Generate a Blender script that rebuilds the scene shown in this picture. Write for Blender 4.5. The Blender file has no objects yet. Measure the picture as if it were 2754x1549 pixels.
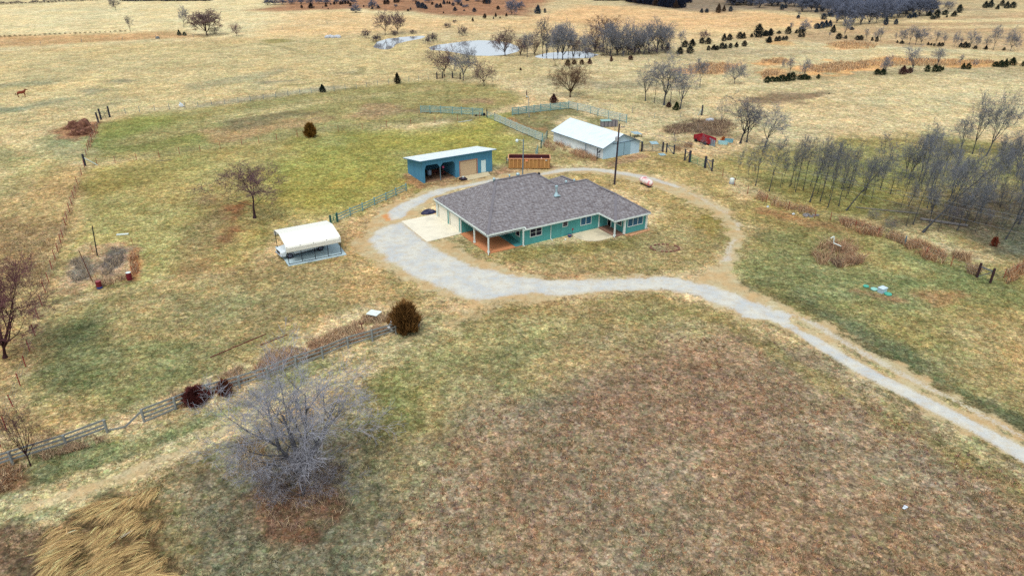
import bpy, bmesh, math, random
import numpy as np
from mathutils import Vector, Matrix

C = bpy.context.scene
COL = C.collection
R = math.radians
rad = math.radians

# ------------------------------------------------------------------ camera
CAM_H = 34.8
PITCH = 26.6735            # degrees below the horizon
FPX = 1900.0               # focal length in pixels of the 2754 px wide frame
cam_d = bpy.data.cameras.new('camera')
cam = bpy.data.objects.new('camera', cam_d)
COL.objects.link(cam)
cam.location = (0, 0, CAM_H)
cam.rotation_euler = (R(90 - PITCH), 0, 0)
cam_d.sensor_width = 36.0
cam_d.lens = 36.0 * FPX / 2754.0
cam_d.clip_start = 0.5
cam_d.clip_end = 6000
C.camera = cam

# ------------------------------------------------------------------ light: bright overcast day
SUN_EL, SUN_AZ = 62, 200
w = bpy.data.worlds.new('World'); C.world = w; w.use_nodes = True
wn = w.node_tree
sky = wn.nodes.new('ShaderNodeTexSky'); sky.sky_type = 'NISHITA'; sky.sun_disc = False
sky.sun_elevation = R(SUN_EL); sky.sun_rotation = R(SUN_AZ)
sky.dust_density = 9.0; sky.air_density = 1.2; sky.ozone_density = 1.5; sky.altitude = 200
bg = wn.nodes['Background']; bg.inputs[1].default_value = 0.15
# high thin cloud: the clear-sky gradient seen through an even pale cloud sheet
cl = wn.nodes.new('ShaderNodeMix'); cl.data_type = 'RGBA'; cl.inputs[0].default_value = .66
cl.inputs[7].default_value = (5.2, 5.65, 6.05, 1)
wn.links.new(sky.outputs[0], cl.inputs[6]); wn.links.new(cl.outputs[2], bg.inputs[0])
sun_d = bpy.data.lights.new('sun', 'SUN'); sun_d.energy = 1.6; sun_d.angle = R(14)
sun_d.color = (1.0, 0.98, 0.95)
sun = bpy.data.objects.new('sun', sun_d); COL.objects.link(sun)
sun.rotation_euler = (R(90 - SUN_EL), 0, R(180 - SUN_AZ))
sun.location = (0, 0, 120)
C.view_settings.view_transform = 'Standard'
C.view_settings.look = 'None'
C.view_settings.gamma = 1
C.view_settings.exposure = 0.17
C.cycles.use_denoising = False
C.cycles.max_bounces = 6; C.cycles.diffuse_bounces = 3

# ------------------------------------------------------------------ helpers
TH = R(PITCH); CT, ST = math.cos(TH), math.sin(TH)
def at(px, py, z=0.0):
    """ground point surveyed from the photograph (pixels of the 2754x1549 frame)"""
    u = (px - 1377) / FPX; v = -(py - 774.5) / FPX
    d = (u, CT + v * ST, -ST + v * CT)
    t = (z - CAM_H) / d[2]
    return (d[0] * t, d[1] * t, z)
def ppm(py):
    """pixels per metre across the view, and the vertical one, for things standing at row py"""
    s = (py + 180) * CT / CAM_H
    al = TH + math.atan((py - 774.5) / FPX)
    return s, s * math.cos(al)
def lin(c):
    return tuple(((x / 255) / 12.92 if x / 255 <= .04045 else ((x / 255 + .055) / 1.055) ** 2.4) for x in c)
ALB = 0.80
def alb(c, k=ALB):
    return tuple(min(.9, x * k) for x in lin(c))

def albg(c, k=ALB, ds=.16):
    """dead winter grass: the greyed version of a colour"""
    a = lin(c); l = .3 * a[0] + .55 * a[1] + .15 * a[2]
    return tuple(min(.85, (x * (1 - ds) + l * ds) * k) for x in a)

def tag(o, label=None, cat=None, group=None, kind=None):
    if label: o['label'] = label
    if cat: o['category'] = cat
    if group: o['group'] = group
    if kind: o['kind'] = kind
    return o
def empty(name, loc, rz=0, label=None, cat=None, group=None):
    o = bpy.data.objects.new(name, None); COL.objects.link(o)
    o.location = loc; o.rotation_euler = (0, 0, rz)
    o.empty_display_size = .3
    return tag(o, label, cat, group)
def dup(root, loc, rz=0, scale=(1, 1, 1), label=None, group=None, color=None):
    r = root.copy(); COL.objects.link(r); r.location = loc; r.rotation_euler = (0, 0, rz); r.scale = scale
    if label: r['label'] = label
    if group: r['group'] = group
    if color: r.color = color
    for ch in list(root.children):
        c = ch.copy(); COL.objects.link(c); c.parent = r
        if color: c.color = color
        for g in list(ch.children):
            d = g.copy(); COL.objects.link(d); d.parent = c
    return r

# ---- materials
def nt(m): return m.node_tree
MATS = {}
def mat(name, c, rough=.8, var=.15, scale=3.0, metal=0.0, spec=.3, streak=None, var2=.0, c2=None, k=ALB, th=.5):
    """plain surface with procedural wear: two noise octaves vary the tone, optional vertical streaks / stains"""
    if name in MATS: return MATS[name]
    m = bpy.data.materials.new(name); m.use_nodes = True; MATS[name] = m
    t = m.node_tree; b = t.nodes['Principled BSDF']
    b.inputs['Roughness'].default_value = rough; b.inputs['Metallic'].default_value = metal
    b.inputs['Specular IOR Level'].default_value = spec
    co = t.nodes.new('ShaderNodeTexCoord')
    mp = t.nodes.new('ShaderNodeMapping')
    if streak: mp.inputs['Scale'].default_value = streak
    t.links.new(co.outputs['Object'], mp.inputs[0])
    n = t.nodes.new('ShaderNodeTexNoise'); n.inputs['Scale'].default_value = scale; n.inputs['Detail'].default_value = 6
    n.inputs['Roughness'].default_value = .65
    t.links.new(mp.outputs[0], n.inputs['Vector'])
    r = t.nodes.new('ShaderNodeMapRange'); r.inputs[1].default_value = .3; r.inputs[2].default_value = .7
    r.inputs[3].default_value = 1 - var; r.inputs[4].default_value = 1 + var
    t.links.new(n.outputs[0], r.inputs[0])
    mx = t.nodes.new('ShaderNodeMix'); mx.data_type = 'RGBA'; mx.blend_type = 'MULTIPLY'; mx.inputs[0].default_value = 1
    base = alb(c, k) + (1,)
    mx.inputs[6].default_value = base
    if c2:
        n2 = t.nodes.new('ShaderNodeTexNoise'); n2.inputs['Scale'].default_value = scale * .6; n2.inputs['Detail'].default_value = 5
        t.links.new(mp.outputs[0], n2.inputs['Vector'])
        r2 = t.nodes.new('ShaderNodeMapRange'); r2.inputs[1].default_value = th; r2.inputs[2].default_value = th + .16
        r2.inputs[4].default_value = var2
        t.links.new(n2.outputs[0], r2.inputs[0])
        m2 = t.nodes.new('ShaderNodeMix'); m2.data_type = 'RGBA'
        m2.inputs[6].default_value = base; m2.inputs[7].default_value = alb(c2, k) + (1,)
        t.links.new(r2.outputs[0], m2.inputs[0]); t.links.new(m2.outputs[2], mx.inputs[6])
    cc = t.nodes.new('ShaderNodeCombineColor')
    for i in range(3): t.links.new(r.outputs[0], cc.inputs[i])
    t.links.new(cc.outputs[0], mx.inputs[7])
    t.links.new(mx.outputs[2], b.inputs['Base Color'])
    bp = t.nodes.new('ShaderNodeBump'); bp.inputs['Strength'].default_value = .15; bp.inputs['Distance'].default_value = .02
    t.links.new(n.outputs[0], bp.inputs['Height']); t.links.new(bp.outputs[0], b.inputs['Normal'])
    return m
def attr_mat(name, rough=.9):
    """surface whose own colour is stored per blade / per vertex"""
    if name in MATS: return MATS[name]
    m = bpy.data.materials.new(name); m.use_nodes = True; MATS[name] = m
    t = m.node_tree; b = t.nodes['Principled BSDF']; b.inputs['Roughness'].default_value = rough
    b.inputs['Specular IOR Level'].default_value = .1
    a = t.nodes.new('ShaderNodeAttribute'); a.attribute_name = 'col'
    t.links.new(a.outputs['Color'], b.inputs['Base Color'])
    return m
def objcol_mat(name, mul=1.0, rough=.9, var=.25, scale=3):
    """plant surface tinted by the plant's own colour"""
    if name in MATS: return MATS[name]
    m = bpy.data.materials.new(name); m.use_nodes = True; MATS[name] = m
    t = m.node_tree; b = t.nodes['Principled BSDF']; b.inputs['Roughness'].default_value = rough
    b.inputs['Specular IOR Level'].default_value = .08
    oi = t.nodes.new('ShaderNodeObjectInfo')
    co = t.nodes.new('ShaderNodeTexCoord')
    n = t.nodes.new('ShaderNodeTexNoise'); n.inputs['Scale'].default_value = scale; n.inputs['Detail'].default_value = 4
    t.links.new(co.outputs['Object'], n.inputs['Vector'])
    r = t.nodes.new('ShaderNodeMapRange'); r.inputs[1].default_value = .3; r.inputs[2].default_value = .7
    r.inputs[3].default_value = mul * (1 - var); r.inputs[4].default_value = mul * (1 + var)
    t.links.new(n.outputs[0], r.inputs[0])
    mx = t.nodes.new('ShaderNodeVectorMath'); mx.operation = 'SCALE'
    t.links.new(oi.outputs['Color'], mx.inputs[0]); t.links.new(r.outputs[0], mx.inputs['Scale'])
    t.links.new(mx.outputs[0], b.inputs['Base Color'])
    return m

# ---- mesh building
class MB:
    def __init__(s): s.v = []; s.f = []; s.mi = []; s.cur = 0
    def add(s, vs, fs):
        o = len(s.v); s.v += [tuple(v) for v in vs]
        for f in fs: s.f.append([i + o for i in f]); s.mi.append(s.cur)
        return s
    def box(s, x0, x1, y0, y1, z0, z1):
        vs = [(x, y, z) for z in (z0, z1) for y in (y0, y1) for x in (x0, x1)]
        return s.add(vs, [(0, 2, 3, 1), (4, 5, 7, 6), (0, 1, 5, 4), (2, 6, 7, 3), (0, 4, 6, 2), (1, 3, 7, 5)])
    def bar(s, p, q, w, h=None, up=(0, 0, 1)):
        """rectangular bar from p to q, w across, h in the up direction"""
        h = h or w
        p = Vector(p); q = Vector(q); d = (q - p).normalized(); u = Vector(up)
        x = d.cross(u)
        if x.length < 1e-4: x = d.cross(Vector((1, 0, 0)))
        x.normalize(); u = x.cross(d).normalized()
        vs = []
        for c in (p, q):
            for a, b in ((-1, -1), (1, -1), (1, 1), (-1, 1)): vs.append(c + x * (a * w / 2) + u * (b * h / 2))
        return s.add(vs, [(0, 3, 2, 1), (4, 5, 6, 7), (0, 1, 5, 4), (1, 2, 6, 5), (2, 3, 7, 6), (3, 0, 4, 7)])
    def tube(s, pts, rs, n=8, cap=True):
        pts = [Vector(p) for p in pts]
        if not isinstance(rs, (list, tuple)): rs = [rs] * len(pts)
        vs = []; fs = []
        ref = None
        for i, p in enumerate(pts):
            d = (pts[min(i + 1, len(pts) - 1)] - pts[max(i - 1, 0)]).normalized()
            if ref is None:
                ref = d.cross(Vector((0, 0, 1)))
                if ref.length < .05: ref = Vector((1, 0, 0))
            x = (ref - d * ref.dot(d)).normalized(); ref = x; y = d.cross(x)
            for k in range(n):
                a = 2 * math.pi * k / n
                vs.append(p + x * (math.cos(a) * rs[i]) + y * (math.sin(a) * rs[i]))
        for i in range(len(pts) - 1):
            for k in range(n):
                fs.append((i * n + k, i * n + (k + 1) % n, (i + 1) * n + (k + 1) % n, (i + 1) * n + k))
        if cap:
            fs.append(tuple(range(n - 1, -1, -1))); fs.append(tuple((len(pts) - 1) * n + k for k in range(n)))
        return s.add(vs, fs)
    def prism(s, poly, z0, z1):
        n = len(poly)
        vs = [(p[0], p[1], z0) for p in poly] + [(p[0], p[1], z1) for p in poly]
        fs = [tuple(range(n - 1, -1, -1)), tuple(range(n, 2 * n))] + [(i, (i + 1) % n, n + (i + 1) % n, n + i) for i in range(n)]
        return s.add(vs, fs)
    def slabpoly(s, pts, thick):
        """a roof plane: polygon with thickness downwards"""
        n = len(pts)
        vs = [tuple(p) for p in pts] + [(p[0], p[1], p[2] - thick) for p in pts]
        fs = [tuple(range(n)), tuple(range(2 * n - 1, n - 1, -1))] + [(i, n + i, n + (i + 1) % n, (i + 1) % n) for i in range(n)]
        return s.add(vs, fs)
    def lathe(s, prof, n=16, c=(0, 0)):
        vs = []; fs = []
        for r, z in prof:
            for k in range(n):
                a = 2 * math.pi * k / n; vs.append((c[0] + r * math.cos(a), c[1] + r * math.sin(a), z))
        for i in range(len(prof) - 1):
            for k in range(n): fs.append((i * n + k, i * n + (k + 1) % n, (i + 1) * n + (k + 1) % n, (i + 1) * n + k))
        fs.append(tuple(range(n - 1, -1, -1))); fs.append(tuple((len(prof) - 1) * n + k for k in range(n)))
        return s.add(vs, fs)
    def xform(s, M):
        s.v = [tuple(M @ Vector(v)) for v in s.v]; return s
    def build(s, name, m, parent=None, bevel=0, smooth=False):
        me = bpy.data.meshes.new(name); me.from_pydata(s.v, [], s.f)
        ms = m if isinstance(m, (list, tuple)) else [m]
        for q in ms: me.materials.append(q)
        if len(ms) > 1: me.polygons.foreach_set('material_index', s.mi)
        bm = bmesh.new(); bm.from_mesh(me); bmesh.ops.recalc_face_normals(bm, faces=bm.faces)
        bm.to_mesh(me); bm.free()
        if smooth: me.polygons.foreach_set('use_smooth', [True] * len(me.polygons))
        o = bpy.data.objects.new(name, me); COL.objects.link(o)
        if parent: o.parent = parent
        if bevel:
            b = o.modifiers.new('bevel', 'BEVEL'); b.width = bevel; b.segments = 2; b.limit_method = 'ANGLE'; b.angle_limit = R(40)
        return o

def np_mesh(name, V, F, mats, mi=None, col=None, smooth=False):
    """mesh from numpy arrays (F: equal-size faces)"""
    me = bpy.data.meshes.new(name)
    n, k = F.shape
    me.vertices.add(len(V)); me.vertices.foreach_set('co', V.astype(np.float32).ravel())
    me.loops.add(n * k); me.loops.foreach_set('vertex_index', F.astype(np.int32).ravel())
    me.polygons.add(n); me.polygons.foreach_set('loop_start', np.arange(0, n * k, k, dtype=np.int32))
    for m in (mats if isinstance(mats, (list, tuple)) else [mats]): me.materials.append(m)
    if mi is not None: me.polygons.foreach_set('material_index', mi.astype(np.int32))
    if smooth: me.polygons.foreach_set('use_smooth', np.ones(n, dtype=bool))
    if col is not None:
        a = me.attributes.new('col', 'FLOAT_COLOR', 'POINT')
        a.data.foreach_set('color', np.concatenate([col, np.ones((len(col), 1))], 1).astype(np.float32).ravel())
    me.update(calc_edges=True)
    return me
def link(name, me, parent=None, loc=None):
    o = bpy.data.objects.new(name, me); COL.objects.link(o)
    if parent: o.parent = parent
    if loc: o.location = loc
    return o

# ---- numpy noise
def vnoise(x, y, scale, seed):
    g = np.random.RandomState(seed).rand(256, 256)
    u = x * scale + seed * 7.31; v = y * scale + seed * 3.17
    i = np.floor(u).astype(int); j = np.floor(v).astype(int)
    fu = u - i; fv = v - j
    fu = fu * fu * (3 - 2 * fu); fv = fv * fv * (3 - 2 * fv)
    i0, i1, j0, j1 = i & 255, (i + 1) & 255, j & 255, (j + 1) & 255
    return (g[i0, j0] * (1 - fu) + g[i1, j0] * fu) * (1 - fv) + (g[i0, j1] * (1 - fu) + g[i1, j1] * fu) * fv
def fbm(x, y, scale, seed, oct=4, gain=.55):
    s = 0; a = 1; t = 0
    for k in range(oct):
        s = s + a * vnoise(x, y, scale * 2 ** k, seed + 13 * k); t += a; a *= gain
    return s / t
def polysd(x, y, poly):
    """signed distance to polygon, positive inside"""
    P = np.array(poly, float); Q = np.roll(P, -1, 0)
    d = np.full(x.shape, 1e9); ins = np.zeros(x.shape, bool)
    for (ax, ay), (bx, by) in zip(P, Q):
        ex, ey = bx - ax, by - ay
        t = np.clip(((x - ax) * ex + (y - ay) * ey) / (ex * ex + ey * ey + 1e-12), 0, 1)
        d = np.minimum(d, np.hypot(x - ax - t * ex, y - ay - t * ey))
        c = (ay > y) != (by > y)
        xi = ax + (y - ay) * ex / (ey if abs(ey) > 1e-12 else 1e-12)
        ins ^= c & (x < xi)
    return np.where(ins, d, -d)
def linesd(x, y, pts):
    d = np.full(x.shape, 1e9)
    for (ax, ay), (bx, by) in zip(pts[:-1], pts[1:]):
        ex, ey = bx - ax, by - ay
        t = np.clip(((x - ax) * ex + (y - ay) * ey) / (ex * ex + ey * ey + 1e-12), 0, 1)
        d = np.minimum(d, np.hypot(x - ax - t * ex, y - ay - t * ey))
    return d
def sstep(a, b, v):
    t = np.clip((v - a) / (b - a), 0, 1); return t * t * (3 - 2 * t)
def W(pts): return [at(*p)[:2] for p in pts]
# ================================================================== GROUND
# fields, lawns and worn areas: outline (surveyed), colour, soft edge in m, raggedness in m, strength, noise scale
STRAW = (207, 184, 136)
ZONES = [
 # ---- far fields
 ([(-900, 135), (-900, -60), (1100, -60), (1100, 70), (690, 110), (300, 140)], (226, 206, 154), 18, 10, 1, .02),
 ([(-300, 100), (0, 97), (300, 90), (470, 86), (520, 100), (420, 106), (160, 122), (0, 132), (-300, 150)], (206, 160, 104), 6, 5, .9, .04),
 ([(-300, 150), (0, 136), (160, 128), (430, 114), (640, 104), (700, 112), (400, 135), (0, 160)], (212, 176, 128), 6, 8, .8, .04),
 ([(700, 120), (760, 40), (900, 28), (1130, 48), (1290, 60), (1420, 46), (1560, 12), (1700, 20), (1870, 32), (2054, 30), (2245, 55), (2230, 78), (1990, 96), (1800, 110), (1500, 95), (1350, 80), (1000, 90)], (226, 190, 134), 10, 8, 1, .03),
 ([(1440, 50), (1560, 14), (1700, 22), (1870, 34), (2054, 32), (2245, 58), (2200, 72), (1950, 80), (1600, 70)], (232, 184, 126), 8, 8, .8, .03),
 ([(1990, 96), (2240, 78), (2500, 50), (2900, 20), (3500, 30), (3500, 120), (2760, 138), (2300, 120), (2050, 112)], (196, 160, 116), 10, 6, .8, .04),
 ([(2350, 62), (2900, 44), (3300, 50), (2900, 58)], (226, 204, 150), 5, 4, .9, .05),
 ([(2380, 74), (2900, 64), (3300, 70), (2900, 78)], (222, 198, 146), 4, 4, .9, .05),
 ([(2000, 112), (2300, 122), (2760, 142), (3300, 150), (3300, 162), (2760, 152), (2300, 130)], (205, 200, 158), 3, 3, .8, .05),
 ([(680, 28), (760, 0), (900, -30), (1500, -40), (1450, 12), (1420, 44), (1150, 38), (950, 26), (880, 30)], (170, 118, 84), 8, 12, .95, .03),
 ([(1700, 14), (1900, -40), (2800, -60), (2800, 18), (2450, 44), (2250, 44), (2050, 28), (1850, 30)], (142, 122, 104), 10, 14, .9, .03),
 ([(2290, -10), (3300, -60), (3300, 30), (2600, 26), (2420, 40)], (205, 180, 130), 10, 12, .8, .03),
 # ---- big right hand field with orange broom grass
 ([(1500, 150), (2050, 112), (2760, 150), (3600, 170), (3800, 700), (2900, 520), (2500, 420), (2200, 330), (1900, 300), (1650, 260), (1480, 200)], (210, 188, 138), 14, 8, 1, .04),
 ([(1940, 196), (2100, 186), (2400, 172), (2760, 176), (3300, 190), (3300, 204), (2700, 200), (2300, 210), (2100, 222)], (176, 160, 120), 6, 6, .8, .05),
 ([(1590, 150), (1900, 130), (2060, 128), (2200, 140), (2000, 150), (1700, 164)], (184, 164, 126), 6, 6, .7, .05),
 ([(1850, 182), (1880, 173), (1950, 170), (1965, 180), (1950, 198), (1900, 203), (1855, 196)], (214, 162, 108), 2, 8, .95, .10),
 ([(2046, 164), (2100, 158), (2118, 165), (2100, 172), (2050, 172)], (224, 170, 106), 2, 6, .95, .10),
 ([(2046, 200), (2075, 188), (2098, 192), (2090, 206), (2050, 212)], (224, 170, 106), 2, 6, .95, .10),
 ([(2170, 180), (2260, 168), (2330, 172), (2340, 184), (2250, 196), (2190, 196)], (226, 172, 106), 2, 10, 1, .10),
 ([(2300, 168), (2400, 156), (2520, 162), (2660, 164), (2690, 172), (2560, 178), (2400, 180), (2330, 178)], (226, 172, 106), 2, 10, 1, .10),
 ([(2220, 120), (2280, 112), (2360, 120), (2350, 132), (2260, 133)], (224, 172, 110), 2, 8, .9, .10),
 ([(2060, 114), (2110, 110), (2130, 116), (2080, 122)], (222, 170, 104), 2, 6, .8, .10),
 ([(2000, 258), (2140, 252), (2232, 250), (2200, 268), (2080, 284), (1985, 280)], (140, 118, 92), 2, 5, .9, .10),
 ([(1480, 215), (1700, 225), (1880, 235), (1820, 242), (1560, 232)], (158, 144, 112), 3, 6, .7, .08),
 ([(1500, 240), (1700, 240), (1860, 262), (1700, 300), (1560, 270)], (176, 162, 110), 5, 6, .7, .06),
 # ---- left pasture
 ([(-900, 130), (0, 135), (400, 112), (1100, 95), (1480, 175), (1480, 215), (1150, 216), (700, 270), (270, 320), (120, 430), (-60, 700), (-900, 800)], (203, 182, 128), 12, 8, 1, .03),
 ([(-200, 232), (60, 222), (150, 214), (160, 222), (60, 234), (-200, 246)], (150, 148, 112), 3, 5, .95, .06),
 ([(190, 245), (260, 234), (300, 240), (240, 254)], (156, 150, 116), 3, 5, .9, .06),
 ([(295, 218), (350, 212), (352, 220), (300, 224)], (150, 144, 116), 2, 4, .8, .06),
 ([(-200, 290), (40, 285), (160, 262), (210, 262), (180, 284), (60, 300), (-200, 318)], (142, 146, 116), 4, 6, .95, .06),
 ([(500, 228), (640, 206), (760, 186), (780, 192), (640, 222), (520, 240)], (160, 154, 120), 3, 5, .7, .06),
 ([(690, 222), (800, 211), (818, 216), (720, 226)], (158, 148, 118), 2, 4, .9, .06),
 ([(895, 198), (960, 190), (968, 200), (905, 203)], (166, 158, 122), 2, 4, .8, .06),
 ([(700, 272), (940, 240), (900, 234), (700, 258), (560, 280), (540, 290)], (162, 158, 132), 2, 4, .8, .06),
 ([(700, 108), (760, 104), (790, 112), (730, 116)], (150, 138, 70), 2, 4, .8, .06),
 # ---- middle paddock between the two wire fences
 ([(262, 330), (700, 273), (1150, 215), (1340, 225), (1420, 262), (1320, 300), (1120, 335), (840, 358), (480, 412), (240, 445)], (160, 150, 92), 3, 4, 1, .06),
 ([(290, 335), (520, 300), (560, 318), (420, 352), (270, 378)], (138, 142, 66), 4, 8, .9, .08),
 ([(260, 390), (430, 365), (560, 350), (640, 352), (480, 395), (250, 430)], (132, 138, 70), 4, 8, .9, .08),
 ([(560, 350), (760, 318), (980, 300), (1000, 318), (800, 345), (700, 366), (560, 392)], (176, 142, 96), 3, 8, .85, .10),
 ([(600, 330), (760, 305), (880, 300), (760, 318), (620, 344)], (130, 116, 82), 2, 6, .8, .10),
 ([(560, 312), (900, 262), (1180, 232), (1180, 238), (900, 272), (560, 322)], (178, 162, 108), 2, 5, .8, .08),
 ([(1230, 268), (1330, 266), (1340, 282), (1240, 280)], (170, 136, 104), 2, 5, .8, .12),
 ([(1000, 286), (1080, 282), (1160, 300), (1080, 308), (980, 306)], (154, 128, 94), 2, 5, .8, .12),
 ([(1130, 312), (1320, 316), (1330, 326), (1150, 330), (1080, 332)], (132, 124, 80), 2, 4, .8, .10),
 # ---- corral
 ([(1320, 325), (1378, 306), (1530, 290), (1690, 335), (1600, 345), (1530, 316), (1480, 350), (1440, 372)], (142, 132, 84), 2, 5, .95, .10),
 ([(1330, 322), (1360, 310), (1400, 330), (1470, 346), (1478, 360), (1430, 352)], (184, 134, 90), 1, 4, .9, .12),
 ([(1300, 316), (1380, 300), (1382, 312), (1330, 322)], (140, 146, 70), 1, 3, .8, .12),
 # ---- lawn behind and left of the shed
 ([(230, 455), (480, 415), (840, 362), (1120, 336), (1320, 322), (1440, 372), (1450, 400), (1330, 440), (1120, 480), (1095, 515), (900, 600), (740, 620), (640, 720), (400, 760), (110, 820), (180, 600)], (168, 156, 92), 3, 4, 1, .08),
 ([(800, 395), (1120, 342), (1310, 330), (1410, 376), (1330, 420), (1100, 420), (1080, 480), (1000, 530), (880, 595), (760, 600), (700, 560), (730, 480)], (156, 148, 62), 6, 10, .95, .08),
 ([(1010, 372), (1150, 346), (1300, 334), (1390, 372), (1290, 394), (1100, 400)], (172, 160, 62), 5, 7, .75, .10),
 ([(260, 455), (430, 428), (560, 420), (520, 470), (300, 520), (215, 560)], (150, 142, 72), 4, 7, .7, .10),
 ([(700, 590), (740, 600), (740, 640), (700, 660), (680, 620)], (126, 120, 60), 1.5, 2, .7, .3),
 ([(617, 560), (655, 545), (650, 590), (630, 640), (610, 680), (590, 700), (600, 640)], (140, 82, 48), 1, 2.2, .8, .45),
 ([(560, 520), (640, 560), (620, 640), (560, 700), (500, 720), (520, 620)], (140, 112, 80), 3, 4, .55, .3),
 ([(520, 720), (640, 700), (700, 760), (640, 860), (500, 900), (420, 860)], (154, 124, 86), 5, 5, .6, .2),
 # ---- rough grass outside the left fence
 ([(-900, 800), (-60, 560), (0, 470), (120, 430), (225, 455), (185, 590), (140, 740), (90, 920), (10, 1190), (-300, 1400)], (186, 160, 104), 2, 4, 1, .12),
 ([(-300, 430), (60, 400), (160, 360), (230, 350), (232, 420), (120, 440), (0, 480)], (152, 152, 102), 4, 6, .8, .10),
 ([(-300, 500), (10, 460), (140, 420), (150, 430), (10, 520), (-300, 600)], (184, 178, 120), 3, 4, .5, .10),
 ([(-100, 600), (80, 590), (170, 620), (120, 760), (0, 760)], (150, 126, 86), 2, 5, .75, .25),
 ([(155, 350), (180, 335), (262, 330), (255, 352), (210, 375), (150, 372)], (168, 118, 84), 1, 3, .9, .2),
 # ---- garden plot
 ([(140, 780), (180, 700), (230, 660), (330, 655), (372, 670), (362, 748), (270, 770), (200, 800)], (178, 150, 112), 1, 1.5, 1, .4),
 ([(192, 700), (230, 690), (245, 710), (240, 745), (200, 762), (180, 740)], (138, 130, 118), .7, 1.4, .9, .5),
 ([(285, 690), (300, 668), (335, 664), (338, 690), (310, 742), (270, 748), (274, 720)], (116, 110, 106), .7, 1.2, .9, .5),
 ([(350, 690), (366, 668), (378, 690), (370, 752), (355, 752)], (182, 118, 66), .5, .8, .85, .6),
 ([(140, 806), (200, 792), (262, 780), (350, 755), (352, 762), (250, 792), (140, 822)], (98, 92, 66), .4, .6, .7, .6),  # shade on the near side of the weeds, put into the ground colour
 # ---- lower left lawn
 ([(110, 820), (400, 760), (640, 720), (960, 600), (1050, 720), (1180, 790), (1120, 830), (1000, 830), (900, 880), (560, 1010), (440, 1090), (120, 1180), (20, 1200)], (170, 150, 98), 2, 4, 1, .1),
 ([(120, 900), (260, 830), (330, 920), (300, 1010), (180, 1060), (70, 1080)], (106, 120, 78), 3, 3, .85, .2),
 ([(340, 1000), (460, 930), (620, 940), (560, 1000), (420, 1070), (300, 1090)], (124, 136, 86), 3, 4, .7, .2),
 ([(900, 680), (980, 640), (1040, 720), (1150, 790), (1180, 880), (1090, 860), (1020, 800)], (190, 160, 104), 3, 4, .7, .2),
 ([(1000, 560), (1090, 510), (1140, 505), (1060, 560), (980, 620), (930, 640), (940, 600)], (190, 156, 104), 2, 3, .8, .2),
 # ---- strip between the plank fence and the field: grass with a faint two-wheel track
 ([(-200, 1330), (35, 1250), (420, 1130), (1100, 885), (1200, 840), (1320, 800), (1300, 900), (960, 1000), (620, 1150), (380, 1290), (100, 1400), (-200, 1500)], (136, 138, 92), 2, 3, 1, .15),
 ([(-200, 1400), (40, 1340), (340, 1250), (640, 1120), (900, 1000), (1090, 900), (1230, 850), (1290, 850), (1120, 930), (960, 1000), (700, 1120), (420, 1265), (150, 1350), (-200, 1450)], (198, 180, 128), 1.2, 1.4, .95, .3),
 ([(40, 1362), (110, 1330), (150, 1345), (80, 1380)], (204, 172, 132), .5, .8, .9, .6),
 ([(330, 1280), (440, 1230), (480, 1228), (390, 1278)], (196, 180, 150), .4, .8, .75, .6),
 ([(1150, 800), (1300, 800), (1330, 830), (1240, 900), (1180, 880)], (196, 166, 116), 1.5, 2.5, .8, .3),
 # ---- front field
 ([(1330, 815), (1550, 800), (1760, 790), (1930, 830), (2080, 900), (2300, 1030), (2600, 1200), (3000, 1400), (3000, 1800), (-300, 1900), (-300, 1500), (100, 1400), (380, 1290), (620, 1150), (960, 1000), (1200, 890)], (166, 146, 98), 2, 3, 1, .12),
 ([(1000, 1000), (1250, 860), (1500, 830), (1800, 810), (1960, 880), (1800, 920), (1500, 940), (1240, 1040), (1040, 1150), (940, 1120)], (152, 146, 94), 4, 6, .8, .15),
 ([(1500, 1000), (1760, 900), (2080, 920), (2400, 1110), (2754, 1300), (2900, 1700), (1000, 1800), (1060, 1380), (1250, 1130)], (154, 134, 108), 4, 5, .95, .12),
 ([(1560, 1040), (1800, 960), (2000, 1000), (2150, 1150), (1900, 1180), (1650, 1150)], (158, 122, 96), 3, 4, .6, .2),
 ([(2060, 1210), (2400, 1280), (2750, 1420), (2700, 1600), (2100, 1600), (1900, 1400)], (152, 128, 98), 3, 5, .6, .2),
 ([(540, 1260), (640, 1180), (900, 1080), (1000, 1180), (1060, 1300), (1000, 1600), (380, 1600), (470, 1450), (440, 1330)], (122, 114, 90), 3, 4, .9, .2),
 ([(980, 1010), (1100, 980), (1160, 1060), (1080, 1180), (1000, 1200), (960, 1100)], (116, 120, 66), 2, 3, .7, .3),
 ([(660, 1330), (740, 1300), (900, 1320), (940, 1380), (860, 1430), (740, 1420)], (134, 92, 68), 1, 2, .8, .4),
 ([(60, 1549), (136, 1413), (198, 1372), (331, 1326), (434, 1310), (430, 1363), (455, 1446), (496, 1529), (505, 1700), (0, 1700)], (104, 82, 52), .8, 1, .95, .4),
 ([(-200, 1440), (60, 1400), (140, 1410), (60, 1560), (-200, 1700)], (118, 96, 76), 1, 2, .9, .4),
 ([(-200, 1260), (20, 1240), (80, 1262), (60, 1310), (-200, 1340)], (150, 110, 74), 1, 1.5, .9, .4),
 ([(1570, 815), (1760, 790), (1960, 850), (2180, 985), (2420, 1120), (2700, 1275), (2900, 1400), (2900, 1440), (2380, 1135), (2140, 1005), (1940, 885), (1750, 815)], (152, 138, 82), 1, 1.5, .7, .4),
 # ---- island inside the loop
 ([(1160, 650), (1240, 640), (1420, 670), (1560, 660), (1780, 600), (1760, 470), (1560, 462), (1460, 470), (1600, 480), (1740, 500), (1880, 545), (1960, 610), (1930, 690), (1880, 740), (1700, 735), (1460, 740), (1290, 705)], (172, 152, 98), 1.5, 2, 1, .15),
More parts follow.
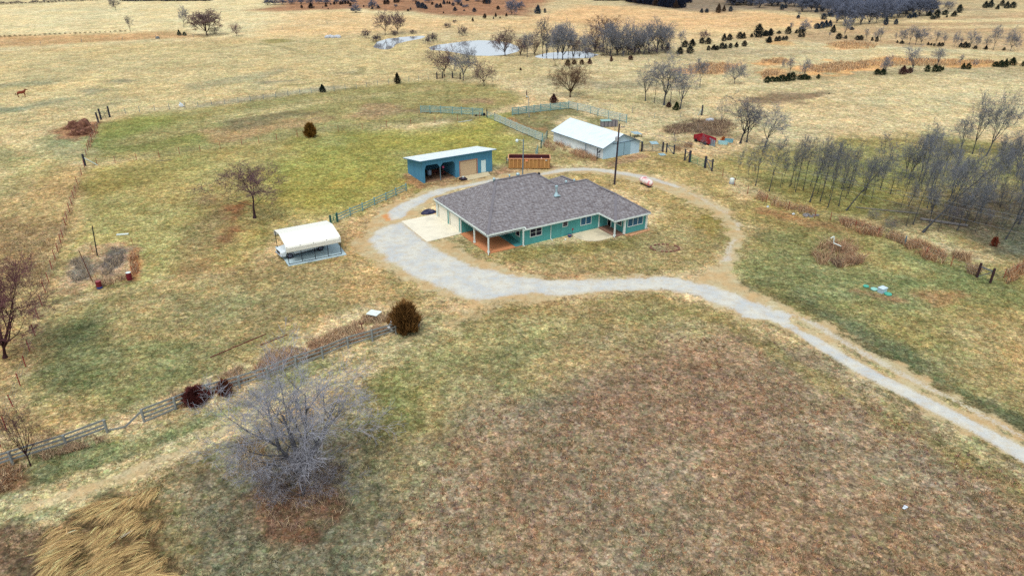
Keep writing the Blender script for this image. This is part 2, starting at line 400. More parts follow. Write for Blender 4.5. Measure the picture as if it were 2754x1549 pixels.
 ([(1440, 474), (1600, 470), (1720, 500), (1850, 540), (1900, 590), (1820, 600), (1740, 540), (1600, 500)], (170, 148, 88), 2, 3, .8, .2),
 ([(1320, 690), (1420, 668), (1560, 655), (1700, 645), (1680, 670), (1480, 690), (1360, 715)], (142, 128, 66), 1.2, 2.4, .8, .3),
 ([(1230, 665), (1300, 690), (1320, 715), (1250, 700), (1200, 670)], (166, 134, 88), .8, 1.5, .8, .4),
 ([(1880, 590), (1925, 570), (1950, 610), (1930, 650), (1890, 630)], (150, 134, 60), 1, 2, .8, .4),
 ([(1750, 662), (1790, 654), (1830, 664), (1820, 680), (1770, 682)], (156, 130, 100), .4, .5, .7, .8),
 ([(1370, 705), (1480, 735), (1560, 744), (1480, 748), (1380, 736)], (182, 140, 96), .8, 1.2, .7, .4),
 # ---- between loop, barn and right fence
 ([(1450, 400), (1700, 420), (1830, 420), (1930, 470), (2000, 520), (2020, 600), (1960, 560), (1860, 500), (1700, 455), (1560, 440), (1440, 440), (1350, 460)], (174, 154, 96), 2, 3, 1, .15),
 ([(1330, 455), (1480, 440), (1500, 452), (1420, 470), (1330, 478)], (186, 148, 104), 1, 2, .8, .3),
 ([(1500, 405), (1590, 425), (1630, 440), (1580, 442), (1480, 420)], (150, 122, 82), 1, 2, .7, .3),
 ([(1630, 436), (1720, 412), (1745, 420), (1680, 440), (1640, 450)], (170, 136, 104), .6, 1, .8, .4),
 ([(1720, 400), (1840, 420), (1880, 460), (1780, 440)], (164, 146, 80), 1.5, 2.5, .7, .3),
 ([(1380, 345), (1470, 375), (1480, 388), (1400, 360)], (168, 134, 92), .8, 1.5, .7, .4),
 ([(1715, 385), (1730, 372), (1800, 380), (1840, 375), (1850, 392), (1800, 400)], (152, 140, 92), 1.5, 2, .7, .3),
 ([(1780, 345), (1860, 322), (1950, 322), (1985, 345), (1930, 365), (1870, 360), (1800, 362)], (120, 96, 78), 1.5, 3, .95, .2),
 ([(1125, 490), (1320, 468), (1345, 478), (1180, 502), (1120, 506)], (170, 132, 88), .8, 1.4, .8, .4),
 ([(1085, 470), (1100, 462), (1145, 496), (1135, 508), (1095, 490)], (174, 126, 86), .6, 1, .85, .5),
 ([(1320, 462), (1360, 450), (1370, 462), (1340, 474)], (176, 130, 94), .5, 1, .9, .5),
 # ---- grove floor and verge along the drive
 ([(1840, 420), (1920, 440), (2000, 400), (2500, 360), (3400, 500), (3400, 900), (2754, 720), (2500, 640), (2200, 560), (2000, 500)], (158, 148, 86), 4, 5, 1, .1),
 ([(2000, 500), (2120, 440), (2350, 430), (2520, 480), (2480, 560), (2300, 590), (2150, 560)], (138, 134, 70), 4, 6, .8, .12),
 ([(2380, 560), (2550, 520), (3200, 560), (3200, 800), (2760, 690), (2560, 620), (2440, 600)], (100, 94, 80), 4, 5, .9, .12),
 ([(2700, 600), (3400, 700), (3400, 860), (2740, 712)], (92, 102, 84), 3, 4, .7, .12),
 ([(1990, 500), (2180, 560), (2420, 640), (2600, 700), (2754, 712), (3000, 760), (3400, 1300), (2754, 1165), (2400, 975), (2200, 850), (2000, 760), (1960, 700), (2030, 590)], (160, 146, 86), 2, 3, 1, .12),
 ([(2000, 640), (2180, 600), (2300, 720), (2500, 760), (2420, 820), (2250, 820), (2080, 760), (1990, 720)], (130, 134, 84), 3, 4, .75, .2),
 ([(2340, 640), (2620, 720), (2760, 760), (2900, 860), (2760, 860), (2500, 760)], (116, 130, 80), 2.5, 4, .7, .2),
 ([(2000, 770), (2200, 860), (2400, 985), (2760, 1180), (2900, 1260), (2900, 1200), (2500, 980), (2300, 850), (2120, 780)], (98, 106, 74), 2, 3, .8, .25),
 ([(2560, 860), (2760, 850), (3000, 900), (3000, 1160), (2760, 1120), (2560, 1000)], (180, 156, 104), 3, 4, .7, .2),
 ([(2290, 766), (2410, 800), (2440, 810), (2380, 812), (2280, 784)], (164, 120, 82), .6, 1, .8, .4),
 ([(2460, 790), (2570, 782), (2580, 820), (2510, 822)], (166, 122, 80), .8, 1.5, .7, .4),
 ([(2000, 545), (2140, 575), (2260, 605), (2300, 625), (2160, 605), (2010, 560)], (168, 126, 82), 1, 1.6, .75, .4),
 ([(2060, 780), (2150, 800), (2300, 930), (2280, 935), (2120, 830)], (120, 112, 62), .6, 1, .6, .5),
]
# worn tan soil and pale gravel (own colour of the drive)
DIRT = [
 ([(30, 1358), (340, 1258), (520, 1184), (660, 1122), (668, 1140), (520, 1212), (350, 1294), (60, 1388)], .9, .7, .72, None),
 ([(660, 1122), (960, 980), (1160, 868), (1172, 880), (970, 1000), (668, 1140)], .9, .7, .52, None),
 ([(960, 640), (1040, 556), (1130, 515), (1300, 478), (1470, 456), (1570, 448), (1700, 462), (1810, 490), (1900, 530), (1985, 578), (2012, 625), (1998, 680), (1960, 730), (2020, 780), (2220, 868), (2440, 990), (2760, 1165), (3000, 1290), (3000, 1420), (2760, 1262), (2440, 1080), (2220, 940), (2000, 852), (1850, 795), (1740, 782), (1530, 800), (1420, 815), (1260, 812), (1120, 770), (1010, 706), (950, 660)], 1.0, 1.6, .9,
  [(1170, 640), (1240, 660), (1330, 712), (1470, 742), (1700, 738), (1880, 742), (1926, 708), (1942, 660), (1950, 612), (1914, 574), (1842, 538), (1750, 497), (1650, 474), (1530, 464), (1420, 480), (1350, 488), (1230, 510), (1140, 556), (1110, 590)]),
 ([(1520, 745), (1700, 735), (1700, 746), (1520, 752)], .8, 1.0, .6, None),
 ([(1290, 800), (1420, 785), (1430, 818), (1320, 850), (1230, 900), (1190, 880), (1230, 810)], 1.5, 2.0, .55, None),
 ([(1330, 470), (1460, 452), (1462, 462), (1380, 484), (1300, 492)], .8, 1.2, .8, None),
]
GRAVEL = [
 ([(994, 647), (1012, 622), (1050, 606), (1080, 600), (1110, 622), (1153, 655), (1197, 682), (1271, 716), (1363, 737), (1456, 751), (1566, 754), (1677, 748), (1788, 745), (1861, 754), (1917, 769), (2000, 800), (2100, 842), (2000, 846), (1935, 818), (1843, 788), (1751, 776), (1603, 784), (1529, 793), (1400, 790), (1356, 796), (1301, 803), (1256, 801), (1197, 777), (1135, 755), (1087, 726), (1040, 702), (1026, 684)], 1.1, .6, 1),
 ([(1046, 572), (1080, 548), (1130, 527), (1168, 512), (1224, 502), (1266, 494), (1303, 486), (1340, 480), (1340, 487), (1260, 502), (1200, 516), (1157, 534), (1135, 547), (1105, 566), (1080, 586), (1055, 592)], .7, .5, .95),
 ([(1420, 474), (1461, 463), (1513, 453), (1572, 450), (1645, 456), (1704, 466), (1770, 480), (1830, 502), (1826, 508), (1760, 489), (1690, 474), (1600, 461), (1540, 460), (1470, 470)], .6, .4, .7),
 ([(1830, 502), (1900, 534), (1960, 570), (1990, 600), (1984, 608), (1940, 574), (1880, 540), (1820, 508)], .7, .5, .42),
 ([(1972, 590), (1990, 596), (1996, 618), (1984, 622), (1976, 606)], .7, .5, .6),
 ([(1965, 640), (1985, 645), (1972, 672), (1966, 700), (1938, 706), (1945, 675)], .8, .6, .62),
 ([(2000, 806), (2120, 842), (2150, 885), (2120, 884), (2060, 862), (2000, 848)], .5, .9, .9),
 # two wheel tracks to the right edge
 ([(2100, 868), (2200, 908), (2300, 968), (2440, 1042), (2600, 1122), (2760, 1205), (3000, 1340), (3000, 1405), (2760, 1248), (2600, 1152), (2440, 1072), (2300, 998), (2180, 925)], .6, .12, 1),
 ([(2110, 836), (2200, 866), (2300, 928), (2440, 1004), (2600, 1088), (2760, 1174), (3000, 1305), (3000, 1322), (2760, 1188), (2600, 1104), (2440, 1022), (2300, 950), (2200, 888)], .7, .12, .6),
]
ORANGE = [[(1030, 580), (1062, 570), (1066, 590), (1040, 594)], [(1044, 610), (1072, 606), (1070, 618), (1046, 620)], [(1022, 634), (1036, 632), (1036, 640), (1024, 640)],
          [(2060, 850), (2200, 925), (2260, 965), (2220, 940), (2120, 880), (2050, 845)]]
CENTRE = [(2130, 858), (2240, 918), (2340, 976), (2450, 1035), (2600, 1105), (2760, 1190), (3000, 1318)]
TRACKS = [  # (line, half width m, colour, strength)
 ([(-60, 1420), (60, 1372), (350, 1282), (520, 1212), (700, 1126), (960, 992), (1110, 912), (1220, 858)], .30, (214, 192, 144), .75),
 ([(-60, 1376), (60, 1330), (340, 1242), (500, 1176), (680, 1094), (930, 968), (1080, 894), (1190, 846)], .28, (210, 190, 140), .6),
 ([(700, 118), (760, 128), (860, 150), (960, 170), (978, 186), (950, 206), (880, 220), (760, 232)], .7, (140, 132, 84), .6),
 ([(1198, 214), (1196, 228), (1209, 240), (1201, 256), (1206, 276)], .35, (128, 120, 70), .7),
 ([(560, 322), (800, 286), (1000, 256), (1180, 234)], .6, (190, 172, 118), .6), ([(560, 330), (800, 293), (1000, 262), (1180, 238)], .6, (190, 172, 118), .6),
 ([(1310, 712), (1400, 727), (1480, 734), (1600, 736)], .25, (196, 160, 110), .5), ([(1290, 690), (1380, 712), (1480, 722), (1640, 722)], .2, (190, 162, 112), .4),
 ([(2000, 852), (2100, 884), (2180, 930), (2300, 1004), (2440, 1080), (2600, 1160), (2760, 1256)], .3, (120, 108, 62), .6),
 ([(1980, 758), (2100, 806), (2220, 864), (2320, 922), (2440, 992), (2600, 1080), (2760, 1166)], .35, (120, 104, 66), .55),
 ([(60, 600), (90, 470), (140, 420)], .5, (196, 172, 118), .4), ([(0, 520), (60, 450), (150, 400), (250, 370)], .6, (184, 170, 116), .4),
]
PONDS_PX = [
 [(1000, 126.5), (1011, 112), (1040, 103), (1084, 98), (1136, 95), (1147, 97.5), (1136, 103), (1098, 110), (1070, 117), (1054, 131), (1030, 133)],
 [(1149, 126.5), (1174, 119.5), (1206, 115.5), (1247, 110), (1288, 107), (1329, 108), (1369, 114), (1392, 122), (1402, 130), (1396, 138), (1361, 147), (1315, 150), (1274, 149), (1231, 142), (1193, 136), (1157, 134)],
 [(1434, 152), (1442, 148), (1470, 141), (1494, 139), (1532, 137), (1570, 136), (1614, 146), (1589, 156), (1557, 156), (1510, 157), (1461, 157)],
]
PONDS = [W(p) for p in PONDS_PX]

_zw = [(np.array(W(z[0])),) + tuple(z[1:]) for z in ZONES]
def ground_cover(x, y):
    """colour of the ground (linear), gravel amount, soil amount, fluffiness of the grass"""
    n = len(x)
    wob = fbm(x, y, .05, 3) - .5
    c = np.tile(np.array(albg(STRAW)), (n, 1))
    fine = {}
    for P, rgb, soft, rag, st, sc in _zw:
        lo = P.min(0) - soft - rag - 1; hi = P.max(0) + soft + rag + 1
        m = np.nonzero((x > lo[0]) & (x < hi[0]) & (y > lo[1]) & (y < hi[1]))[0]
        if not len(m): continue
        sd = polysd(x[m], y[m], P)
        if sc not in fine: fine[sc] = fbm(x, y, sc, int(sc * 1000) % 97 + 5, 4, .6) - .5
        k = sstep(-soft, soft, sd + 2.4 * rag * fine[sc][m]) * st
        c[m] = c[m] * (1 - k[:, None]) + np.array(albg(rgb)) * k[:, None]
    p3 = fbm(x, y, .8, 51, 3, .6) - .5
    for ln, hw, rgb, st in TRACKS:
        Lw = np.array(W(ln)); lo = Lw.min(0) - 4; hi = Lw.max(0) + 4
        m = np.nonzero((x > lo[0]) & (x < hi[0]) & (y > lo[1]) & (y < hi[1]))[0]
        if not len(m): continue
        k = sstep(hw * 2.2, hw * .5, linesd(x[m], y[m], Lw) + .5 * p3[m]) * st * sstep(.30, .5, fbm(x[m], y[m], .18, 61, 3))
        c[m] = c[m] * (1 - k[:, None]) + np.array(albg(rgb)) * k[:, None]
    # streaks and patches of the sward
    p1 = fbm(x, y, .09, 21, 5, .62) - .5
    p2 = fbm(x * .35 + y * .2, y * .9 - x * .25, .22, 37, 4, .6) - .5
    c = c * (1 + .42 * p1 + .28 * p2 + .25 * p3)[:, None]
    g = fbm(x, y, .06, 77, 4, .6) - .5
    c[:, 0] *= 1 - (.35 - .2 * sstep(140, 200, y)) * np.clip(g, -.25, .3); c[:, 2] *= 1 + .15 * g
    gv = np.zeros(n); dt = np.zeros(n)
    for P, soft, rag, st, hole in DIRT:
        sd = polysd(x, y, W(P))
        if hole: sd = np.minimum(sd, -polysd(x, y, W(hole)))
        dt = np.maximum(dt, sstep(-soft, soft, sd + rag * 2 * p3 + rag * p1) * st)
    for P, soft, rag, st in GRAVEL:
        gv = np.maximum(gv, sstep(-soft, soft, polysd(x, y, W(P)) + rag * 2.4 * p3) * st)
    og = np.zeros(n)
    for P in ORANGE: og = np.maximum(og, sstep(-.6, .6, polysd(x, y, W(P)) + 1.6 * p3))
    d = linesd(x, y, W(CENTRE))
    ctr = sstep(.5, .15, d + .8 * p3) * sstep(.38, .55, fbm(x, y, .6, 91))
    return np.clip(c, .008, .8), gv * (1 - .75 * ctr), dt * (1 - .7 * ctr), og, ctr

# ---- the sheet itself: fine cells near the house, coarser ones out to the horizon
def axis(a, b, s0, lim, p, sym):
    out = [0.0 if sym else a]; v = out[0]
    while v < b:
        v += s0 if v < lim else s0 * (v / lim) ** p
        out.append(v)
    out = np.array(out)
    return np.concatenate([-out[:0:-1], out]) if sym else out
gy = axis(8, 1500, .28, 76, 1.55, False)
gx = axis(0, 1300, .32, 62, 1.4, True)
GX, GY = np.meshgrid(gx, gy)
fx, fy = GX.ravel(), GY.ravel()
gz = np.zeros_like(fx)
far = (fy > 210) & (fy < 320) & (np.abs(fx) < 130)
pz = np.full(far.sum(), -9.0)
for P in PONDS: pz = np.maximum(pz, polysd(fx[far], fy[far], P))
gz[far] = -.9 * sstep(-1.2, 3.5, pz)
gz += np.where(fy > 500, (fy - 500) * .012, 0)
gcol, ggrav, gdirt, gorange, gctr = ground_cover(fx, fy)
nxg, nyg = len(gx), len(gy)
ii = np.arange(nyg - 1)[:, None] * nxg + np.arange(nxg - 1)[None, :]
GF = np.stack([ii, ii + 1, ii + 1 + nxg, ii + nxg], -1).reshape(-1, 4)

gm = bpy.data.materials.new('sward_and_gravel'); gm.use_nodes = True
t = gm.node_tree; L = t.links.new
bs = t.nodes['Principled BSDF']; bs.inputs['Roughness'].default_value = .95; bs.inputs['Specular IOR Level'].default_value = .05
co = t.nodes.new('ShaderNodeTexCoord')
def noise(scale, detail=5, rough=.6, dist=0.0, st=None):
    n = t.nodes.new('ShaderNodeTexNoise'); n.inputs['Scale'].default_value = scale; n.inputs['Detail'].default_value = detail
    n.inputs['Roughness'].default_value = rough; n.inputs['Distortion'].default_value = dist
    if st:
        mp = t.nodes.new('ShaderNodeMapping'); mp.inputs['Scale'].default_value = st[:3]; mp.inputs['Rotation'].default_value = (0, 0, st[3])
        L(co.outputs['Object'], mp.inputs[0]); L(mp.outputs[0], n.inputs['Vector'])
    else: L(co.outputs['Object'], n.inputs['Vector'])
    return n.outputs[0]
def rng(v, a, b, c, d):
    r = t.nodes.new('ShaderNodeMapRange'); L(v, r.inputs[0])
    for i, q in enumerate((a, b, c, d)): r.inputs[1 + i].default_value = q
    return r.outputs[0]
def math_(op, a, b):
    m = t.nodes.new('ShaderNodeMath'); m.operation = op
    for i, q in enumerate((a, b)):
        if isinstance(q, (int, float)): m.inputs[i].default_value = q
        else: L(q, m.inputs[i])
    return m.outputs[0]
def mixc(f, a, b, mode='MIX'):
    m = t.nodes.new('ShaderNodeMix'); m.data_type = 'RGBA'; m.blend_type = mode
    for i, q in ((0, f), (6, a), (7, b)):
        if isinstance(q, (int, float)): m.inputs[i].default_value = q
        elif isinstance(q, tuple): m.inputs[i].default_value = q
        else: L(q, m.inputs[i])
    return m.outputs[2]
def attr(n):
    a = t.nodes.new('ShaderNodeAttribute'); a.attribute_name = n; return a
nA = noise(1.3, 6, .7); nB = noise(4.5, 4, .65); nC = noise(.45, 5, .65); nD = noise(11, 3, .6)
nG = noise(1.9, 4, .6, .4); nR = noise(2.3, 4, .6, .3)
val = math_('ADD', math_('MULTIPLY', nA, .45), math_('ADD', math_('MULTIPLY', nB, .35), math_('MULTIPLY', nD, .2)))
k = rng(val, .36, .64, .42, 1.56)
cc = t.nodes.new('ShaderNodeCombineColor')
for i in range(3): L(k, cc.inputs[i])
base = mixc(1.0, attr('col').outputs['Color'], cc.outputs[0], 'MULTIPLY')
wv = t.nodes.new('ShaderNodeTexNoise'); wv.inputs['Scale'].default_value = 3; L(co.outputs['Object'], wv.inputs['Vector'])
wa = t.nodes.new('ShaderNodeVectorMath'); wa.operation = 'SCALE'; wa.inputs['Scale'].default_value = .35; L(wv.outputs['Color'], wa.inputs[0])
wb_ = t.nodes.new('ShaderNodeVectorMath'); wb_.operation = 'ADD'; L(co.outputs['Object'], wb_.inputs[0]); L(wa.outputs[0], wb_.inputs[1])
def clumps(scale, amt, hue):
    v = t.nodes.new('ShaderNodeTexVoronoi'); v.inputs['Scale'].default_value = scale; L(wb_.outputs[0], v.inputs['Vector'])
    sp_c = t.nodes.new('ShaderNodeSeparateColor'); L(v.outputs['Color'], sp_c.inputs[0])
    tone = rng(sp_c.outputs[0], 0, 1, 1 - amt, 1 + amt)
    tc = t.nodes.new('ShaderNodeCombineColor')
    for i in range(3): L(tone, tc.inputs[i])
    b_ = mixc(1.0, base, tc.outputs[0], 'MULTIPLY')
    b_ = mixc(rng(sp_c.outputs[1], .55, .95, 0, hue), b_, mixc(1.0, b_, (.70, .88, .72, 1), 'MULTIPLY'))
    b_ = mixc(rng(sp_c.outputs[2], .6, .95, 0, hue), b_, mixc(1.0, b_, (1.14, .90, .80, 1), 'MULTIPLY'))
    b_ = mixc(rng(sp_c.outputs[2], .4, .05, 0, hue * .8), b_, mixc(1.0, b_, (.82, .84, 1.0, 1), 'MULTIPLY'))
    dd = rng(v.outputs['Distance'], .25, .75, 0, .42)       # darker towards the cell edges, between tussocks
    return mixc(dd, b_, mixc(1.0, b_, (.50, .50, .48, 1), 'MULTIPLY'))
base = clumps(7.5, .30, .4)
base = clumps(3.4, .30, .55)
base = clumps(1.1, .11, .3)
base = clumps(.3, .06, .22)
base = mixc(1.0, base, (1.72, 1.72, 1.74, 1), 'MULTIPLY')
base = mixc(rng(nG, .50, .66, 0, .6), base, mixc(1.0, base, (.72, .90, .70, 1), 'MULTIPLY'))
base = mixc(rng(nB, .58, .72, 0, .5), base, mixc(1.0, base, (1.25, 1.22, 1.18, 1), 'MULTIPLY'))
edge = math_('ADD', math_('MULTIPLY', nA, .45), math_('ADD', math_('MULTIPLY', nD, .35), math_('MULTIPLY', nB, .4)))   # about .6
edge = math_('SUBTRACT', edge, .6)
soil_c = mixc(rng(nC, .4, .62, 0, 1), alb((200, 172, 128)) + (1,), alb((196, 186, 150)) + (1,))
soil_c = mixc(1.0, soil_c, mixc(rng(val, .38, .62, 0, 1), (.8, .78, .74, 1), (1.12, 1.12, 1.12, 1)), 'MULTIPLY')
base = mixc(rng(math_('ADD', attr('dirt').outputs['Fac'], math_('MULTIPLY', edge, 1.6)), .35, .75, 0, .92), base, soil_c)
soil_o = mixc(rng(val, .4, .6, 0, 1), alb((205, 130, 72)) + (1,), alb((226, 168, 110)) + (1,))
base = mixc(rng(math_('ADD', attr('orange').outputs['Fac'], math_('MULTIPLY', edge, 1.6)), .35, .8, 0, .8), base, soil_o)
grav_c = mixc(rng(nC, .38, .62, 0, 1), alb((208, 214, 214), .8) + (1,), alb((226, 226, 214), .82) + (1,))
vo = t.nodes.new('ShaderNodeTexVoronoi'); vo.inputs['Scale'].default_value = 16; L(co.outputs['Object'], vo.inputs['Vector'])
grav_c = mixc(1.0, grav_c, mixc(rng(vo.outputs['Distance'], .05, .5, 0, 1), (1.1, 1.1, 1.1, 1), (.8, .8, .8, 1)), 'MULTIPLY')
grav_c = mixc(rng(nA, .47, .64, 0, .5), grav_c, alb((196, 180, 150)) + (1,))
base = mixc(rng(math_('ADD', attr('gravel').outputs['Fac'], math_('MULTIPLY', edge, 2.2)), .3, .74, 0, 1), base, grav_c)
L(base, bs.inputs['Base Color'])
bp = t.nodes.new('ShaderNodeBump'); bp.inputs['Strength'].default_value = .6; bp.inputs['Distance'].default_value = .08
L(val, bp.inputs['Height']); L(bp.outputs[0], bs.inputs['Normal'])

me = np_mesh('ground', np.stack([fx, fy, gz], 1), GF, gm, col=gcol, smooth=True)
for nm, a in (('gravel', ggrav), ('dirt', gdirt), ('orange', gorange)):
    q = me.attributes.new(nm, 'FLOAT', 'POINT'); q.data.foreach_set('value', a.astype(np.float32))
g = link('ground', me); g['kind'] = 'structure'; g['label'] = 'winter pasture, lawn and gravel drive'

# ---- ponds
wm = bpy.data.materials.new('pond_water'); wm.use_nodes = True
b = wm.node_tree.nodes['Principled BSDF']; b.inputs['Base Color'].default_value = (.80, .85, .88, 1)
b.inputs['Roughness'].default_value = .04; b.inputs['Metallic'].default_value = .75; b.inputs['IOR'].default_value = 1.7; b.inputs['Specular IOR Level'].default_value = .6
tt = wm.node_tree
wn_ = tt.nodes.new('ShaderNodeTexNoise'); wn_.inputs['Scale'].default_value = .6
wc = tt.nodes.new('ShaderNodeTexCoord'); tt.links.new(wc.outputs['Object'], wn_.inputs['Vector'])
wb = tt.nodes.new('ShaderNodeBump'); wb.inputs['Strength'].default_value = .04; wb.inputs['Distance'].default_value = .05
tt.links.new(wn_.outputs[0], wb.inputs['Height']); tt.links.new(wb.outputs[0], b.inputs['Normal'])
for P in PONDS:
    cx = sum(p[0] for p in P) / len(P); cy = sum(p[1] for p in P) / len(P)
    Q = [(cx + (p[0] - cx) * 1.06 + (2 if p[0] > cx else -2), cy + (p[1] - cy) * 1.06 + (2.5 if p[1] > cy else -2.5)) for p in P]
    m_ = MB(); m_.add([(p[0], p[1], -.22) for p in Q], [tuple(range(len(Q)))])
    o = m_.build('pond_water', wm); o['kind'] = 'structure'
# ================================================================== HOUSE
M_TEAL = mat('teal_boards', (84, 166, 164), .75, .17, 1.2, streak=(7, 7, .5))
M_TRIM = mat('white_trim', (226, 240, 236), .6, .05, 2)
M_CREAM = mat('cream_door', (250, 246, 228), .6, .04, 1)
M_GLASS = mat('dark_glass', (18, 26, 58), .08, .25, .8, spec=.6)
M_BLIND = mat('blue_blind', (36, 98, 132), .3, .25, 2, streak=(1, 1, 8), spec=.5)
M_BROWN = mat('dark_door', (34, 14, 14), .5, .1, 2)
M_CONC = mat('pale_concrete', (236, 230, 208), .85, .07, .8, c2=(190, 190, 176), var2=.35)
M_PATIO = mat('patio_concrete', (216, 206, 176), .85, .08, .9, c2=(150, 148, 132), var2=.6)
M_CLAY = mat('red_dusted_concrete', (206, 140, 96), .85, .12, .5, c2=(178, 112, 76), var2=.7)
M_CLAY2 = mat('brown_porch_floor', (146, 112, 96), .85, .12, .8)
M_RAMP = mat('teal_ramp', (66, 134, 138), .7, .12, 1.2)
M_METAL = mat('galvanised', (176, 206, 214), .4, .12, 6, metal=.3, spec=.5)
M_STONE = mat('tan_stone', (206, 158, 120), .9, .25, 4)
M_BLACK = mat('black_paint', (20, 24, 34), .5, .1, 3)

def shingles():
    m = bpy.data.materials.new('shingles'); m.use_nodes = True
    t = m.node_tree; b = t.nodes['Principled BSDF']; b.inputs['Roughness'].default_value = .92; b.inputs['Specular IOR Level'].default_value = .15
    L = t.links.new
    co = t.nodes.new('ShaderNodeTexCoord'); sp = t.nodes.new('ShaderNodeSeparateXYZ'); L(co.outputs['Object'], sp.inputs[0])
    def mth(op, a, bb):
        q = t.nodes.new('ShaderNodeMath'); q.operation = op
        for i, v in enumerate((a, bb)):
            if isinstance(v, (int, float)): q.inputs[i].default_value = v
            else: L(v, q.inputs[i])
        return q.outputs[0]
    along = mth('ADD', sp.outputs[0], mth('MULTIPLY', sp.outputs[1], .93))
    cb = t.nodes.new('ShaderNodeCombineXYZ'); L(along, cb.inputs[0]); L(mth('MULTIPLY', sp.outputs[2], 2.2), cb.inputs[1])
    br = t.nodes.new('ShaderNodeTexBrick'); L(cb.outputs[0], br.inputs['Vector'])
    br.inputs['Color1'].default_value = alb((164, 162, 164)) + (1,); br.inputs['Color2'].default_value = alb((106, 100, 102)) + (1,)
    br.inputs['Mortar'].default_value = alb((68, 60, 66)) + (1,)
    br.inputs['Scale'].default_value = 1; br.inputs['Brick Width'].default_value = .42; br.inputs['Row Height'].default_value = .20
    br.inputs['Mortar Size'].default_value = .022; br.inputs['Bias'].default_value = -.1
    n = t.nodes.new('ShaderNodeTexNoise'); n.inputs['Scale'].default_value = 2.6; n.inputs['Detail'].default_value = 5; n.inputs['Roughness'].default_value = .7
    L(cb.outputs[0], n.inputs['Vector'])
    r = t.nodes.new('ShaderNodeValToRGB'); L(n.outputs[0], r.inputs[0])
    r.color_ramp.elements[0].position = .38; r.color_ramp.elements[0].color = alb((102, 95, 97)) + (1,)
    r.color_ramp.elements[1].position = .62; r.color_ramp.elements[1].color = alb((168, 170, 178)) + (1,)
    e = r.color_ramp.elements.new(.5); e.color = alb((134, 130, 132)) + (1,)
    mx = t.nodes.new('ShaderNodeMix'); mx.data_type = 'RGBA'; mx.inputs[0].default_value = .5
    L(br.outputs[0], mx.inputs[6]); L(r.outputs[0], mx.inputs[7]); L(mx.outputs[2], b.inputs['Base Color'])
    bp = t.nodes.new('ShaderNodeBump'); bp.inputs['Strength'].default_value = .5; bp.inputs['Distance'].default_value = .03
    L(br.outputs['Fac'], bp.inputs['Height']); bp.invert = True; L(bp.outputs[0], b.inputs['Normal'])
    return m
M_SHING = shingles()

HO = (-2.93, 78.31, 0.0); HA = R(30.7)
house = empty('house', HO, HA, 'low teal ranch house with a grey shingled hip roof and open corner porch', 'house')
def H(mb, name, m, parent=None, **k): return mb.build(name, m, parent or house, **k)
ZL, ZM = 2.55, 2.37            # eave heights: garage block, main block and wing
# ---- roof planes (a along the front, b to the back)
rf = MB(); TK = .06
rf.slabpoly([(0, 0, ZL), (5.2, 0, ZL), (5.2, -.35, ZM), (16.3, -.35, ZM), (19.2, 3.45, 4.3), (18.04, 5.0, 5.07), (13.33, 5.0, 5.07), (11.45, 7.5, 6.35), (5.45, 7.5, 6.35)], TK)
rf.slabpoly([(0, 0, ZL), (5.45, 7.5, 6.35), (0, 15.1, ZL)], TK)
rf.slabpoly([(0, 15.1, ZL), (5.45, 7.5, 6.35), (11.45, 7.5, 6.35), (17.0, 15.1, ZL)], TK)
rf.slabpoly([(17.0, 15.1, ZL), (11.45, 7.5, 6.35), (13.33, 5.0, 5.07), (15.5, 7.9, 3.6)], TK)
rf.slabpoly([(16.3, -.35, ZM), (16.3, -3.8, ZM), (19.2, 0, 4.3), (19.2, 3.45, 4.3)], TK)
rf.slabpoly([(16.3, -3.8, ZM), (22.1, -3.8, ZM), (19.2, 0, 4.3)], TK)
rf.slabpoly([(22.1, -3.8, ZM), (22.1, 10.35, ZM), (18.04, 5.0, 5.07), (19.2, 3.45, 4.3), (19.2, 0, 4.3)], TK)
rf.slabpoly([(22.1, 10.35, ZM), (14.4, 10.35, ZM), (13.33, 5.0, 5.07), (18.04, 5.0, 5.07)], TK)
# rear wing: its ridge shows over the main one
rf.slabpoly([(14.35, 13.4, 2.42), (17.3, 9.9, 4.35), (17.3, 6.1, 4.52), (14.35, 8.6, 2.42)], TK)
rf.slabpoly([(20.2, 13.4, 2.42), (20.2, 8.6, 2.42), (17.3, 6.1, 4.52), (17.3, 9.9, 4.35)], TK)
rf.slabpoly([(14.35, 13.4, 2.42), (20.2, 13.4, 2.42), (17.3, 9.9, 4.35)], TK)
roof = H(rf, 'roof', M_SHING)
# ridge caps
M_CAP = mat('ridge_cap', (120, 118, 124), .9, .2, 5)
cp = MB()
for p, q in (((0, 0, ZL), (5.45, 7.5, 6.35)), ((5.45, 7.5, 6.35), (11.45, 7.5, 6.35)), ((11.45, 7.5, 6.35), (13.33, 5, 5.07)), ((13.33, 5, 5.07), (18.04, 5, 5.07)),
             ((18.04, 5, 5.07), (19.2, 3.45, 4.3)), ((19.2, 3.45, 4.3), (19.2, 0, 4.3)), ((19.2, 0, 4.3), (16.3, -3.8, ZM)), ((19.2, 0, 4.3), (22.1, -3.8, ZM)), ((17.3, 6.1, 4.52), (17.3, 9.9, 4.35))):
    cp.bar(p, q, .34, .05)
H(cp, 'ridge_cap', M_CAP, roof)
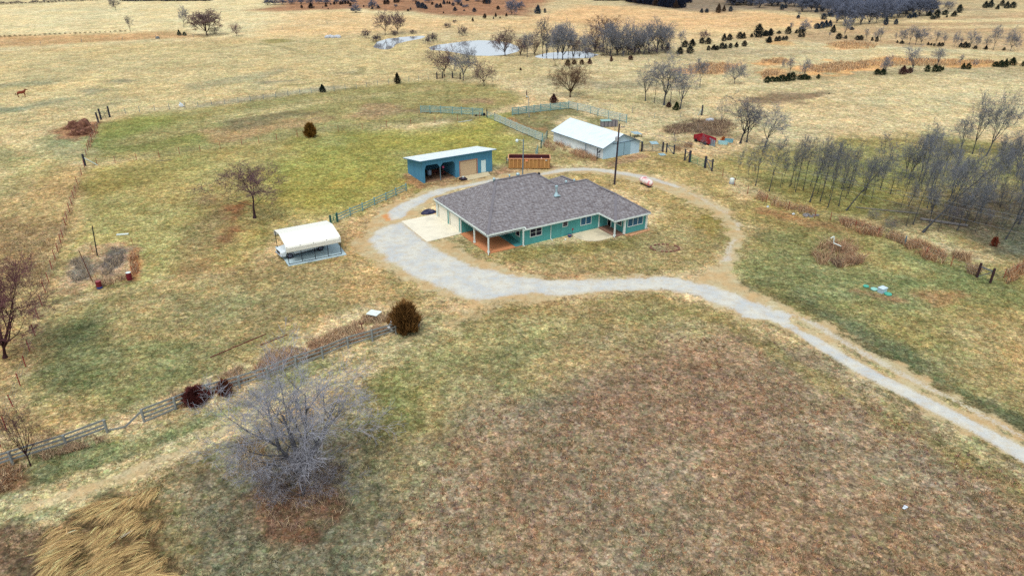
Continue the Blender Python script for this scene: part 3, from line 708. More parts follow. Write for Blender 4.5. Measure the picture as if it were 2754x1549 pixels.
# fascia and gutters
fa = MB()
def fasc(p, q): fa.bar((p[0], p[1], p[2] - .10), (q[0], q[1], q[2] - .10), .10, .20)
FE = [(0, 15.1, ZL), (0, 0, ZL), (5.2, 0, ZL), (5.2, -.35, ZM), (16.3, -.35, ZM), (16.3, -3.8, ZM), (22.1, -3.8, ZM), (22.1, 10.35, ZM)]
for p, q in zip(FE[:-1], FE[1:]): fasc(p, q)
fasc((0, 15.1, ZL), (17, 15.1, ZL)); fasc((14.35, 13.4, 2.42), (20.2, 13.4, 2.42))
H(fa, 'fascia', M_TRIM)
so = MB()
so.prism([(.06, .06), (5.1, .06), (5.1, -.28), (16.36, -.28), (16.36, -3.72), (22.03, -3.72), (22.03, 10.2), (17, 10.2), (16.9, 15), (.06, 15)], 2.12, 2.16)
H(so, 'soffit', M_TRIM)
# walls
wl = MB()
def wall(x0, x1, y0, y1): wl.box(x0, x1, y0, y1, 0, 2.12)
wall(.28, 5.0, 7.52, 7.66)           # back of the porch
wall(5.0, 5.14, .08, 7.52)           # side of the porch
wall(5.14, 18.2, .05, .19)           # front
wall(18.2, 18.34, -3.4, .05)         # entrance side
wall(18.34, 21.78, -3.4, -3.26)      # wing front
wall(21.64, 21.78, -3.26, 10.0)      # right end
wall(.28, 16.8, 14.64, 14.78)        # back of the garage
wall(16.66, 16.8, 10.0, 14.64)
wall(16.8, 21.64, 9.86, 10.0)
for y0, y1 in ((14.42, 14.64), (10.98, 11.5), (7.66, 8.14)): wall(.28, .42, y0, y1)
wl.box(.28, .42, 8.14, 14.42, 1.98, 2.12)
H(wl, 'wall', M_TEAL)
# garage doors
for i, (y0, y1) in enumerate(((11.58, 14.34), (8.22, 10.9))):
    d = MB()
    for k in range(4): d.box(.33, .38, y0, y1, .03 + k * .485, .03 + k * .485 + .475)
    dd = H(d, 'garage_door', M_CREAM, bevel=.01)
    f = MB(); f.box(.2, .275, y0 - .1, y0 - .003, 0, 2.06); f.box(.2, .275, y1 + .003, y1 + .1, 0, 2.06); f.box(.2, .275, y0, y1, 1.965, 2.06)
    H(f, 'door_frame', M_CREAM, dd)
# posts and corner boards
def post(x, y, w=.16, foot=True):
    p = MB(); p.box(x - w / 2, x + w / 2, y - w / 2, y + w / 2, .1, 2.3)
    if foot: p.box(x - w / 2 - .05, x + w / 2 + .05, y - w / 2 - .05, y + w / 2 + .05, .1, .3)
    H(p, 'porch_post', M_TRIM, bevel=.01)
post(.22, .2); post(.22, 3.84); post(16.6, -3.45); post(18.12, -3.5, .24, False)
for x0, x1, y0, y1 in ((.14, .27, 14.55, 14.78), (.14, .27, 7.46, 7.62), (4.94, 5.12, -.02, .04), (16.6, 16.76, -.04, .04), (21.66, 21.84, -3.46, -3.41)):
    H(MB().box(x0, x1, y0, y1, 0, 2.3), 'corner_board', M_TRIM)
# downspouts
def spout(pts): H(MB().tube(pts, .045, 8), 'downspout', M_TRIM)
spout([(.02, .12, 2.3), (.1, .0, 2.1), (.1, -.02, .35), (.02, -.14, .12), (-.12, -.32, .06)])
spout([(9.1, -.34, 2.2), (9.1, -.02, 2.0), (9.1, -.02, .2), (9.1, -.2, .08), (9.1, -.45, .05)])
spout([(5.05, -.33, 2.2), (5.05, -.09, 2.0), (5.05, -.09, .2), (5.05, -.25, .06)])
spout([(16.4, -3.72, 2.2), (16.44, -3.55, 2.0), (16.44, -3.55, .2), (16.36, -3.75, .06)])
spout([(21.95, -3.75, 2.2), (21.9, -3.5, 2.0), (21.9, -3.5, .2), (22.1, -3.65, .05)])
# windows: axis 'a' faces the front, axis 'b' faces left
def window(ax, pos, u0, u1, z0, z1, n=1, blind=0, rail=False):
    f = MB(); tw = .075
    def bx(m, a0, a1, c0, c1, o0, o1):
        if ax == 'a': m.box(a0, a1, pos - o1, pos - o0, c0, c1)
        else: m.box(pos - o1, pos - o0, a0, a1, c0, c1)
    bx(f, u0 - tw, u0, z0 - tw, z1 + tw, .004, .05); bx(f, u1, u1 + tw, z0 - tw, z1 + tw, .004, .05)
    bx(f, u0, u1, z0 - tw, z0, .004, .055); bx(f, u0, u1, z1, z1 + tw, .004, .05)
    wd = (u1 - u0) / n
    for k in range(1, n): bx(f, u0 + k * wd - .035, u0 + k * wd + .035, z0, z1, .004, .045)
    if rail:
        for k in range(n): bx(f, u0 + k * wd + .036, u0 + (k + 1) * wd - .036, (z0 + z1) / 2 - .015, (z0 + z1) / 2 + .015, .004, .03)
    fo = H(f, 'window', M_TRIM)
    for k in range(n):
        p = MB(); e0 = .036 if k else .001; e1 = .036 if k < n - 1 else .001
        bx(p, u0 + k * wd + e0, u0 + (k + 1) * wd - e1, z0 + .001, z1 - .001, .002, .016)
        H(p, 'pane', M_BLIND if blind else M_GLASS, fo)
window('a', .05, 6.08, 7.72, .98, 2.02, 2, 0, True)
window('a', .05, 10.98, 11.66, 1.36, 2.02)
window('a', .05, 13.78, 15.38, .98, 2.02, 2, 1)
window('a', -3.4, 18.74, 21.14, .96, 2.0, 3, 1)
window('b', 18.2, -2.8, -.95, 1.0, 2.0, 2, 0)
window('b', 5.0, .82, 1.66, 1.0, 2.0)
window('b', 5.0, 3.4, 4.3, 1.0, 2.0)
d = MB(); d.box(18.15, 18.195, -.66, .26 - .3, .16, 2.1); dr = H(d, 'front_door', M_BROWN)
f = MB(); f.box(18.12, 18.196, -.78, -.665, .1, 2.12); f.box(18.12, 18.196, -.035, .045, .1, 2.12); H(f, 'door_frame', M_TRIM, dr)
H(MB().lathe([(.001, 0), (.03, .01), (.03, .05), (.001, .06)], 8).xform(Matrix.Translation((18.12, -.6, 1.05)) @ Matrix.Rotation(-math.pi / 2, 4, 'Y')), 'door_handle', M_METAL, dr)
# floors
H(MB().prism([(.05, .05), (4.95, .0), (4.99, 7.5), (.1, 7.5)], 0, .10), 'porch_floor', M_CLAY)
H(MB().prism([(16.5, -3.6), (18.18, -3.6), (18.18, .04), (16.62, .04)], 0, .14), 'porch_floor', M_CLAY2)
pt = [(12.2, -.02), (12.12, -1.2), (12.35, -2.2), (12.9, -3.0), (13.6, -3.42), (14.6, -3.6), (15.6, -3.55), (16.49, -3.45), (16.49, -.02)]
H(MB().prism(pt, 0, .09), 'patio', M_PATIO)
rp = MB(); rp.add([(3.95, .06, .11), (4.98, .06, .11), (4.98, 4.0, .5), (3.95, 4.0, .5), (3.95, .06, .10), (4.98, .06, .10), (4.98, 4.0, .10), (3.95, 4.0, .10)],
                  [(0, 1, 2, 3), (4, 7, 6, 5), (0, 4, 5, 1), (1, 5, 6, 2), (2, 6, 7, 3), (3, 7, 4, 0)])
rp.box(3.95, 4.98, 4.0, 5.4, .10, .5)
H(rp, 'ramp', M_RAMP)
# roof vents and flue
def vent(x, y, z, big=1.0, dark=False):
    v = MB(); v.lathe([(.18 * big, -.1), (.16 * big, .12), (.26 * big, .16), (.28 * big, .3), (.2 * big, .42), (.02, .46)], 12)
    o = H(v, 'roof_vent', M_BLACK if dark else M_METAL, smooth=True); o.location = (x, y, z)
vent(5.2, 7.55, 6.26, .7); vent(8.9, 7.75, 6.26, .95); vent(7.6, 7.7, 6.26, .4); vent(11.9, 7.3, 5.96, .7, True); vent(14.9, 5.25, 4.94, .65); vent(16.2, 5.2, 4.94, .5)
fl = MB(); fl.lathe([(.34, 0), (.3, .1), (.13, .42), (.12, .95), (.11, 1.0), (.2, 1.05), (.22, 1.28), (.05, 1.34)], 12); fl.box(-.4, .4, -.4, .4, -.06, .02)
o = H(fl, 'flue', M_METAL, smooth=False); o.location = (12.15, 3.45, 4.32)

# things at the house walls
fbx, fby = math.cos(HA), math.sin(HA)
def hp(a, b, z=0): return (HO[0] + a * fbx - b * fby, HO[1] + a * fby + b * fbx, z)
rngS = random.Random(4)
edge = empty('stone_edging', hp(20, -4), HA, 'row of tan stones edging the bare flower bed below the wing windows', 'edging')
for k in range(22):
    u = k / 21; a = 18.25 + u * 3.9; b_ = -4.25 + .3 * u + (.45 * max(0, (u - .93) / .07)) - rngS.random() * .05
    if k in (0, 1): a, b_ = 18.2 - .02 * k, -3.75 - .22 * k
    bm = bmesh.new(); bmesh.ops.create_icosphere(bm, subdivisions=1, radius=.13 + rngS.random() * .05)
    for v in bm.verts: v.co = Vector((v.co.x * 1.2, v.co.y, v.co.z * .8)) + Vector([rngS.uniform(-.02, .02) for _ in range(3)])
    me = bpy.data.meshes.new('stone'); bm.to_mesh(me); bm.free(); me.materials.append(M_STONE)
    o = link('stone', me, edge, (a - 20, b_ + 4, .08)); o.rotation_euler = (0, 0, rngS.random() * 3)
bed = MB().prism([(18.3, -4.1), (21.9, -3.85), (21.8, -3.42), (18.3, -3.42)], 0, .03).build('flower_bed', mat('bare_soil', (172, 132, 96), .95, .25, 3)); bed.location = HO; bed.rotation_euler = (0, 0, HA); bed['kind'] = 'structure'
t_ = empty('plant_tub', hp(11.7, -.5), 0, 'dark blue plastic tub on the grass against the teal front wall', 'tub')
MB().lathe([(.2, 0), (.27, .28), (.3, .3), (.27, .3), (.22, .06)], 14).build('body', mat('blue_plastic', (30, 66, 140), .4), t_)
MB().lathe([(.24, 0), (.24, .02)], 14).build('soil', mat('bare_soil', (172, 132, 96))).parent = t_; t_.children[1].location = (0, 0, .2)
bl = MB().lathe([(.001, 0)] + [(.11 * math.sin(math.pi * k / 8), .11 - .11 * math.cos(math.pi * k / 8)) for k in range(1, 8)] + [(.001, .22)], 12).build('ball', M_TRIM, smooth=True)
bl.location = hp(10.6, -1.15); tag(bl, 'white ball lying on the lawn in front of the teal wall', 'ball')
sg = empty('garden_sign', hp(12.1, -.55), HA, 'small faded red disc on a thin pole beside the patio edge', 'sign')
MB().tube([(0, 0, 0), (0, 0, 1.0)], .02, 6).build('pole', M_BLACK, sg)
MB().tube([(0, -.015, .98), (0, .015, .98)], .16, 12).build('disc', mat('faded_red', (136, 70, 78), .6), sg)
tp = MB()
bm = bmesh.new(); bmesh.ops.create_icosphere(bm, subdivisions=3, radius=1)
for v in bm.verts:
    v.co = Vector((v.co.x * 1.15, v.co.y * .8, max(0, v.co.z) * .34 * (1 + .5 * math.sin(v.co.x * 5 + v.co.y * 4))))
me = bpy.data.meshes.new('tarp'); bm.to_mesh(me); bm.free(); me.materials.append(mat('navy_tarp', (34, 36, 72), .45, .35, 3))
o = link('tarp_heap', me); px_ = at(1153, 572); o.location = px_; o.rotation_euler = (0, 0, .5); tag(o, 'crumpled navy tarp heap beside the concrete parking pad', 'tarp')

# parking pad of the garage
pad = MB().prism([(-4.75, 15.5), (-4.75, 7.22), (.1, 7.48), (.32, 7.5), (.32, 14.9), (.2, 15.6)], 0, .07).build('pavement', M_CONC)
pad.location = HO; pad.rotation_euler = (0, 0, HA); pad['kind'] = 'structure'

# ================================================================== BLUE SHED
M_BLUE = mat('blue_boards', (80, 146, 178), .8, .14, 1.4, streak=(4, 4, .3), c2=(60, 122, 164), var2=.6)
M_BLUED = mat('blue_frame', (58, 118, 152), .8, .1, 2)
M_TIN = mat('white_tin', (236, 248, 250), .45, .05, 1.5, streak=(4, .4, .4), spec=.4, c2=(206, 222, 226), var2=.5)
M_OR = mat('pink_frame', (190, 128, 112), .7, .1, 2)
M_TAN = mat('tan_door', (208, 184, 150), .6, .05, 1.5)
SO = (-13.77, 105.47, 0); SA = R(30.6)
shed = empty('shed', SO, SA, 'blue boarded open-front shed with a white lean-to tin roof', 'shed')
SL, SD, SF, SB = 12.26, 6.05, 3.55, 2.6
w = MB()
def swall(x0, x1, y0, y1, z0, z1): w.box(x0, x1, y0, y1, z0, z1)
# side walls with sloping tops
for x0, x1 in ((0, .1), (SL - .1, SL), (5.65, 5.75)):
    w.add([(x, y, z) for x in (x0, x1) for (y, z) in ((.11, 0), (SD - .1, 0), (SD - .1, SB), (.11, SF - .03))],
          [(0, 1, 2, 3), (7, 6, 5, 4), (0, 4, 5, 1), (1, 5, 6, 2), (2, 6, 7, 3), (3, 7, 4, 0)])
swall(.0, SL, SD - .1, SD, 0, SB)
# front: header with cut corners over two bays, then the wall with door openings
def panel(poly):
    n = len(poly)
    w.add([(x, 0, z) for x, z in poly] + [(x, .105, z) for x, z in poly], [tuple(range(n)), tuple(range(2 * n - 1, n - 1, -1))] + [(i, n + i, n + (i + 1) % n, (i + 1) % n) for i in range(n)])
panel([(.0, 0), (.34, 0), (.34, 2.15), (.0, 2.15)])
panel([(.0, 2.155), (.34, 2.155), (.62, 2.75), (2.45, 2.75), (2.92, 2.2), (3.02, 2.2), (3.45, 2.75), (5.2, 2.75), (5.55, 2.25), (5.9, 2.25), (5.9, SF), (.0, SF)])
panel([(5.55, 0), (5.9, 0), (5.9, 2.245), (5.55, 2.245)])
panel([(5.905, 0), (6.35, 0), (6.35, SF), (5.905, SF)]); panel([(6.355, 2.5), (9.5, 2.5), (9.5, SF), (6.355, SF)])
panel([(9.505, 0), (10.2, 0), (10.2, SF), (9.505, SF)]); panel([(10.205, 2.12), (11.12, 2.12), (11.12, SF), (10.205, SF)]); panel([(11.125, 0), (SL, 0), (SL, SF), (11.125, SF)])
w.build('wall', M_BLUE, shed)
rr = MB(); rr.slabpoly([(-.55, -.45, SF + .16), (SL + .55, -.45, SF + .16), (SL + .55, SD + .35, SB - .02), (-.55, SD + .35, SB - .02)], .05)
for k in range(0, 44): rr.bar((-.5 + k * .31, -.44, SF + .165), (-.5 + k * .31, SD + .34, SB - .013), .03, .02)
sroof = rr.build('roof', M_TIN, shed)
e = MB()
for k in range(13): e.bar((.1 + k * 1.0, -.40, SF + .06), (.1 + k * 1.0, .02, SF + .0), .05, .12)
e.bar((-.56, -.46, SF + .08), (SL + .56, -.46, SF + .08), .03, .09)
e.bar((-.57, -.45, SF + .07), (-.57, SD + .35, SB - .11), .03, .1)
e.build('rafter', M_BLUED, sroof)
gd = MB()
for k in range(5): gd.box(6.42, 9.43, .06, .1, .04 + k * .49, .04 + k * .49 + .482)
q = gd.build('garage_door', M_TAN, shed, bevel=.01)
MB().box(6.30, 6.41, -.03, -.004, 0, 2.56).box(9.44, 9.55, -.03, -.004, 0, 2.56).box(6.41, 9.44, -.03, -.004, 2.49, 2.56).build('door_frame', M_OR, q)
MB().box(10.22, 11.1, .03, .08, .08, 2.1).build('door', mat('pale_blue_door', (214, 240, 244), .5, .03), shed, bevel=.01)
MB().box(2.92, 3.02, .0, .1, .0, 2.195).build('post', mat('grey_pole', (110, 136, 150), .7), shed)
MB().prism([(.12, .12), (5.62, .12), (5.62, SD - .14), (.12, SD - .14)], 0, .02).build('dirt_floor', mat('shed_dirt', (150, 118, 92), .95, .2, 1), shed)
ap = MB().prism([(6.2, -.01), (6.6, -2.3), (10.9, -1.9), (11.4, -.01)], 0, .06).build('pavement', mat('apron_concrete', (206, 194, 160), .9, .08, 1)); ap.location = SO; ap.rotation_euler = (0, 0, SA); ap['kind'] = 'structure'
cS, sS = math.cos(SA), math.sin(SA)
def sp_(a, b, z=0): return (SO[0] + a * cS - b * sS, SO[1] + a * sS + b * cS, z)
M_RUST = mat('rusty_iron', (104, 52, 46), .8, .3, 6)
M_DRUM = mat('grey_blue_plastic', (120, 146, 170), .5, .1, 3)
d = empty('drum', sp_(1.75, 1.5), SA, 'pale blue drum on a dark stand inside the open shed', 'drum')
MB().lathe([(.02, .62), (.26, .64), (.34, .8), (.34, 1.3), (.26, 1.46), (.02, 1.5)], 14).build('body', M_DRUM, d, smooth=True)
s_ = MB()
for x in (-.28, .28):
    for y in (-.28, .28): s_.bar((x, y, 0), (x * .8, y * .8, .68), .06)
s_.build('stand', M_BLACK, d)
im = empty('farm_implement', sp_(2.9, 2.6), SA, 'rusty farm implement with bare tines parked in the shed', 'implement')
q = MB(); q.bar((-1.1, 0, .7), (1.1, 0, .7), .1); q.bar((-1.1, .6, .6), (1.1, .6, .6), .1); q.bar((0, -.7, .5), (0, .9, .7), .1)
q.build('frame', M_RUST, im)
for k in range(7): MB().tube([(-1 + k * .33, 0, .7), (-1 + k * .33, -.25, .5), (-1 + k * .33, -.3, .2), (-1 + k * .33, -.1, .05)], .025, 5).build('tine', M_RUST, im)
for x in (-1.0, 1.0): MB().tube([(x - .06, .6, .35), (x + .06, .6, .35)], .33, 14).build('wheel', M_BLACK, im)
tl = empty('tiller', sp_(4.5, 2.2), SA + .4, 'dark red garden tiller standing on the shed floor under a pink balloon', 'tiller')
MB().box(-.35, .35, -.2, .2, .25, .6).build('engine', M_RUST, tl, bevel=.04)
MB().tube([(-.3, .15, .5), (-1.0, .2, 1.0)], .025, 6).tube([(-.3, -.15, .5), (-1.0, -.2, 1.0)], .025, 6).build('handlebar', M_BLACK, tl)
for y in (-.28, .28): MB().tube([(0, y - .05, .24), (0, y + .05, .24)], .24, 14).build('wheel', M_BLACK, tl)
bn = MB().lathe([(.001, 0)] + [(.19 * math.sin(math.pi * k / 8), .2 - .2 * math.cos(math.pi * k / 8)) for k in range(1, 8)] + [(.001, .4)], 14)
bn.tube([(0, 0, 0), (0, .03, -.6)], .012, 4)
o = bn.build('balloon', mat('pink_rubber', (250, 120, 170), .35), smooth=True); o.location = sp_(4.35, 1.9, 1.25); tag(o, 'pink balloon above the garden tiller in the open shed', 'balloon')
mw = empty('push_mower', at(1246, 484), .6, 'low dark mower with a white cap beside the tan shed door', 'mower')
MB().lathe([(.5, .12), (.52, .3), (.4, .4), (.02, .42)], 16).build('deck', mat('dark_plum', (52, 44, 62), .5), mw)
MB().lathe([(.16, .42), (.16, .56), (.02, .6)], 10).build('engine', M_TRIM, mw)
for x, y in ((.42, .36), (.42, -.36), (-.42, .36), (-.42, -.36)): MB().tube([(x, y - .04, .14), (x, y + .04, .14)], .14, 12).build('wheel', M_BLACK, mw)

# ================================================================== BARN
M_BARN = mat('whitewashed_boards', (232, 244, 248), .85, .06, 1.2, c2=(178, 198, 212), var2=.45, streak=(1, 1, 2.2))
M_GABLE = mat('white_gable', (190, 222, 240), .8, .05, 1.4)
M_BDOOR = mat('grey_barn_door', (150, 188, 206), .8, .08, 1.4)
BN = at(1622, 429); BA, BB = R(31.5), R(124.3)
ba = Vector((math.cos(BA), math.sin(BA))); bb = Vector((math.cos(BB), math.sin(BB)))
barn = empty('barn', BN, 0, 'long white barn with a pale tin gable roof and grey sliding door', 'barn')
def bp_(a, b, z): v = ba * a + bb * b; return (v.x, v.y, z)
BW, BL, BE, BR = 8.0, 14.1, 2.05, 3.9
q = MB()
def bpoly(pts, th):   # wall polygon in barn coordinates, thickness vector th (a,b)
    n = len(pts); vs = [bp_(*p) for p in pts] + [bp_(p[0] + th[0], p[1] + th[1], p[2]) for p in pts]
    q.add(vs, [tuple(range(n)), tuple(range(2 * n - 1, n - 1, -1))] + [(i, n + i, n + (i + 1) % n, (i + 1) % n) for i in range(n)])
q.cur = 0
bpoly([(0, .11, 0), (0, BL, 0), (0, BL, BE), (0, .11, BE)], (.1, 0)); bpoly([(BW, .11, 0), (BW, BL, 0), (BW, BL, BE), (BW, .11, BE)], (-.1, 0))
bpoly([(0.11, BL, 0), (BW - .11, BL, 0), (BW - .11, BL, BE), (BW / 2, BL, BR - .1), (0.11, BL, BE)], (0, -.1))
q.cur = 1
bpoly([(0, 0, 0), (BW, 0, 0), (BW, 0, BE), (BW / 2, 0, BR - .06), (0, 0, BE)], (0, .1))
q.build('wall', [M_BARN, M_GABLE], barn)
q = MB()
q.slabpoly([bp_(-.35, -.3, BE - .08), bp_(BW / 2, -.3, BR), bp_(BW / 2, BL + .3, BR), bp_(-.35, BL + .3, BE - .08)], .05)
q.slabpoly([bp_(BW + .35, -.3, BE - .08), bp_(BW + .35, BL + .3, BE - .08), bp_(BW / 2, BL + .3, BR), bp_(BW / 2, -.3, BR)], .05)
for k in range(22): q.bar(bp_(-.34, -.28 + k * .7, BE - .07), bp_(BW / 2, -.28 + k * .7, BR + .005), .04, .02)
q.build('roof', mat('pale_tin', (226, 242, 248), .4, .05, 1, spec=.4, c2=(200, 220, 230), var2=.5), barn)
q = MB(); q.bar(bp_(-.36, -.31, BE - .12), bp_(BW / 2, -.31, BR - .05), .04, .12); q.bar(bp_(BW + .36, -.31, BE - .12), bp_(BW / 2, -.31, BR - .05), .04, .14)
q.bar(bp_(-.37, -.3, BE - .13), bp_(-.37, BL + .3, BE - .13), .04, .1)
q.build('fascia', mat('slate_trim', (96, 120, 140), .6), barn)
q = MB()
def bbx(a0, a1, b0, b1, z0, z1):
    q.add([bp_(a, b, z) for z in (z0, z1) for b in (b0, b1) for a in (a0, a1)], [(0, 2, 3, 1), (4, 5, 7, 6), (0, 1, 5, 4), (2, 6, 7, 3), (0, 4, 6, 2), (1, 3, 7, 5)])
bbx(3.0, 5.9, -.06, -.01, .1, 2.35); dq = q.build('sliding_door', M_BDOOR, barn)
q = MB(); bbx(1.9, 7.2, -.09, -.015, 2.37, 2.45); q.build('door_track', mat('slate_trim', (96, 120, 140)), dq)
q = MB(); bbx(4.42, 4.47, -.075, -.062, .15, 2.3); q.build('handle', M_BLACK, dq)
q = MB(); q.tube([bp_(-.3, 4.4, 0), bp_(-.3, 4.4, BE - .15)], .05, 6); q.build('downspout', mat('slate_trim', (96, 120, 140)), barn)
for p_, lab in (((1605.5, 428), 'dark plank pen panel leaning at the near barn corner'),):
    gp = empty('pen_panel', at(*p_), BA + .25, lab, 'panel')
    for x in (0, 1.1): MB().box(x - .06, x + .06, -.06, .06, 0, 1.85 + .2 * x).build('post', mat('dark_timber', (54, 56, 70), .8), gp)
    q = MB()
    for z in (.3, .7, 1.05): q.bar((0, -.08, z), (1.1, -.08, z), .04, .05)
    q.bar((.1, -.1, 1.1), (1.05, -.1, 1.5), .1, .14)
    q.build('rail', mat('dark_timber', (54, 56, 70)), gp)
# ================================================================== CARPORT AND PICKUP
M_ROOFC = mat('cream_steel', (246, 248, 238), .4, .02, 1.2, spec=.4)
KO = (-26.1, 75.2, 0); KA = R(29.5)
slab = MB().prism([(-.15, -.3), (6.75, -.45), (6.95, 5.6), (-.2, 6.25)], 0, .08).build('pavement', mat('slab_concrete', (186, 210, 216), .85, .10, 1.0, c2=(140, 160, 172), var2=.5))
slab.location = KO; slab.rotation_euler = (0, 0, KA); slab['kind'] = 'structure'
cpt = empty('carport', (KO[0], KO[1], .08), KA, 'open steel carport with a cream rounded roof on thin black posts', 'carport')
CL, CW = 6.25, 6.0
prof = [(-.05, 1.55), (-.05, 2.05), (.02, 2.2), (.14, 2.3), (.35, 2.38), (CW / 2, 2.82), (CW - .35, 2.38), (CW - .14, 2.3), (CW - .02, 2.2), (CW + .05, 2.05), (CW + .05, 1.62)]
q = MB(); n = len(prof)
vs = []
for x in (-.12, CL + .12):
    vs += [(x, y, z) for y, z in prof] + [(x, y + (.03 if y < 0 else -.03 if y > CW else 0), z - .035) for y, z in prof]
fs = []
for i in range(n - 1):
    fs += [(i, i + 1, 2 * n + i + 1, 2 * n + i), (n + i, 3 * n + i, 3 * n + i + 1, n + i + 1), (i, n + i, n + i + 1, i + 1), (2 * n + i, 2 * n + i + 1, 3 * n + i + 1, 3 * n + i)]
fs += [(0, 2 * n, 3 * n, n), (n - 1, 2 * n - 1, 4 * n - 1, 3 * n - 1)]
q.add(vs, fs)
for y, z in ((-.065, 1.66), (-.065, 1.78), (-.065, 1.9), (-.065, 2.0)): q.bar((-.11, y, z), (CL + .11, y, z), .012, .03)
for k in range(20):
    x = -.1 + k * (CL + .2) / 19
    q.bar((x, .36, 2.395), (x, CW / 2, 2.83), .03, .02); q.bar((x, CW - .36, 2.395), (x, CW / 2, 2.83), .03, .02)
q.build('roof', M_ROOFC, cpt)
for y in (.0, CW):
    for k in range(5):
        MB().bar((k * CL / 4, y, 0), (k * CL / 4, y, 2.2), .065).build('post', M_BLACK, cpt)
    MB().bar((.034, y, .03), (CL - .034, y, .03), .06).build('base_rail', M_BLACK, cpt)
for k in range(5):
    x = k * CL / 4
    MB().tube([(x, .02, 2.15), (x, .4, 2.33), (x, CW / 2, 2.76), (x, CW - .4, 2.33), (x, CW - .02, 2.15)], .03, 6).build('bow', M_BLACK, cpt)

M_PAINT = mat('silver_white_paint', (222, 236, 244), .25, .02, 1, spec=.6)
M_TYRE = mat('tyre_rubber', (26, 26, 38), .8, .1, 4)
M_RIM = mat('grey_rim', (120, 124, 140), .35, .1, 4, metal=.5)
M_CHROME = mat('chrome', (200, 210, 220), .2, .05, 2, metal=.7)
f1, r1 = Vector(at(781.5, 697)), Vector(at(863, 676)); ax_ = (f1 - r1).normalized()
nrm = Vector((ax_.y, -ax_.x, 0))          # driver's side points to the camera
if nrm.y > 0: nrm = -nrm
mid = (f1 + r1) / 2 - nrm * .92
truck = empty('pickup_truck', (mid.x, mid.y, .08), math.atan2(ax_.y, ax_.x), 'silver white pickup truck parked under the cream carport', 'truck')
WB = (f1 - r1).length / 2
# body by stations: x, half width at sill / belt / top, belt and top heights
def body():
    q = MB()
    st = [(WB + 1.02, .80, .84, .60, .48, .78, 1.02), (WB + .9, .90, .93, .78, .42, .86, 1.08), (WB + .55, .97, .99, .86, .40, .98, 1.16), (WB - .5, .99, 1.0, .88, .42, 1.02, 1.22), (WB - .75, 1.0, 1.0, .88, .42, 1.05, 1.24),
          (-WB + 1.05, 1.0, 1.0, .9, .42, 1.06, 1.26), (-WB + .9, 1.0, 1.0, .96, .42, 1.1, 1.28), (-WB - 1.2, .99, .99, .95, .46, 1.1, 1.28), (-WB - 1.28, .96, .97, .93, .5, 1.08, 1.24)]
    vs = []
    for x, a, b, c, z0, z1, z2 in st: vs += [(x, -a, z0), (x, -b, z1), (x, -c, z2), (x, c, z2), (x, b, z1), (x, a, z0)]
    fs = [(0, 1, 2, 3, 4, 5)]
    for i in range(len(st) - 1):
        for k in range(6): fs.append((i * 6 + k, i * 6 + (k + 1) % 6, (i + 1) * 6 + (k + 1) % 6, (i + 1) * 6 + k))
    e = (len(st) - 1) * 6; fs.append(tuple(e + k for k in (5, 4, 3, 2, 1, 0)))
    q.add(vs, fs)
    return q
bo = body().build('body', M_PAINT, truck, bevel=.05, smooth=False)
cab = MB(); st = [(WB - .78, .84, 1.25), (WB - 1.45, .72, 1.86), (-WB + 1.35, .72, 1.9), (-WB + 1.02, .82, 1.27)]
vs = []
for x, a, z in st: vs += [(x, -a, z), (x, a, z)]
cab.add(vs + [(st[0][0], -.88, 1.2), (st[0][0], .88, 1.2), (st[3][0], -.88, 1.2), (st[3][0], .88, 1.2)], [(0, 1, 3, 2), (2, 3, 5, 4), (4, 5, 7, 6), (0, 2, 4, 6, 10, 8), (1, 9, 11, 7, 5, 3), (8, 9, 1, 0), (6, 7, 11, 10), (8, 10, 11, 9)])
cab.build('cab', M_PAINT, truck, bevel=.05)
gl = MB(); gl.add([(WB - .86, -.72, 1.34), (WB - .86, .72, 1.34), (WB - 1.40, .64, 1.83), (WB - 1.40, -.64, 1.83)], [(0, 1, 2, 3)]).xform(Matrix.Translation((.035, 0, .025)))
gl.build('windscreen', M_GLASS, truck)
for s in (-1, 1):
    q = MB(); y0 = s * .868; y1 = s * .765
    for x0, x1 in ((WB - 1.0, WB - 1.75), (WB - 1.85, -WB + 1.25)):
        q.add([(x0, y0, 1.32), (x1, y0, 1.32), (x1 + .03, y1, 1.8), (x0 - .42 if x0 > WB - 1.2 else x0, y1, 1.8)], [(0, 1, 2, 3)])
    q.build('side_window', M_GLASS, truck)
    MB().box(WB + .92, WB + 1.01, s * .74 - .14, s * .74 + .14, .78, .95).build('headlight', mat('clear_lens', (236, 246, 250), .1, .02, spec=.7), truck, bevel=.02)
    MB().box(WB - 1.0, WB - .86, s * 1.12 - .1, s * 1.12 + .1, 1.2, 1.4).build('mirror', M_BLACK, truck, bevel=.02)
    MB().bar((WB - .55, s * 1.03, .42), (-WB + .6, s * 1.03, .42), .12, .05).build('running_board', M_BLACK, truck)
    for x in (WB, -WB):
        wlx = MB().tube([(x, s * .74, .39), (x, s * .78, .39), (x, s * .98, .39), (x, s * 1.01, .39)], [.33, .39, .39, .34], 22).build('wheel', M_TYRE, truck)
        r = MB().tube([(x, s * 1.0, .39), (x, s * 1.022, .39)], .24, 18)
        for a in range(5): r.bar((x, s * 1.03, .39), (x + .22 * math.cos(a * 1.2566), s * 1.03, .39 + .22 * math.sin(a * 1.2566)), .06, .03)
        r.build('rim', M_RIM, wlx)
        MB().tube([(x + .5 * math.cos(a * math.pi / 8), s * 1.004, .39 + .5 * math.sin(a * math.pi / 8)) for a in range(9)], .045, 6).build('wheel_arch', M_BLACK, truck)
MB().box(WB + .98, WB + 1.05, -.5, .5, .66, 1.0).build('grille', M_BLACK, truck, bevel=.02)
MB().box(WB + .9, WB + 1.12, -.95, .95, .42, .6).build('bumper', M_CHROME, truck, bevel=.05)
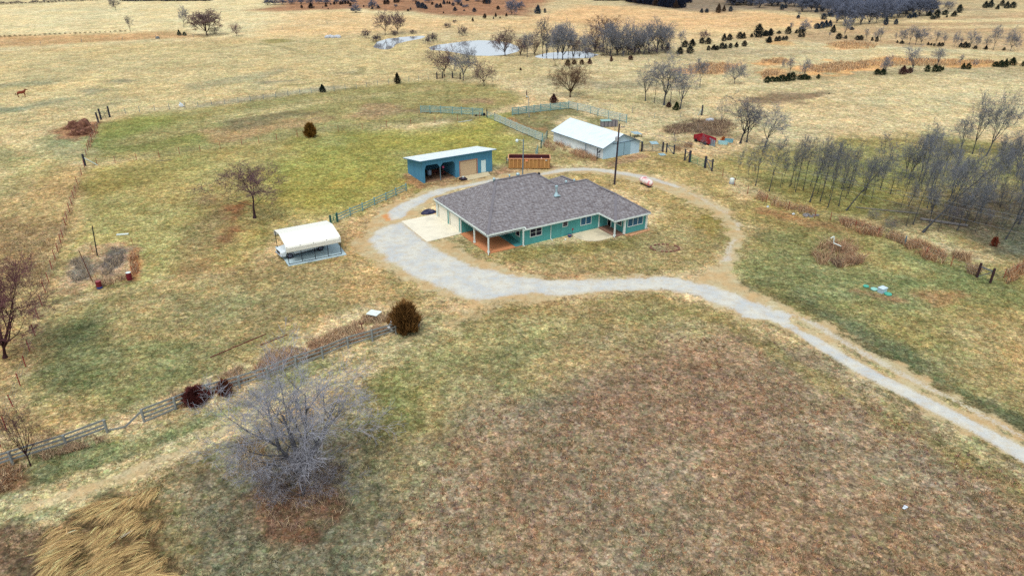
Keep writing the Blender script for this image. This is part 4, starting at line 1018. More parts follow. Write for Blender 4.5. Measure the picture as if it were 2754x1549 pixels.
MB().box(-WB - 1.4, -WB - 1.27, -.94, .94, .46, .62).build('bumper', M_CHROME, truck, bevel=.04)
MB().box(-WB - 1.15, -WB + .95, -.78, .78, 1.22, 1.292).build('bed_liner', M_BLACK, truck)

# ================================================================== DUMPSTER, TANK, TRAILER, YARD THINGS
M_DUMP = mat('ochre_paint', (176, 132, 78), .7, .12, 1.4, streak=(2, 2, .6), c2=(156, 108, 70), var2=.5)
M_DIN = mat('rust_inside', (84, 36, 42), .85, .35, 1.2)
d0, d1 = Vector(at(1367.5, 454.5)), Vector(at(1479, 455.2)); da = math.atan2(d1.y - d0.y, d1.x - d0.x); DL = (d1 - d0).length; DW, DH = 2.45, 1.75
dmp = empty('dumpster', d0, da, 'long ochre roll-off dumpster with ribbed sides, empty and rusty inside', 'dumpster')
q = MB(); q.box(0, DL, 0, .06, .2, DH); q.box(0, DL, DW - .06, DW, .2, DH); q.box(0, .06, .06, DW - .06, .2, DH); q.box(DL - .06, DL, .06, DW - .06, .2, DH); q.box(.06, DL - .06, .06, DW - .06, .2, .26)
dbo = q.build('body', M_DUMP, dmp)
q = MB(); q.box(.075, DL - .075, .062, .075, .27, DH - .02); q.box(.075, DL - .075, DW - .075, DW - .062, .27, DH - .02); q.box(.062, .075, .08, DW - .08, .27, DH - .02); q.box(DL - .075, DL - .062, .08, DW - .08, .27, DH - .02); q.box(.08, DL - .08, .08, DW - .08, .262, .275)
q.build('lining', M_DIN, dmp)
for k in range(11):
    x = .22 + k * (DL - .44) / 10
    MB().box(x - .06, x + .06, -.1, -.001, .262, DH - .112).build('rib', mat('lit_rib_paint', (214, 164, 104), .7, .12, 1.4), dmp); MB().box(x - .06, x + .06, DW + .001, DW + .1, .262, DH - .112).build('rib', mat('lit_rib_paint', (214, 164, 104), .7, .12, 1.4), dmp)  # ribs coloured lighter than the panels to imitate their shading
q = MB(); q.box(-.1, DL + .1, -.12, .06, DH - .11, DH + .03); q.box(-.1, DL + .1, DW - .06, DW + .12, DH - .11, DH + .03); q.box(-.1, .06, .061, DW - .061, DH - .1, DH + .03); q.box(DL - .06, DL + .1, .061, DW - .061, DH - .1, DH + .03)
q.build('rim', mat('worn_rim', (214, 158, 116), .7, .1, 3), dmp, bevel=.01)
q = MB(); q.box(-.05, DL + .05, -.08, .12, .12, .26); q.box(-.05, DL + .05, DW - .12, DW + .08, .12, .26); q.build('skid', M_DUMP, dmp)
for x in (.4, DL - .4):
    for y in (.1, DW - .1): MB().tube([(x, y - .1, .12), (x, y + .1, .12)], .118, 10).build('roller', M_BLACK, dmp)
sgn = MB().box(2.78, 3.2, -.125, -.105, DH - .48, DH - .16).build('sign_plate', mat('orange_plate', (240, 132, 84), .5, .04), dmp)
MB().box(2.8, 3.18, -.132, -.127, DH - .45, DH - .36).build('white_band', mat('pale_band', (250, 214, 170), .5), sgn)
MB().box(6.05, 6.35, -.125, -.105, DH - .3, DH - .2).build('sign_plate', M_TRIM, dmp)
q = empty('plastic_sack', (d0.x + 5.5, d0.y + 1.4, .28), .4, 'pale sack propped against the inside of the dumpster', 'sack')
bm = bmesh.new(); bmesh.ops.create_icosphere(bm, subdivisions=2, radius=.3)
for v in bm.verts: v.co = Vector((v.co.x * .7, v.co.y * .6, (v.co.z + .3) * 2.0)) * (1 + .12 * math.sin(v.co.x * 14 + v.co.z * 9))
me = bpy.data.meshes.new('bag'); bm.to_mesh(me); bm.free(); me.materials.append(mat('pale_sack', (206, 190, 190), .7)); link('bag', me, q)
hs = empty('scrap_rack', at(1362, 441), .1, 'dark steel rack with bars standing at the left end of the dumpster', 'rack')
for x in (0, .5): MB().bar((x, 0, 0), (x, 0, 1.35), .07).build('upright', mat('dark_steel', (60, 74, 92), .6, .2), hs)
for z in (.3, .7, 1.1): MB().bar((-.05, 0, z), (.85, 0, z), .05).build('bar', mat('dark_steel', (60, 74, 92)), hs)
MB().box(.1, .4, -.2, .2, .55, .85).build('box', mat('grey_tin', (170, 176, 180), .6, .15), hs)
stk = MB().bar((0, 0, 0), (0, 0, .85), .09).build('stake', mat('pale_wood', (222, 206, 170), .8)); stk.location = at(1420.5, 468); tag(stk, 'short pale wooden stake standing between the house and the dumpster', 'stake')

# propane tank
t0, t1 = Vector(at(1721, 492)), Vector(at(1753, 507)); ta = math.atan2(t1.y - t0.y, t1.x - t0.x)
tc = (t0 + t1) / 2
tank = empty('propane_tank', tc, ta, 'white propane tank with peeling pink rusty paint on low legs', 'tank')
TL, TR = 2.9, .5
pf = [(-TL / 2, .02), (-TL / 2 + .05, .2), (-TL / 2 + .18, .38), (-TL / 2 + .4, .49), (-TL / 2 + .5, TR), (TL / 2 - .5, TR), (TL / 2 - .4, .49), (TL / 2 - .18, .38), (TL / 2 - .05, .2), (TL / 2, .02)]
M_TANK = mat('peeling_tank_paint', (240, 234, 230), .5, .08, 2.6, c2=(222, 112, 124), var2=.9, th=.43)
MB().tube([(x, 0, .68) for x, r in pf], [r for x, r in pf], 20).build('body', M_TANK, tank, smooth=True)
MB().lathe([(.2, 1.12), (.22, 1.28), (.16, 1.36), (.01, 1.38)], 12, (-.15, 0)).build('valve_dome', M_TANK, tank)
for x in (-.85, .85): MB().box(x - .06, x + .06, -.34, .34, 0, .3).build('leg', mat('dark_steel', (60, 74, 92)), tank)

# red hay trailer and the scrap beyond the fence
M_RED = mat('red_barn_paint', (166, 40, 54), .6, .15, 2)
tr0, tr1 = Vector(at(1865, 379)), Vector(at(1905, 393)); tra = math.atan2(tr1.y - tr0.y, tr1.x - tr0.x)
trl = empty('stock_trailer', tr0, tra, 'faded red stake-sided farm trailer standing by the brown weed patch', 'trailer')
LT = (tr1 - tr0).length
q = MB(); q.box(0, LT, 0, .06, .35, 1.25); q.box(0, LT, 1.7, 1.76, .35, 1.25); q.box(0, .06, .06, 1.7, .35, 1.2); q.box(LT - .06, LT, .06, 1.7, .35, 1.2); q.box(.06, LT - .06, .06, 1.7, .35, .42)
q.build('body', M_RED, trl)
q = MB()
for k in range(5): q.box(k * (LT - .1) / 4, k * (LT - .1) / 4 + .1, -.06, -.002, .35, 1.27)
for z in (.5, .8, 1.1): q.box(.1, LT - .1, -.03, -.001, z, z + .05)
q.build('stake', mat('dark_red', (150, 22, 40), .6, .15), trl)
for x in (.7, LT - .9):
    for y in (-.12, 1.88): MB().tube([(x, y - .09, .3), (x, y + .09, .3)], .3, 14).build('wheel', M_TYRE, trl)
MB().bar((0, .9, .5), (-1.1, .9, .45), .1).build('drawbar', M_RUST, trl)
q = empty('tin_panel_stack', at(1906, 391), tra, 'grey corrugated panels stood against the right end of the red trailer', 'panels')
for k in range(3): MB().box(k * .45, k * .45 + .42, .1 * k, .1 * k + .04, 0, 1.35 - .1 * k).build('panel', mat('blue_grey_tin', (136, 158, 174), .5, .15), q)
def trough(loc, rz, L_, W_, Hh, c, lab):
    tg = empty('stock_trough', loc, rz, lab, 'trough')
    m_ = mat('trough_%d' % c[0], c, .5, .08)
    q = MB(); n = 18
    ring = [(L_ / 2 * math.copysign(abs(math.cos(a)) ** .5, math.cos(a)), W_ / 2 * math.copysign(abs(math.sin(a)) ** .5, math.sin(a))) for a in [2 * math.pi * k / n for k in range(n)]]
    vs = [(x, y, 0) for x, y in ring] + [(x * 1.06, y * 1.06, Hh) for x, y in ring] + [(x * .97, y * .95, Hh) for x, y in ring] + [(x * .9, y * .88, .06) for x, y in ring]
    fs = [tuple(range(n - 1, -1, -1)), tuple(3 * n + k for k in range(n))]
    for l in range(3): fs += [(l * n + k, l * n + (k + 1) % n, (l + 1) * n + (k + 1) % n, (l + 1) * n + k) for k in range(n)]
    q.add(vs, fs).build('shell', m_, tg)
    MB().prism([(x * .92, y * .9) for x, y in ring], .1, Hh * .5).build('water', mat('dark_water', (40, 46, 60), .1), tg)
trough(at(1944, 388), -.35, 1.7, .8, .55, (166, 214, 222), 'pale aqua bath trough in front of the teal one')
trough(at(1960, 383), -.3, 1.5, .8, .6, (120, 176, 190), 'teal tub trough farthest right in the scrap row')

# drum by the loop drive, septic lids, barrels
dr = empty('fibreglass_drum', at(1967.5, 495), .3, 'white drum with a dark base standing where the grove fence meets the drive', 'drum')
MB().lathe([(.36, 0), (.4, .05), (.4, .3), (.36, .34)], 16).build('base', mat('grey_tin', (170, 176, 180)), dr)
MB().lathe([(.3, .34), (.36, .4), (.36, .8), (.26, .92), (.02, .95)], 16).build('tub', M_TRIM, dr)
M_SEP = mat('green_plastic', (80, 180, 156), .45, .06)
M_SEP2 = mat('pale_green_plastic', (150, 212, 200), .45, .06)
for (px, py), m_, r_, lab in (((2328.7, 771), M_SEP, .3, 'bright green septic lid, smallest and leftmost in the row'), ((2351, 779), M_SEP2, .38, 'pale faded green septic lid between the green lid and the grey box'), ((2388, 792), M_SEP, .38, 'green septic lid to the right of the grey box')):
    l_ = empty('septic_hatch', at(px, py), 0, lab, 'hatch', 'septic lids in the grass')
    MB().lathe([(r_, 0), (r_, .1), (r_ * .92, .14), (.02, .17)], 18).build('dome', m_, l_)
    MB().lathe([(r_ * 1.06, 0), (r_ * 1.06, .05)], 18).build('ring', mat('lid_ring', (70, 120, 106), .6), l_)
bx = empty('control_box', at(2371.5, 786), .5, 'grey plastic control box standing among the septic lids', 'box')
MB().box(-.4, .4, -.3, .3, 0, .5).build('case', mat('grey_plastic', (176, 204, 220), .5, .05), bx, bevel=.03)
MB().box(-.44, .44, -.34, .34, .503, .6).build('lid', mat('grey_plastic2', (206, 228, 238), .5, .05), bx, bevel=.03)
M_BARR = mat('maroon_drum', (118, 26, 40), .5, .25, 4, c2=(70, 24, 34), var2=.6)
for (px, py), lab, low in (((268.6, 775.5), 'rusty maroon steel barrel with a blue lower band at the garden corner', True), ((349.5, 752), 'maroon steel barrel with a pale lid at the garden corner', False)):
    b = empty('steel_barrel', at(px, py), .3, lab, 'barrel', 'steel barrels at the garden plot')
    MB().lathe([(.29, 0), (.3, .02), (.285, .05), (.285, .28), (.3, .3), (.285, .32), (.285, .57), (.3, .59), (.285, .61), (.285, .84), (.3, .86), (.28, .88), (.02, .875)], 20).build('body', M_BARR, b)
    if low: MB().lathe([(.291, .051), (.291, .27)], 20).build('band', mat('blue_band', (40, 74, 140), .5), b)
    MB().lathe([(.27, .881), (.27, .89), (.01, .892)], 20).build('lid', M_TRIM if not low else mat('rust_top', (160, 84, 84), .6), b)

# loose boards, pipes, stones
def board(p, q, w_, th, name, m_, lab, cat, z=.03):
    a = Vector(at(*p)); b = Vector(at(*q)); c = (a + b) / 2
    o = MB().bar((a - c) + Vector((0, 0, z)), (b - c) + Vector((0, 0, z)), w_, th).build(name, m_); o.location = c
    return tag(o, lab, cat)
board((314, 633), (346, 630.6), .28, .12, 'white_beam', M_TRIM, 'white painted beam lying on the lawn behind the garden plot', 'beam', .08)
board((565, 962), (716, 898), .09, .07, 'rusty_pipe', M_RUST, 'long rusty pipe lying in the lawn above the plank fence', 'pipe')
board((700, 929), (772, 901), .08, .06, 'rusty_pipe', M_RUST, 'shorter rusty pipe lying beside the long one', 'pipe')
board((420, 434.5), (462, 430.5), .1, .06, 'dead_branch', mat('grey_wood', (120, 112, 104), .9), 'grey fallen branch lying along the inner wire fence', 'branch')
board((1233, 330), (1270, 324), .25, .12, 'grey_plank', mat('silver_wood', (186, 196, 190), .8), 'silvery plank lying on the grass before the corral rails', 'plank')
board((2474, 592), (2602, 610.5), .22, .22, 'fallen_log', mat('pale_log', (128, 126, 126), .9, .25, 2), 'pale straight fallen log on the dark grove floor', 'log', .2)
board((2300, 560), (2470, 577), .09, .09, 'fallen_log', mat('pale_log', (150, 150, 150)), 'thin broken log lying left of the straight log', 'log', .15)
p = at(1004, 860); o = MB().add([(-.75, -.25, .12), (.35, -.55, .05), (.8, .3, .12), (-.35, .55, .2), (-.75, -.25, .07), (.35, -.55, .0), (.8, .3, .07), (-.35, .55, .15)], [(0, 1, 2, 3), (7, 6, 5, 4), (0, 4, 5, 1), (1, 5, 6, 2), (2, 6, 7, 3), (3, 7, 4, 0)]).build('white_panel', M_TRIM); o.location = (p[0], p[1] + .5, .42)
tag(o, 'white flat panel lying on dry grass behind the plank fence end', 'panel')
bm = bmesh.new(); bmesh.ops.create_icosphere(bm, subdivisions=2, radius=.5)
for v in bm.verts: v.co = Vector((v.co.x * 1.1, v.co.y * .5, (v.co.z + .45) * .9)) * (1 + .2 * math.sin(v.co.x * 9 + v.co.z * 7))
me = bpy.data.meshes.new('plastic_sheet'); bm.to_mesh(me); bm.free(); me.materials.append(mat('white_plastic', (226, 238, 248), .4, .06))
o = link('plastic_sheet', me); o.location = at(1062, 890); o.scale = (1.25, 1.0, 1.3); tag(o, 'bunched white plastic sheet caught in the plank fence by the cedar', 'sheet')
o = link('plastic_sheet', me); o.location = at(489, 289); o.scale = (1.0, .7, 1.2); tag(o, 'pale blue-white plastic blown against the far wire fence', 'sheet')
o = link('plastic_sheet', me); o.location = at(2434, 1366); o.scale = (.45, .5, .25); o.rotation_euler = (0, 0, .5); tag(o, 'crumpled white litter lying in the brown front field', 'litter')
o = link('plastic_sheet', me); o.location = at(2065, 559); o.scale = (.35, .5, .4); tag(o, 'small white litter nearer the drum along the grove edge', 'litter')
o = link('plastic_sheet', me); o.location = at(2134, 578); o.scale = (.4, .5, .35); tag(o, 'small white litter beside the grey rubble heap', 'litter')
q = empty('rubble_heap', at(2182, 581), 0, 'low grey rubble heap at the edge of the grove', 'rubble')
rr_ = random.Random(8)
for k in range(9):
    x, y = rr_.uniform(-1, 1), rr_.uniform(-.6, .6)
    MB().box(-.25, .25, -.16, .16, 0, .2).xform(Matrix.Rotation(rr_.uniform(-.4, .4), 4, 'X') @ Matrix.Rotation(rr_.uniform(0, 3), 4, 'Z')).build('lump', mat('grey_rubble', (140, 138, 138), .9, .25, 3), q).location = (x, y, .0)
q = empty('fire_ring', at(1788, 668), 0, 'ring of brown stones around a bare fire pit on the lawn', 'fire ring')
for k in range(20):
    a = k * math.pi / 10
    if k in (3, 8, 13): continue
    MB().box(-.17, .17, -.1, .1, 0, .14).xform(Matrix.Rotation(a + 1.57, 4, 'Z')).build('stone', mat('brown_stone', (130, 92, 78), .9, .3, 4), q, bevel=.02).location = (1.75 * math.cos(a), 1.15 * math.sin(a), 0)
# tin sheets and sheds near the barn
def sheet(px, py, L_, W_, z, rz, lab):
    o = MB().box(-L_ / 2, L_ / 2, -W_ / 2, W_ / 2, 0, .03)
    for k in range(6): o.bar((-L_ / 2, -W_ / 2 + k * W_ / 5, .035), (L_ / 2, -W_ / 2 + k * W_ / 5, .035), .05, .03)
    o = o.build('tin_sheet', M_METAL); o.location = at(px, py)[:2] + (z,); o.rotation_euler = (.06, 0, rz); tag(o, lab, 'tin sheet'); return o
sheet(1759, 386, 1.4, 1.6, .08, .1, 'tin sheet lying in the grass behind the pipe gate')
sheet(1781, 417, 1.1, 1.1, .06, .3, 'pale tin sheet lying on the grass in front of the pipe gate')
ls = empty('calf_hutch', at(1706, 372), R(28), 'low lean-to of loose tin behind the barn gable', 'hutch')
MB().slabpoly([(0, 0, .75), (1.9, 0, .5), (1.9, 1.5, .7), (0, 1.5, .95)], .04).build('roof', M_METAL, ls)
for x, y in ((.08, .08), (1.8, .08), (.08, 1.4), (1.8, 1.4)): MB().bar((x, y, 0), (x, y, .48 + .1 * y), .09).build('post', mat('dark_timber', (54, 56, 70)), ls)
fd = empty('feed_bunk', at(1618, 343), R(8), 'weathered grey board feed bunk behind the barn', 'feed bunk')
MB().box(0, 3.3, 0, .06, .05, 1.15).box(0, .06, .07, 1.2, .05, 1.15).box(3.24, 3.3, .07, 1.2, .05, 1.15).box(0, 3.3, 1.21, 1.27, .05, 1.15).build('side', mat('weathered_board', (136, 134, 140), .9, .2, 2, streak=(3, 3, .5)), fd)
MB().slabpoly([(-.1, -.1, 1.22), (2.0, -.1, 1.25), (2.0, 1.35, 1.3), (-.1, 1.35, 1.28)], .05).build('lid', mat('pale_teal_board', (146, 184, 180), .7), fd)
for x in (.5, 1.3, 2.1, 2.8): MB().bar((x, -.03, 0), (x, -.03, 1.15), .08).build('batten', mat('dark_timber', (54, 56, 70)), fd)
for px, py, lab, sc in ((1300, 311, 'small black salt block tub by the corral rails', 1.3), (1280, 312.5, 'single black salt block under the corral rails', .7)):
    q = MB().lathe([(.3, 0), (.36, .05), (.36, .34), (.3, .36), (.28, .2), (.02, .2)], 14).build('feed_tub', M_BLACK); q.location = at(px, py); q.scale = (sc, sc, sc); tag(q, lab.replace('salt block ', 'rubber feed ') if 'tub' in lab else 'single small black rubber tub under the corral rails', 'tub')
gr = MB()
bm = bmesh.new(); bmesh.ops.create_icosphere(bm, subdivisions=3, radius=1)
for v in bm.verts: v.co = Vector((v.co.x * 1.0, v.co.y * .75, max(-.1, v.co.z) * .8 + .06 * math.sin(v.co.x * 4)))
me = bpy.data.meshes.new('bale'); bm.to_mesh(me); bm.free(); me.materials.append(mat('grey_bale', (104, 110, 112), .9, .25, 3))
o = link('round_bale', me); o.location = at(424.5, 105); o.scale = (.85, .85, 1.1); tag(o, 'grey weathered round bale alone by the far field edge', 'bale')
q = empty('boulder_pile', at(894, 103), 0, 'pale boulders and a tin trough on the pond bank, left of the water', 'boulders')
for k in range(5):
    bm = bmesh.new(); bmesh.ops.create_icosphere(bm, subdivisions=2, radius=.9)
    for v in bm.verts: v.co = v.co * (1 + .25 * math.sin(v.co.x * 3 + k) * math.cos(v.co.y * 4 + k)); v.co.z = max(-.3, v.co.z * .8)
    me = bpy.data.meshes.new('boulder'); bm.to_mesh(me); bm.free(); me.materials.append(mat('pale_boulder', (196, 204, 214), .85, .2, 1.5))
    link('boulder', me, q, (-2 + k * 1.1, (k % 2) * .8, .3))
o = link('rock_slab', me); o.location = at(1910, 325); o.scale = (1.0, .7, .7); tag(o, 'grey boulder on the rim of the brown weed patch', 'rock')

# vertical poles
M_POLE = mat('creosote_pole', (64, 54, 62), .85, .15, 2)
M_GPOLE = mat('grey_pole', (110, 136, 150), .7, .12, 3)
def pole_top(px, py, px2, py2, h):
    """lean of a pole so that it runs from its foot towards its surveyed head"""
    b = Vector(at(px, py)); lo, hi = Vector(at(px2, py2, h)), None
    return b, lo
pb = Vector(at(1652.5, 496)); up_ = empty('utility_pole', pb, 0, 'tall dark wooden utility pole on the lawn before the white barn', 'pole')
PH = 9.4; ptop = Vector((.12, -.1, PH))
MB().tube([(0, 0, 0), ptop * .5, ptop], [.16, .14, .11], 10).build('shaft', M_POLE, up_)
MB().bar(ptop + Vector((.05, -.12, -.5)), ptop + Vector((.75, -.12, -.5)), .07).build('bracket', M_POLE, up_)
for x in (.3, .7): MB().lathe([(.05, 0), (.07, .06), (.04, .14), (.02, .18)], 8, (ptop.x + x, ptop.y - .12)).build('insulator', mat('grey_glass', (150, 160, 176), .3), up_).location = (0, 0, PH - .46)
MB().lathe([(.2, 0), (.22, .1), (.22, .6), (.15, .72), (.02, .74)], 12, (ptop.x - .3, ptop.y - .15)).build('transformer', mat('grey_tin', (170, 176, 180)), up_).location = (0, 0, PH - 2.6)
lp = Vector(at(1405.5, 476)); lpo = empty('light_pole', lp, 0, 'slim grey yard pole with a white lamp, behind the house ridge', 'lamp post')
LPH = 6.1
MB().tube([(0, 0, 0), (.1, 0, LPH)], [.1, .08], 10).build('shaft', M_GPOLE, lpo)
MB().tube([(.1, 0, LPH - .35), (-.5, 0, LPH - .1), (-.85, 0, LPH - .12)], .03, 6).build('arm', M_METAL, lpo)
MB().lathe([(.05, .1), (.2, 0), (.24, -.2), (.16, -.42), (.02, -.46)], 14, (-.92, 0)).build('lamp', mat('lamp_glass', (226, 244, 244), .3), lpo, smooth=True).location = (0, 0, LPH - .1)
cp_ = Vector(at(1423, 316)); q = empty('corral_lamp_post', cp_, 0, 'thin pale pole with a small lamp arm in the corral', 'lamp post')
MB().tube([(0, 0, 0), (-.15, 0, 4.3)], [.09, .07], 8).build('shaft', mat('pale_pole', (150, 160, 160), .8), q)
MB().tube([(-.15, 0, 4.2), (-.5, 0, 4.35)], .03, 6).build('arm', M_METAL, q)
MB().lathe([(.05, .08), (.16, 0), (.1, -.16), (.02, -.18)], 10, (-.55, 0)).build('lamp', M_TRIM, q).location = (0, 0, 4.36)
o = MB().tube([(0, 0, 0), (0, 0, 1.7)], .1, 8).build('wooden_post', M_POLE); o.location = at(1416.5, 264); tag(o, 'lone dark wooden post in the meadow behind the corral', 'post')
def lean(px, py, px2, py2, h, r_, name, m_, lab, cat, n=8):
    b = Vector(at(px, py)); t_ = Vector(at(px2, py2, h)) - b
    o = MB().tube([(0, 0, 0), t_], [r_, r_ * .85], n).build(name, m_); o.location = b
    return tag(o, lab, cat)
M_TP = mat('red_t_post', (150, 52, 50), .7, .2, 4)
lean(262, 688, 247.6, 607, 4.0, .07, 'garden_pole', mat('dark_pole', (52, 58, 56), .8, .15), 'tall dark upright pole at the back of the garden plot', 'pole')
lean(249, 758, 211.6, 673, 4.0, .05, 'garden_pole', mat('rust_pole', (110, 66, 56), .8, .2), 'tall rusty pole leaning left over the garden plot', 'pole')
for (a, b_, c_, d_), lab in zip([(250, 679.5, 242, 657), (260, 752, 255, 737), (358.5, 661, 350.8, 638), (358, 736, 350, 713)], ['thin stake beside the dark garden pole', 'thin short stake behind the blue-banded barrel', 'thin stake at the far right garden corner', 'thin stake behind the pale-lidded barrel']):
    lean(a, b_, c_, d_, 1.1, .025, 'garden_stake', M_TP, lab, 'stake', 5)
lean(2432, 660.5, 2439, 635, 1.35, .09, 'wooden_post', M_GPOLE, 'grey wooden post among orange grass along the grove fence', 'post')
# white plastic pipe on the brush pile
b = Vector(at(2246, 676)); q = empty('drain_pipe', b, 0, 'bent white plastic pipe sticking up from the reddish brush pile', 'pipe')
MB().tube([(.5, -.2, .75), (-.35, .1, 1.05), (-.45, .15, 1.9)], .07, 8).tube([(-.45, .15, 1.9), (-.85, .1, 1.7)], .06, 8).build('tube', M_TRIM, q)
q = empty('septic_riser', at(974, 888), 0, 'short rusty iron stub standing in dry grass by the white panel', 'stub')
MB().tube([(0, 0, 0), (0, 0, .75)], .06, 8).build('pipe', M_RUST, q); MB().bar((-.25, 0, .72), (.25, 0, .76), .08).build('handle', M_RUST, q)

# power lines: three spans from the utility pole to a pole beyond the right edge
q = MB()
A0 = Vector((pb.x, pb.y, 0)) + ptop + Vector((.5, -.12, -.3)); far_end = Vector(at(3000, 664, 0)); far_end.z = 0
for dz, ex in ((0, (2754, 589)), (-.5, (2754, 607)), (-.05, (2754, 574))):
    E = Vector(at(ex[0], ex[1], 7.0)); dvec = E - A0; E2 = A0 + dvec * 1.25
    pts = []
    for k in range(15):
        u = k / 14; p_ = A0 + (E2 - A0) * u + Vector((0, 0, dz - 1.6 * 4 * u * (1 - u) * .35)); pts.append(p_)
    q.tube(pts, .011, 4)
o = q.build('power_lines', mat('aluminium_wire', (120, 128, 136), .6)); tag(o, 'sagging power lines running from the utility pole over the grove', 'power line')
# ================================================================== FENCES
M_WIRE = mat('fence_wire', (140, 136, 128), .6)
M_GREYW = mat('grey_plank', (142, 148, 146), .8, .16, 2, streak=(1, 1, 3))
M_TEALW = mat('teal_grey_plank', (132, 172, 172), .8, .16, 2)
M_PALEW = mat('pale_plank', (190, 206, 198), .8, .14, 2)
M_DTIM = mat('dark_timber', (54, 56, 70), .8)
def wire_fence(px, lab, h=1.25, m=None, r=.035, strands=(.35, .7, 1.05), lean_=.04, seed=1):
    rg = random.Random(seed)
    P = [Vector(at(*p)) for p in px]; o = P[0].copy()
    f = empty('wire_fence', o, 0, lab, 'fence', 'wire fences round the paddocks')
    for p in P:
        a = p - o; t_ = a + Vector((rg.uniform(-1, 1) * lean_, rg.uniform(-1, 1) * lean_, h * rg.uniform(.92, 1.06)))
        MB().tube([a, t_], r, 5).build('post', m or M_TP, f)
    q = MB()
    for z in strands: q.tube([p - o + Vector((0, 0, z)) for p in P], .012, 3)
    q.build('wire', M_WIRE, f)
    return f
def fill(pts, n):
    """extra posts evenly between surveyed ones"""
    out = []
    for a, b in zip(pts[:-1], pts[1:]):
        for k in range(n): out.append((a[0] + (b[0] - a[0]) * k / n, a[1] + (b[1] - a[1]) * k / n))
    return out + [pts[-1]]
wire_fence([(272, 322), (338, 307), (376, 302.5), (417, 299), (456, 296), (498, 291.5), (533, 288), (570, 284.5), (605, 281.5), (641, 277), (674, 272.5), (709, 268), (742, 263.5), (775, 259), (807, 255), (838, 251), (868, 248.5), (899, 246), (929, 242), (959, 239), (986, 235), (1016, 231), (1046, 227.5), (1076, 224), (1100, 220.5), (1126, 217.5), (1152, 215)],
           'long wire fence on thin posts between the far pasture and the paddock', 1.3, M_GPOLE, .05, seed=2)
wire_fence([(262, 445), (310, 438.5), (368, 432), (429, 423.5), (483, 415), (539, 408), (593, 401), (651, 390.5), (697, 387), (745, 378), (800, 368), (850, 361), (910, 355), (975, 348), (1040, 341.5), (1105, 336), (1170, 331), (1230, 325), (1290, 319)],
           'wire fence on rusty posts across the green lawn past the orange cedar', 1.25, M_TP, .04, seed=3)
wire_fence([(266, 331), (262, 345), (256, 360), (247, 377.5), (240.5, 396.5), (236.6, 406), (232.7, 418), (229, 440)], 'short run of rusty posts past the hay piles', 1.25, M_TP, .05, seed=4)
wire_fence([(228, 452), (220.7, 473), (209, 497), (204, 519), (199, 534), (194, 553), (188, 570), (181, 591), (176.6, 607), (169.7, 641), (164, 654), (157, 679), (149, 699), (140, 725), (132, 759), (123, 787), (114, 823), (103.5, 856), (94.6, 903), (80.7, 944), (69.4, 986), (55, 1037), (34.8, 1093), (17.8, 1155), (2, 1202), (-20, 1255)],
           'wire fence on red steel posts along the left edge of the lawn', 1.25, M_TP, .045, seed=5)
wire_fence([(1914, 461), (1943, 474), (1975, 500), (2010, 522), (2060, 545), (2120, 563), (2190, 588), (2233, 592), (2300, 616), (2360, 636), (2432, 661), (2490, 688), (2557, 716), (2627, 746)], 'weed-grown wire fence along the edge of the grove', 1.2, M_TP, .04, seed=6)
wire_fence([(2663, 761), (2700, 748), (2732, 734), (2790, 716)], 'wire fence of red posts leaving to the right of the timber brace', 1.2, M_TP, .045, seed=7)
wire_fence([(1529, 294), (1580, 290), (1640, 296), (1700, 305), (1760, 318), (1830, 316), (1884, 311), (1940, 326)], 'faint wire fence running from the corral corner to the angled brace post', 1.25, M_GPOLE, .04, seed=8)
wire_fence([(0, 128), (110, 120), (220, 114), (330, 107.5), (420, 104), (520, 100), (640, 98.5), (760, 80), (880, 66), (1000, 60)], 'far wire fence across the straw field beyond the pasture', 1.2, M_GPOLE, .06, strands=(.5, 1.0), seed=9)

def rail_fence(px, lab, h, rails, mw, mp=None, pw=.13, rw=.14, rt=.05, name='plank_fence', grp='rail fences', skip=()):
    P = [Vector(at(*p)) for p in px]; o = P[0].copy()
    f = empty(name, o, 0, lab, 'fence', grp)
    rg = random.Random(int(px[0][0]))
    for p in P:
        a = p - o
        MB().tube([a, a + Vector((rg.uniform(-.04, .04), rg.uniform(-.04, .04), h * rg.uniform(.97, 1.05)))], pw / 2, 8).build('post', mp or mw, f)
    for i, (a, b) in enumerate(zip(P[:-1], P[1:])):
        if i in skip: continue
        d = (b - a).normalized(); n_ = Vector((d.y, -d.x, 0)) * (pw / 2 + rt / 2 + .004)
        q = MB()
        for z in rails:
            q.bar(a - o + n_ + Vector((0, 0, z + rg.uniform(-.03, .03))), b - o + n_ + Vector((0, 0, z + rg.uniform(-.03, .03))), rt, rw)
        q.build('rail', mw, f)
    return f
FP = [(1125.7, 878), (1066, 898), (1002.4, 917.8), (937, 936.5), (869, 964.5), (797, 989), (723, 1019), (645.4, 1044), (560.3, 1067), (474, 1101), (388.7, 1134.5)]
rail_fence(FP, 'weathered grey three-plank fence with dry grass and a cedar at its end', 1.2, (.35, .72, 1.1), M_GREYW, None, .2, .15)
rail_fence([(289.4, 1163), (182, 1202.5), (35, 1249), (-110, 1296)], 'grey plank fence continuing left past the gap to the photo edge', 1.2, (.4, .72, 1.1), M_GREYW, None, .2, .15)
def plank(p, z0, q_, z1, w_, lab):
    a = Vector(at(*p)); b = Vector(at(*q_)); c = (a + b) / 2
    o = MB().bar(a - c + Vector((0, 0, z0)), b - c + Vector((0, 0, z1)), .05, w_).build('loose_rail', M_GREYW); o.location = c; tag(o, lab, 'rail')
plank((390, 1133), 1.05, (338, 1150), .12, .16, 'grey plank slanting to the ground from the fence post beside the gap')
plank((338, 1150), .1, (286, 1163), .2, .14, 'grey plank lying low across the gap in the fence')
plank((474, 1103), .2, (386, 1136), .05, .14, 'fallen bottom plank resting in the grass under the fence')
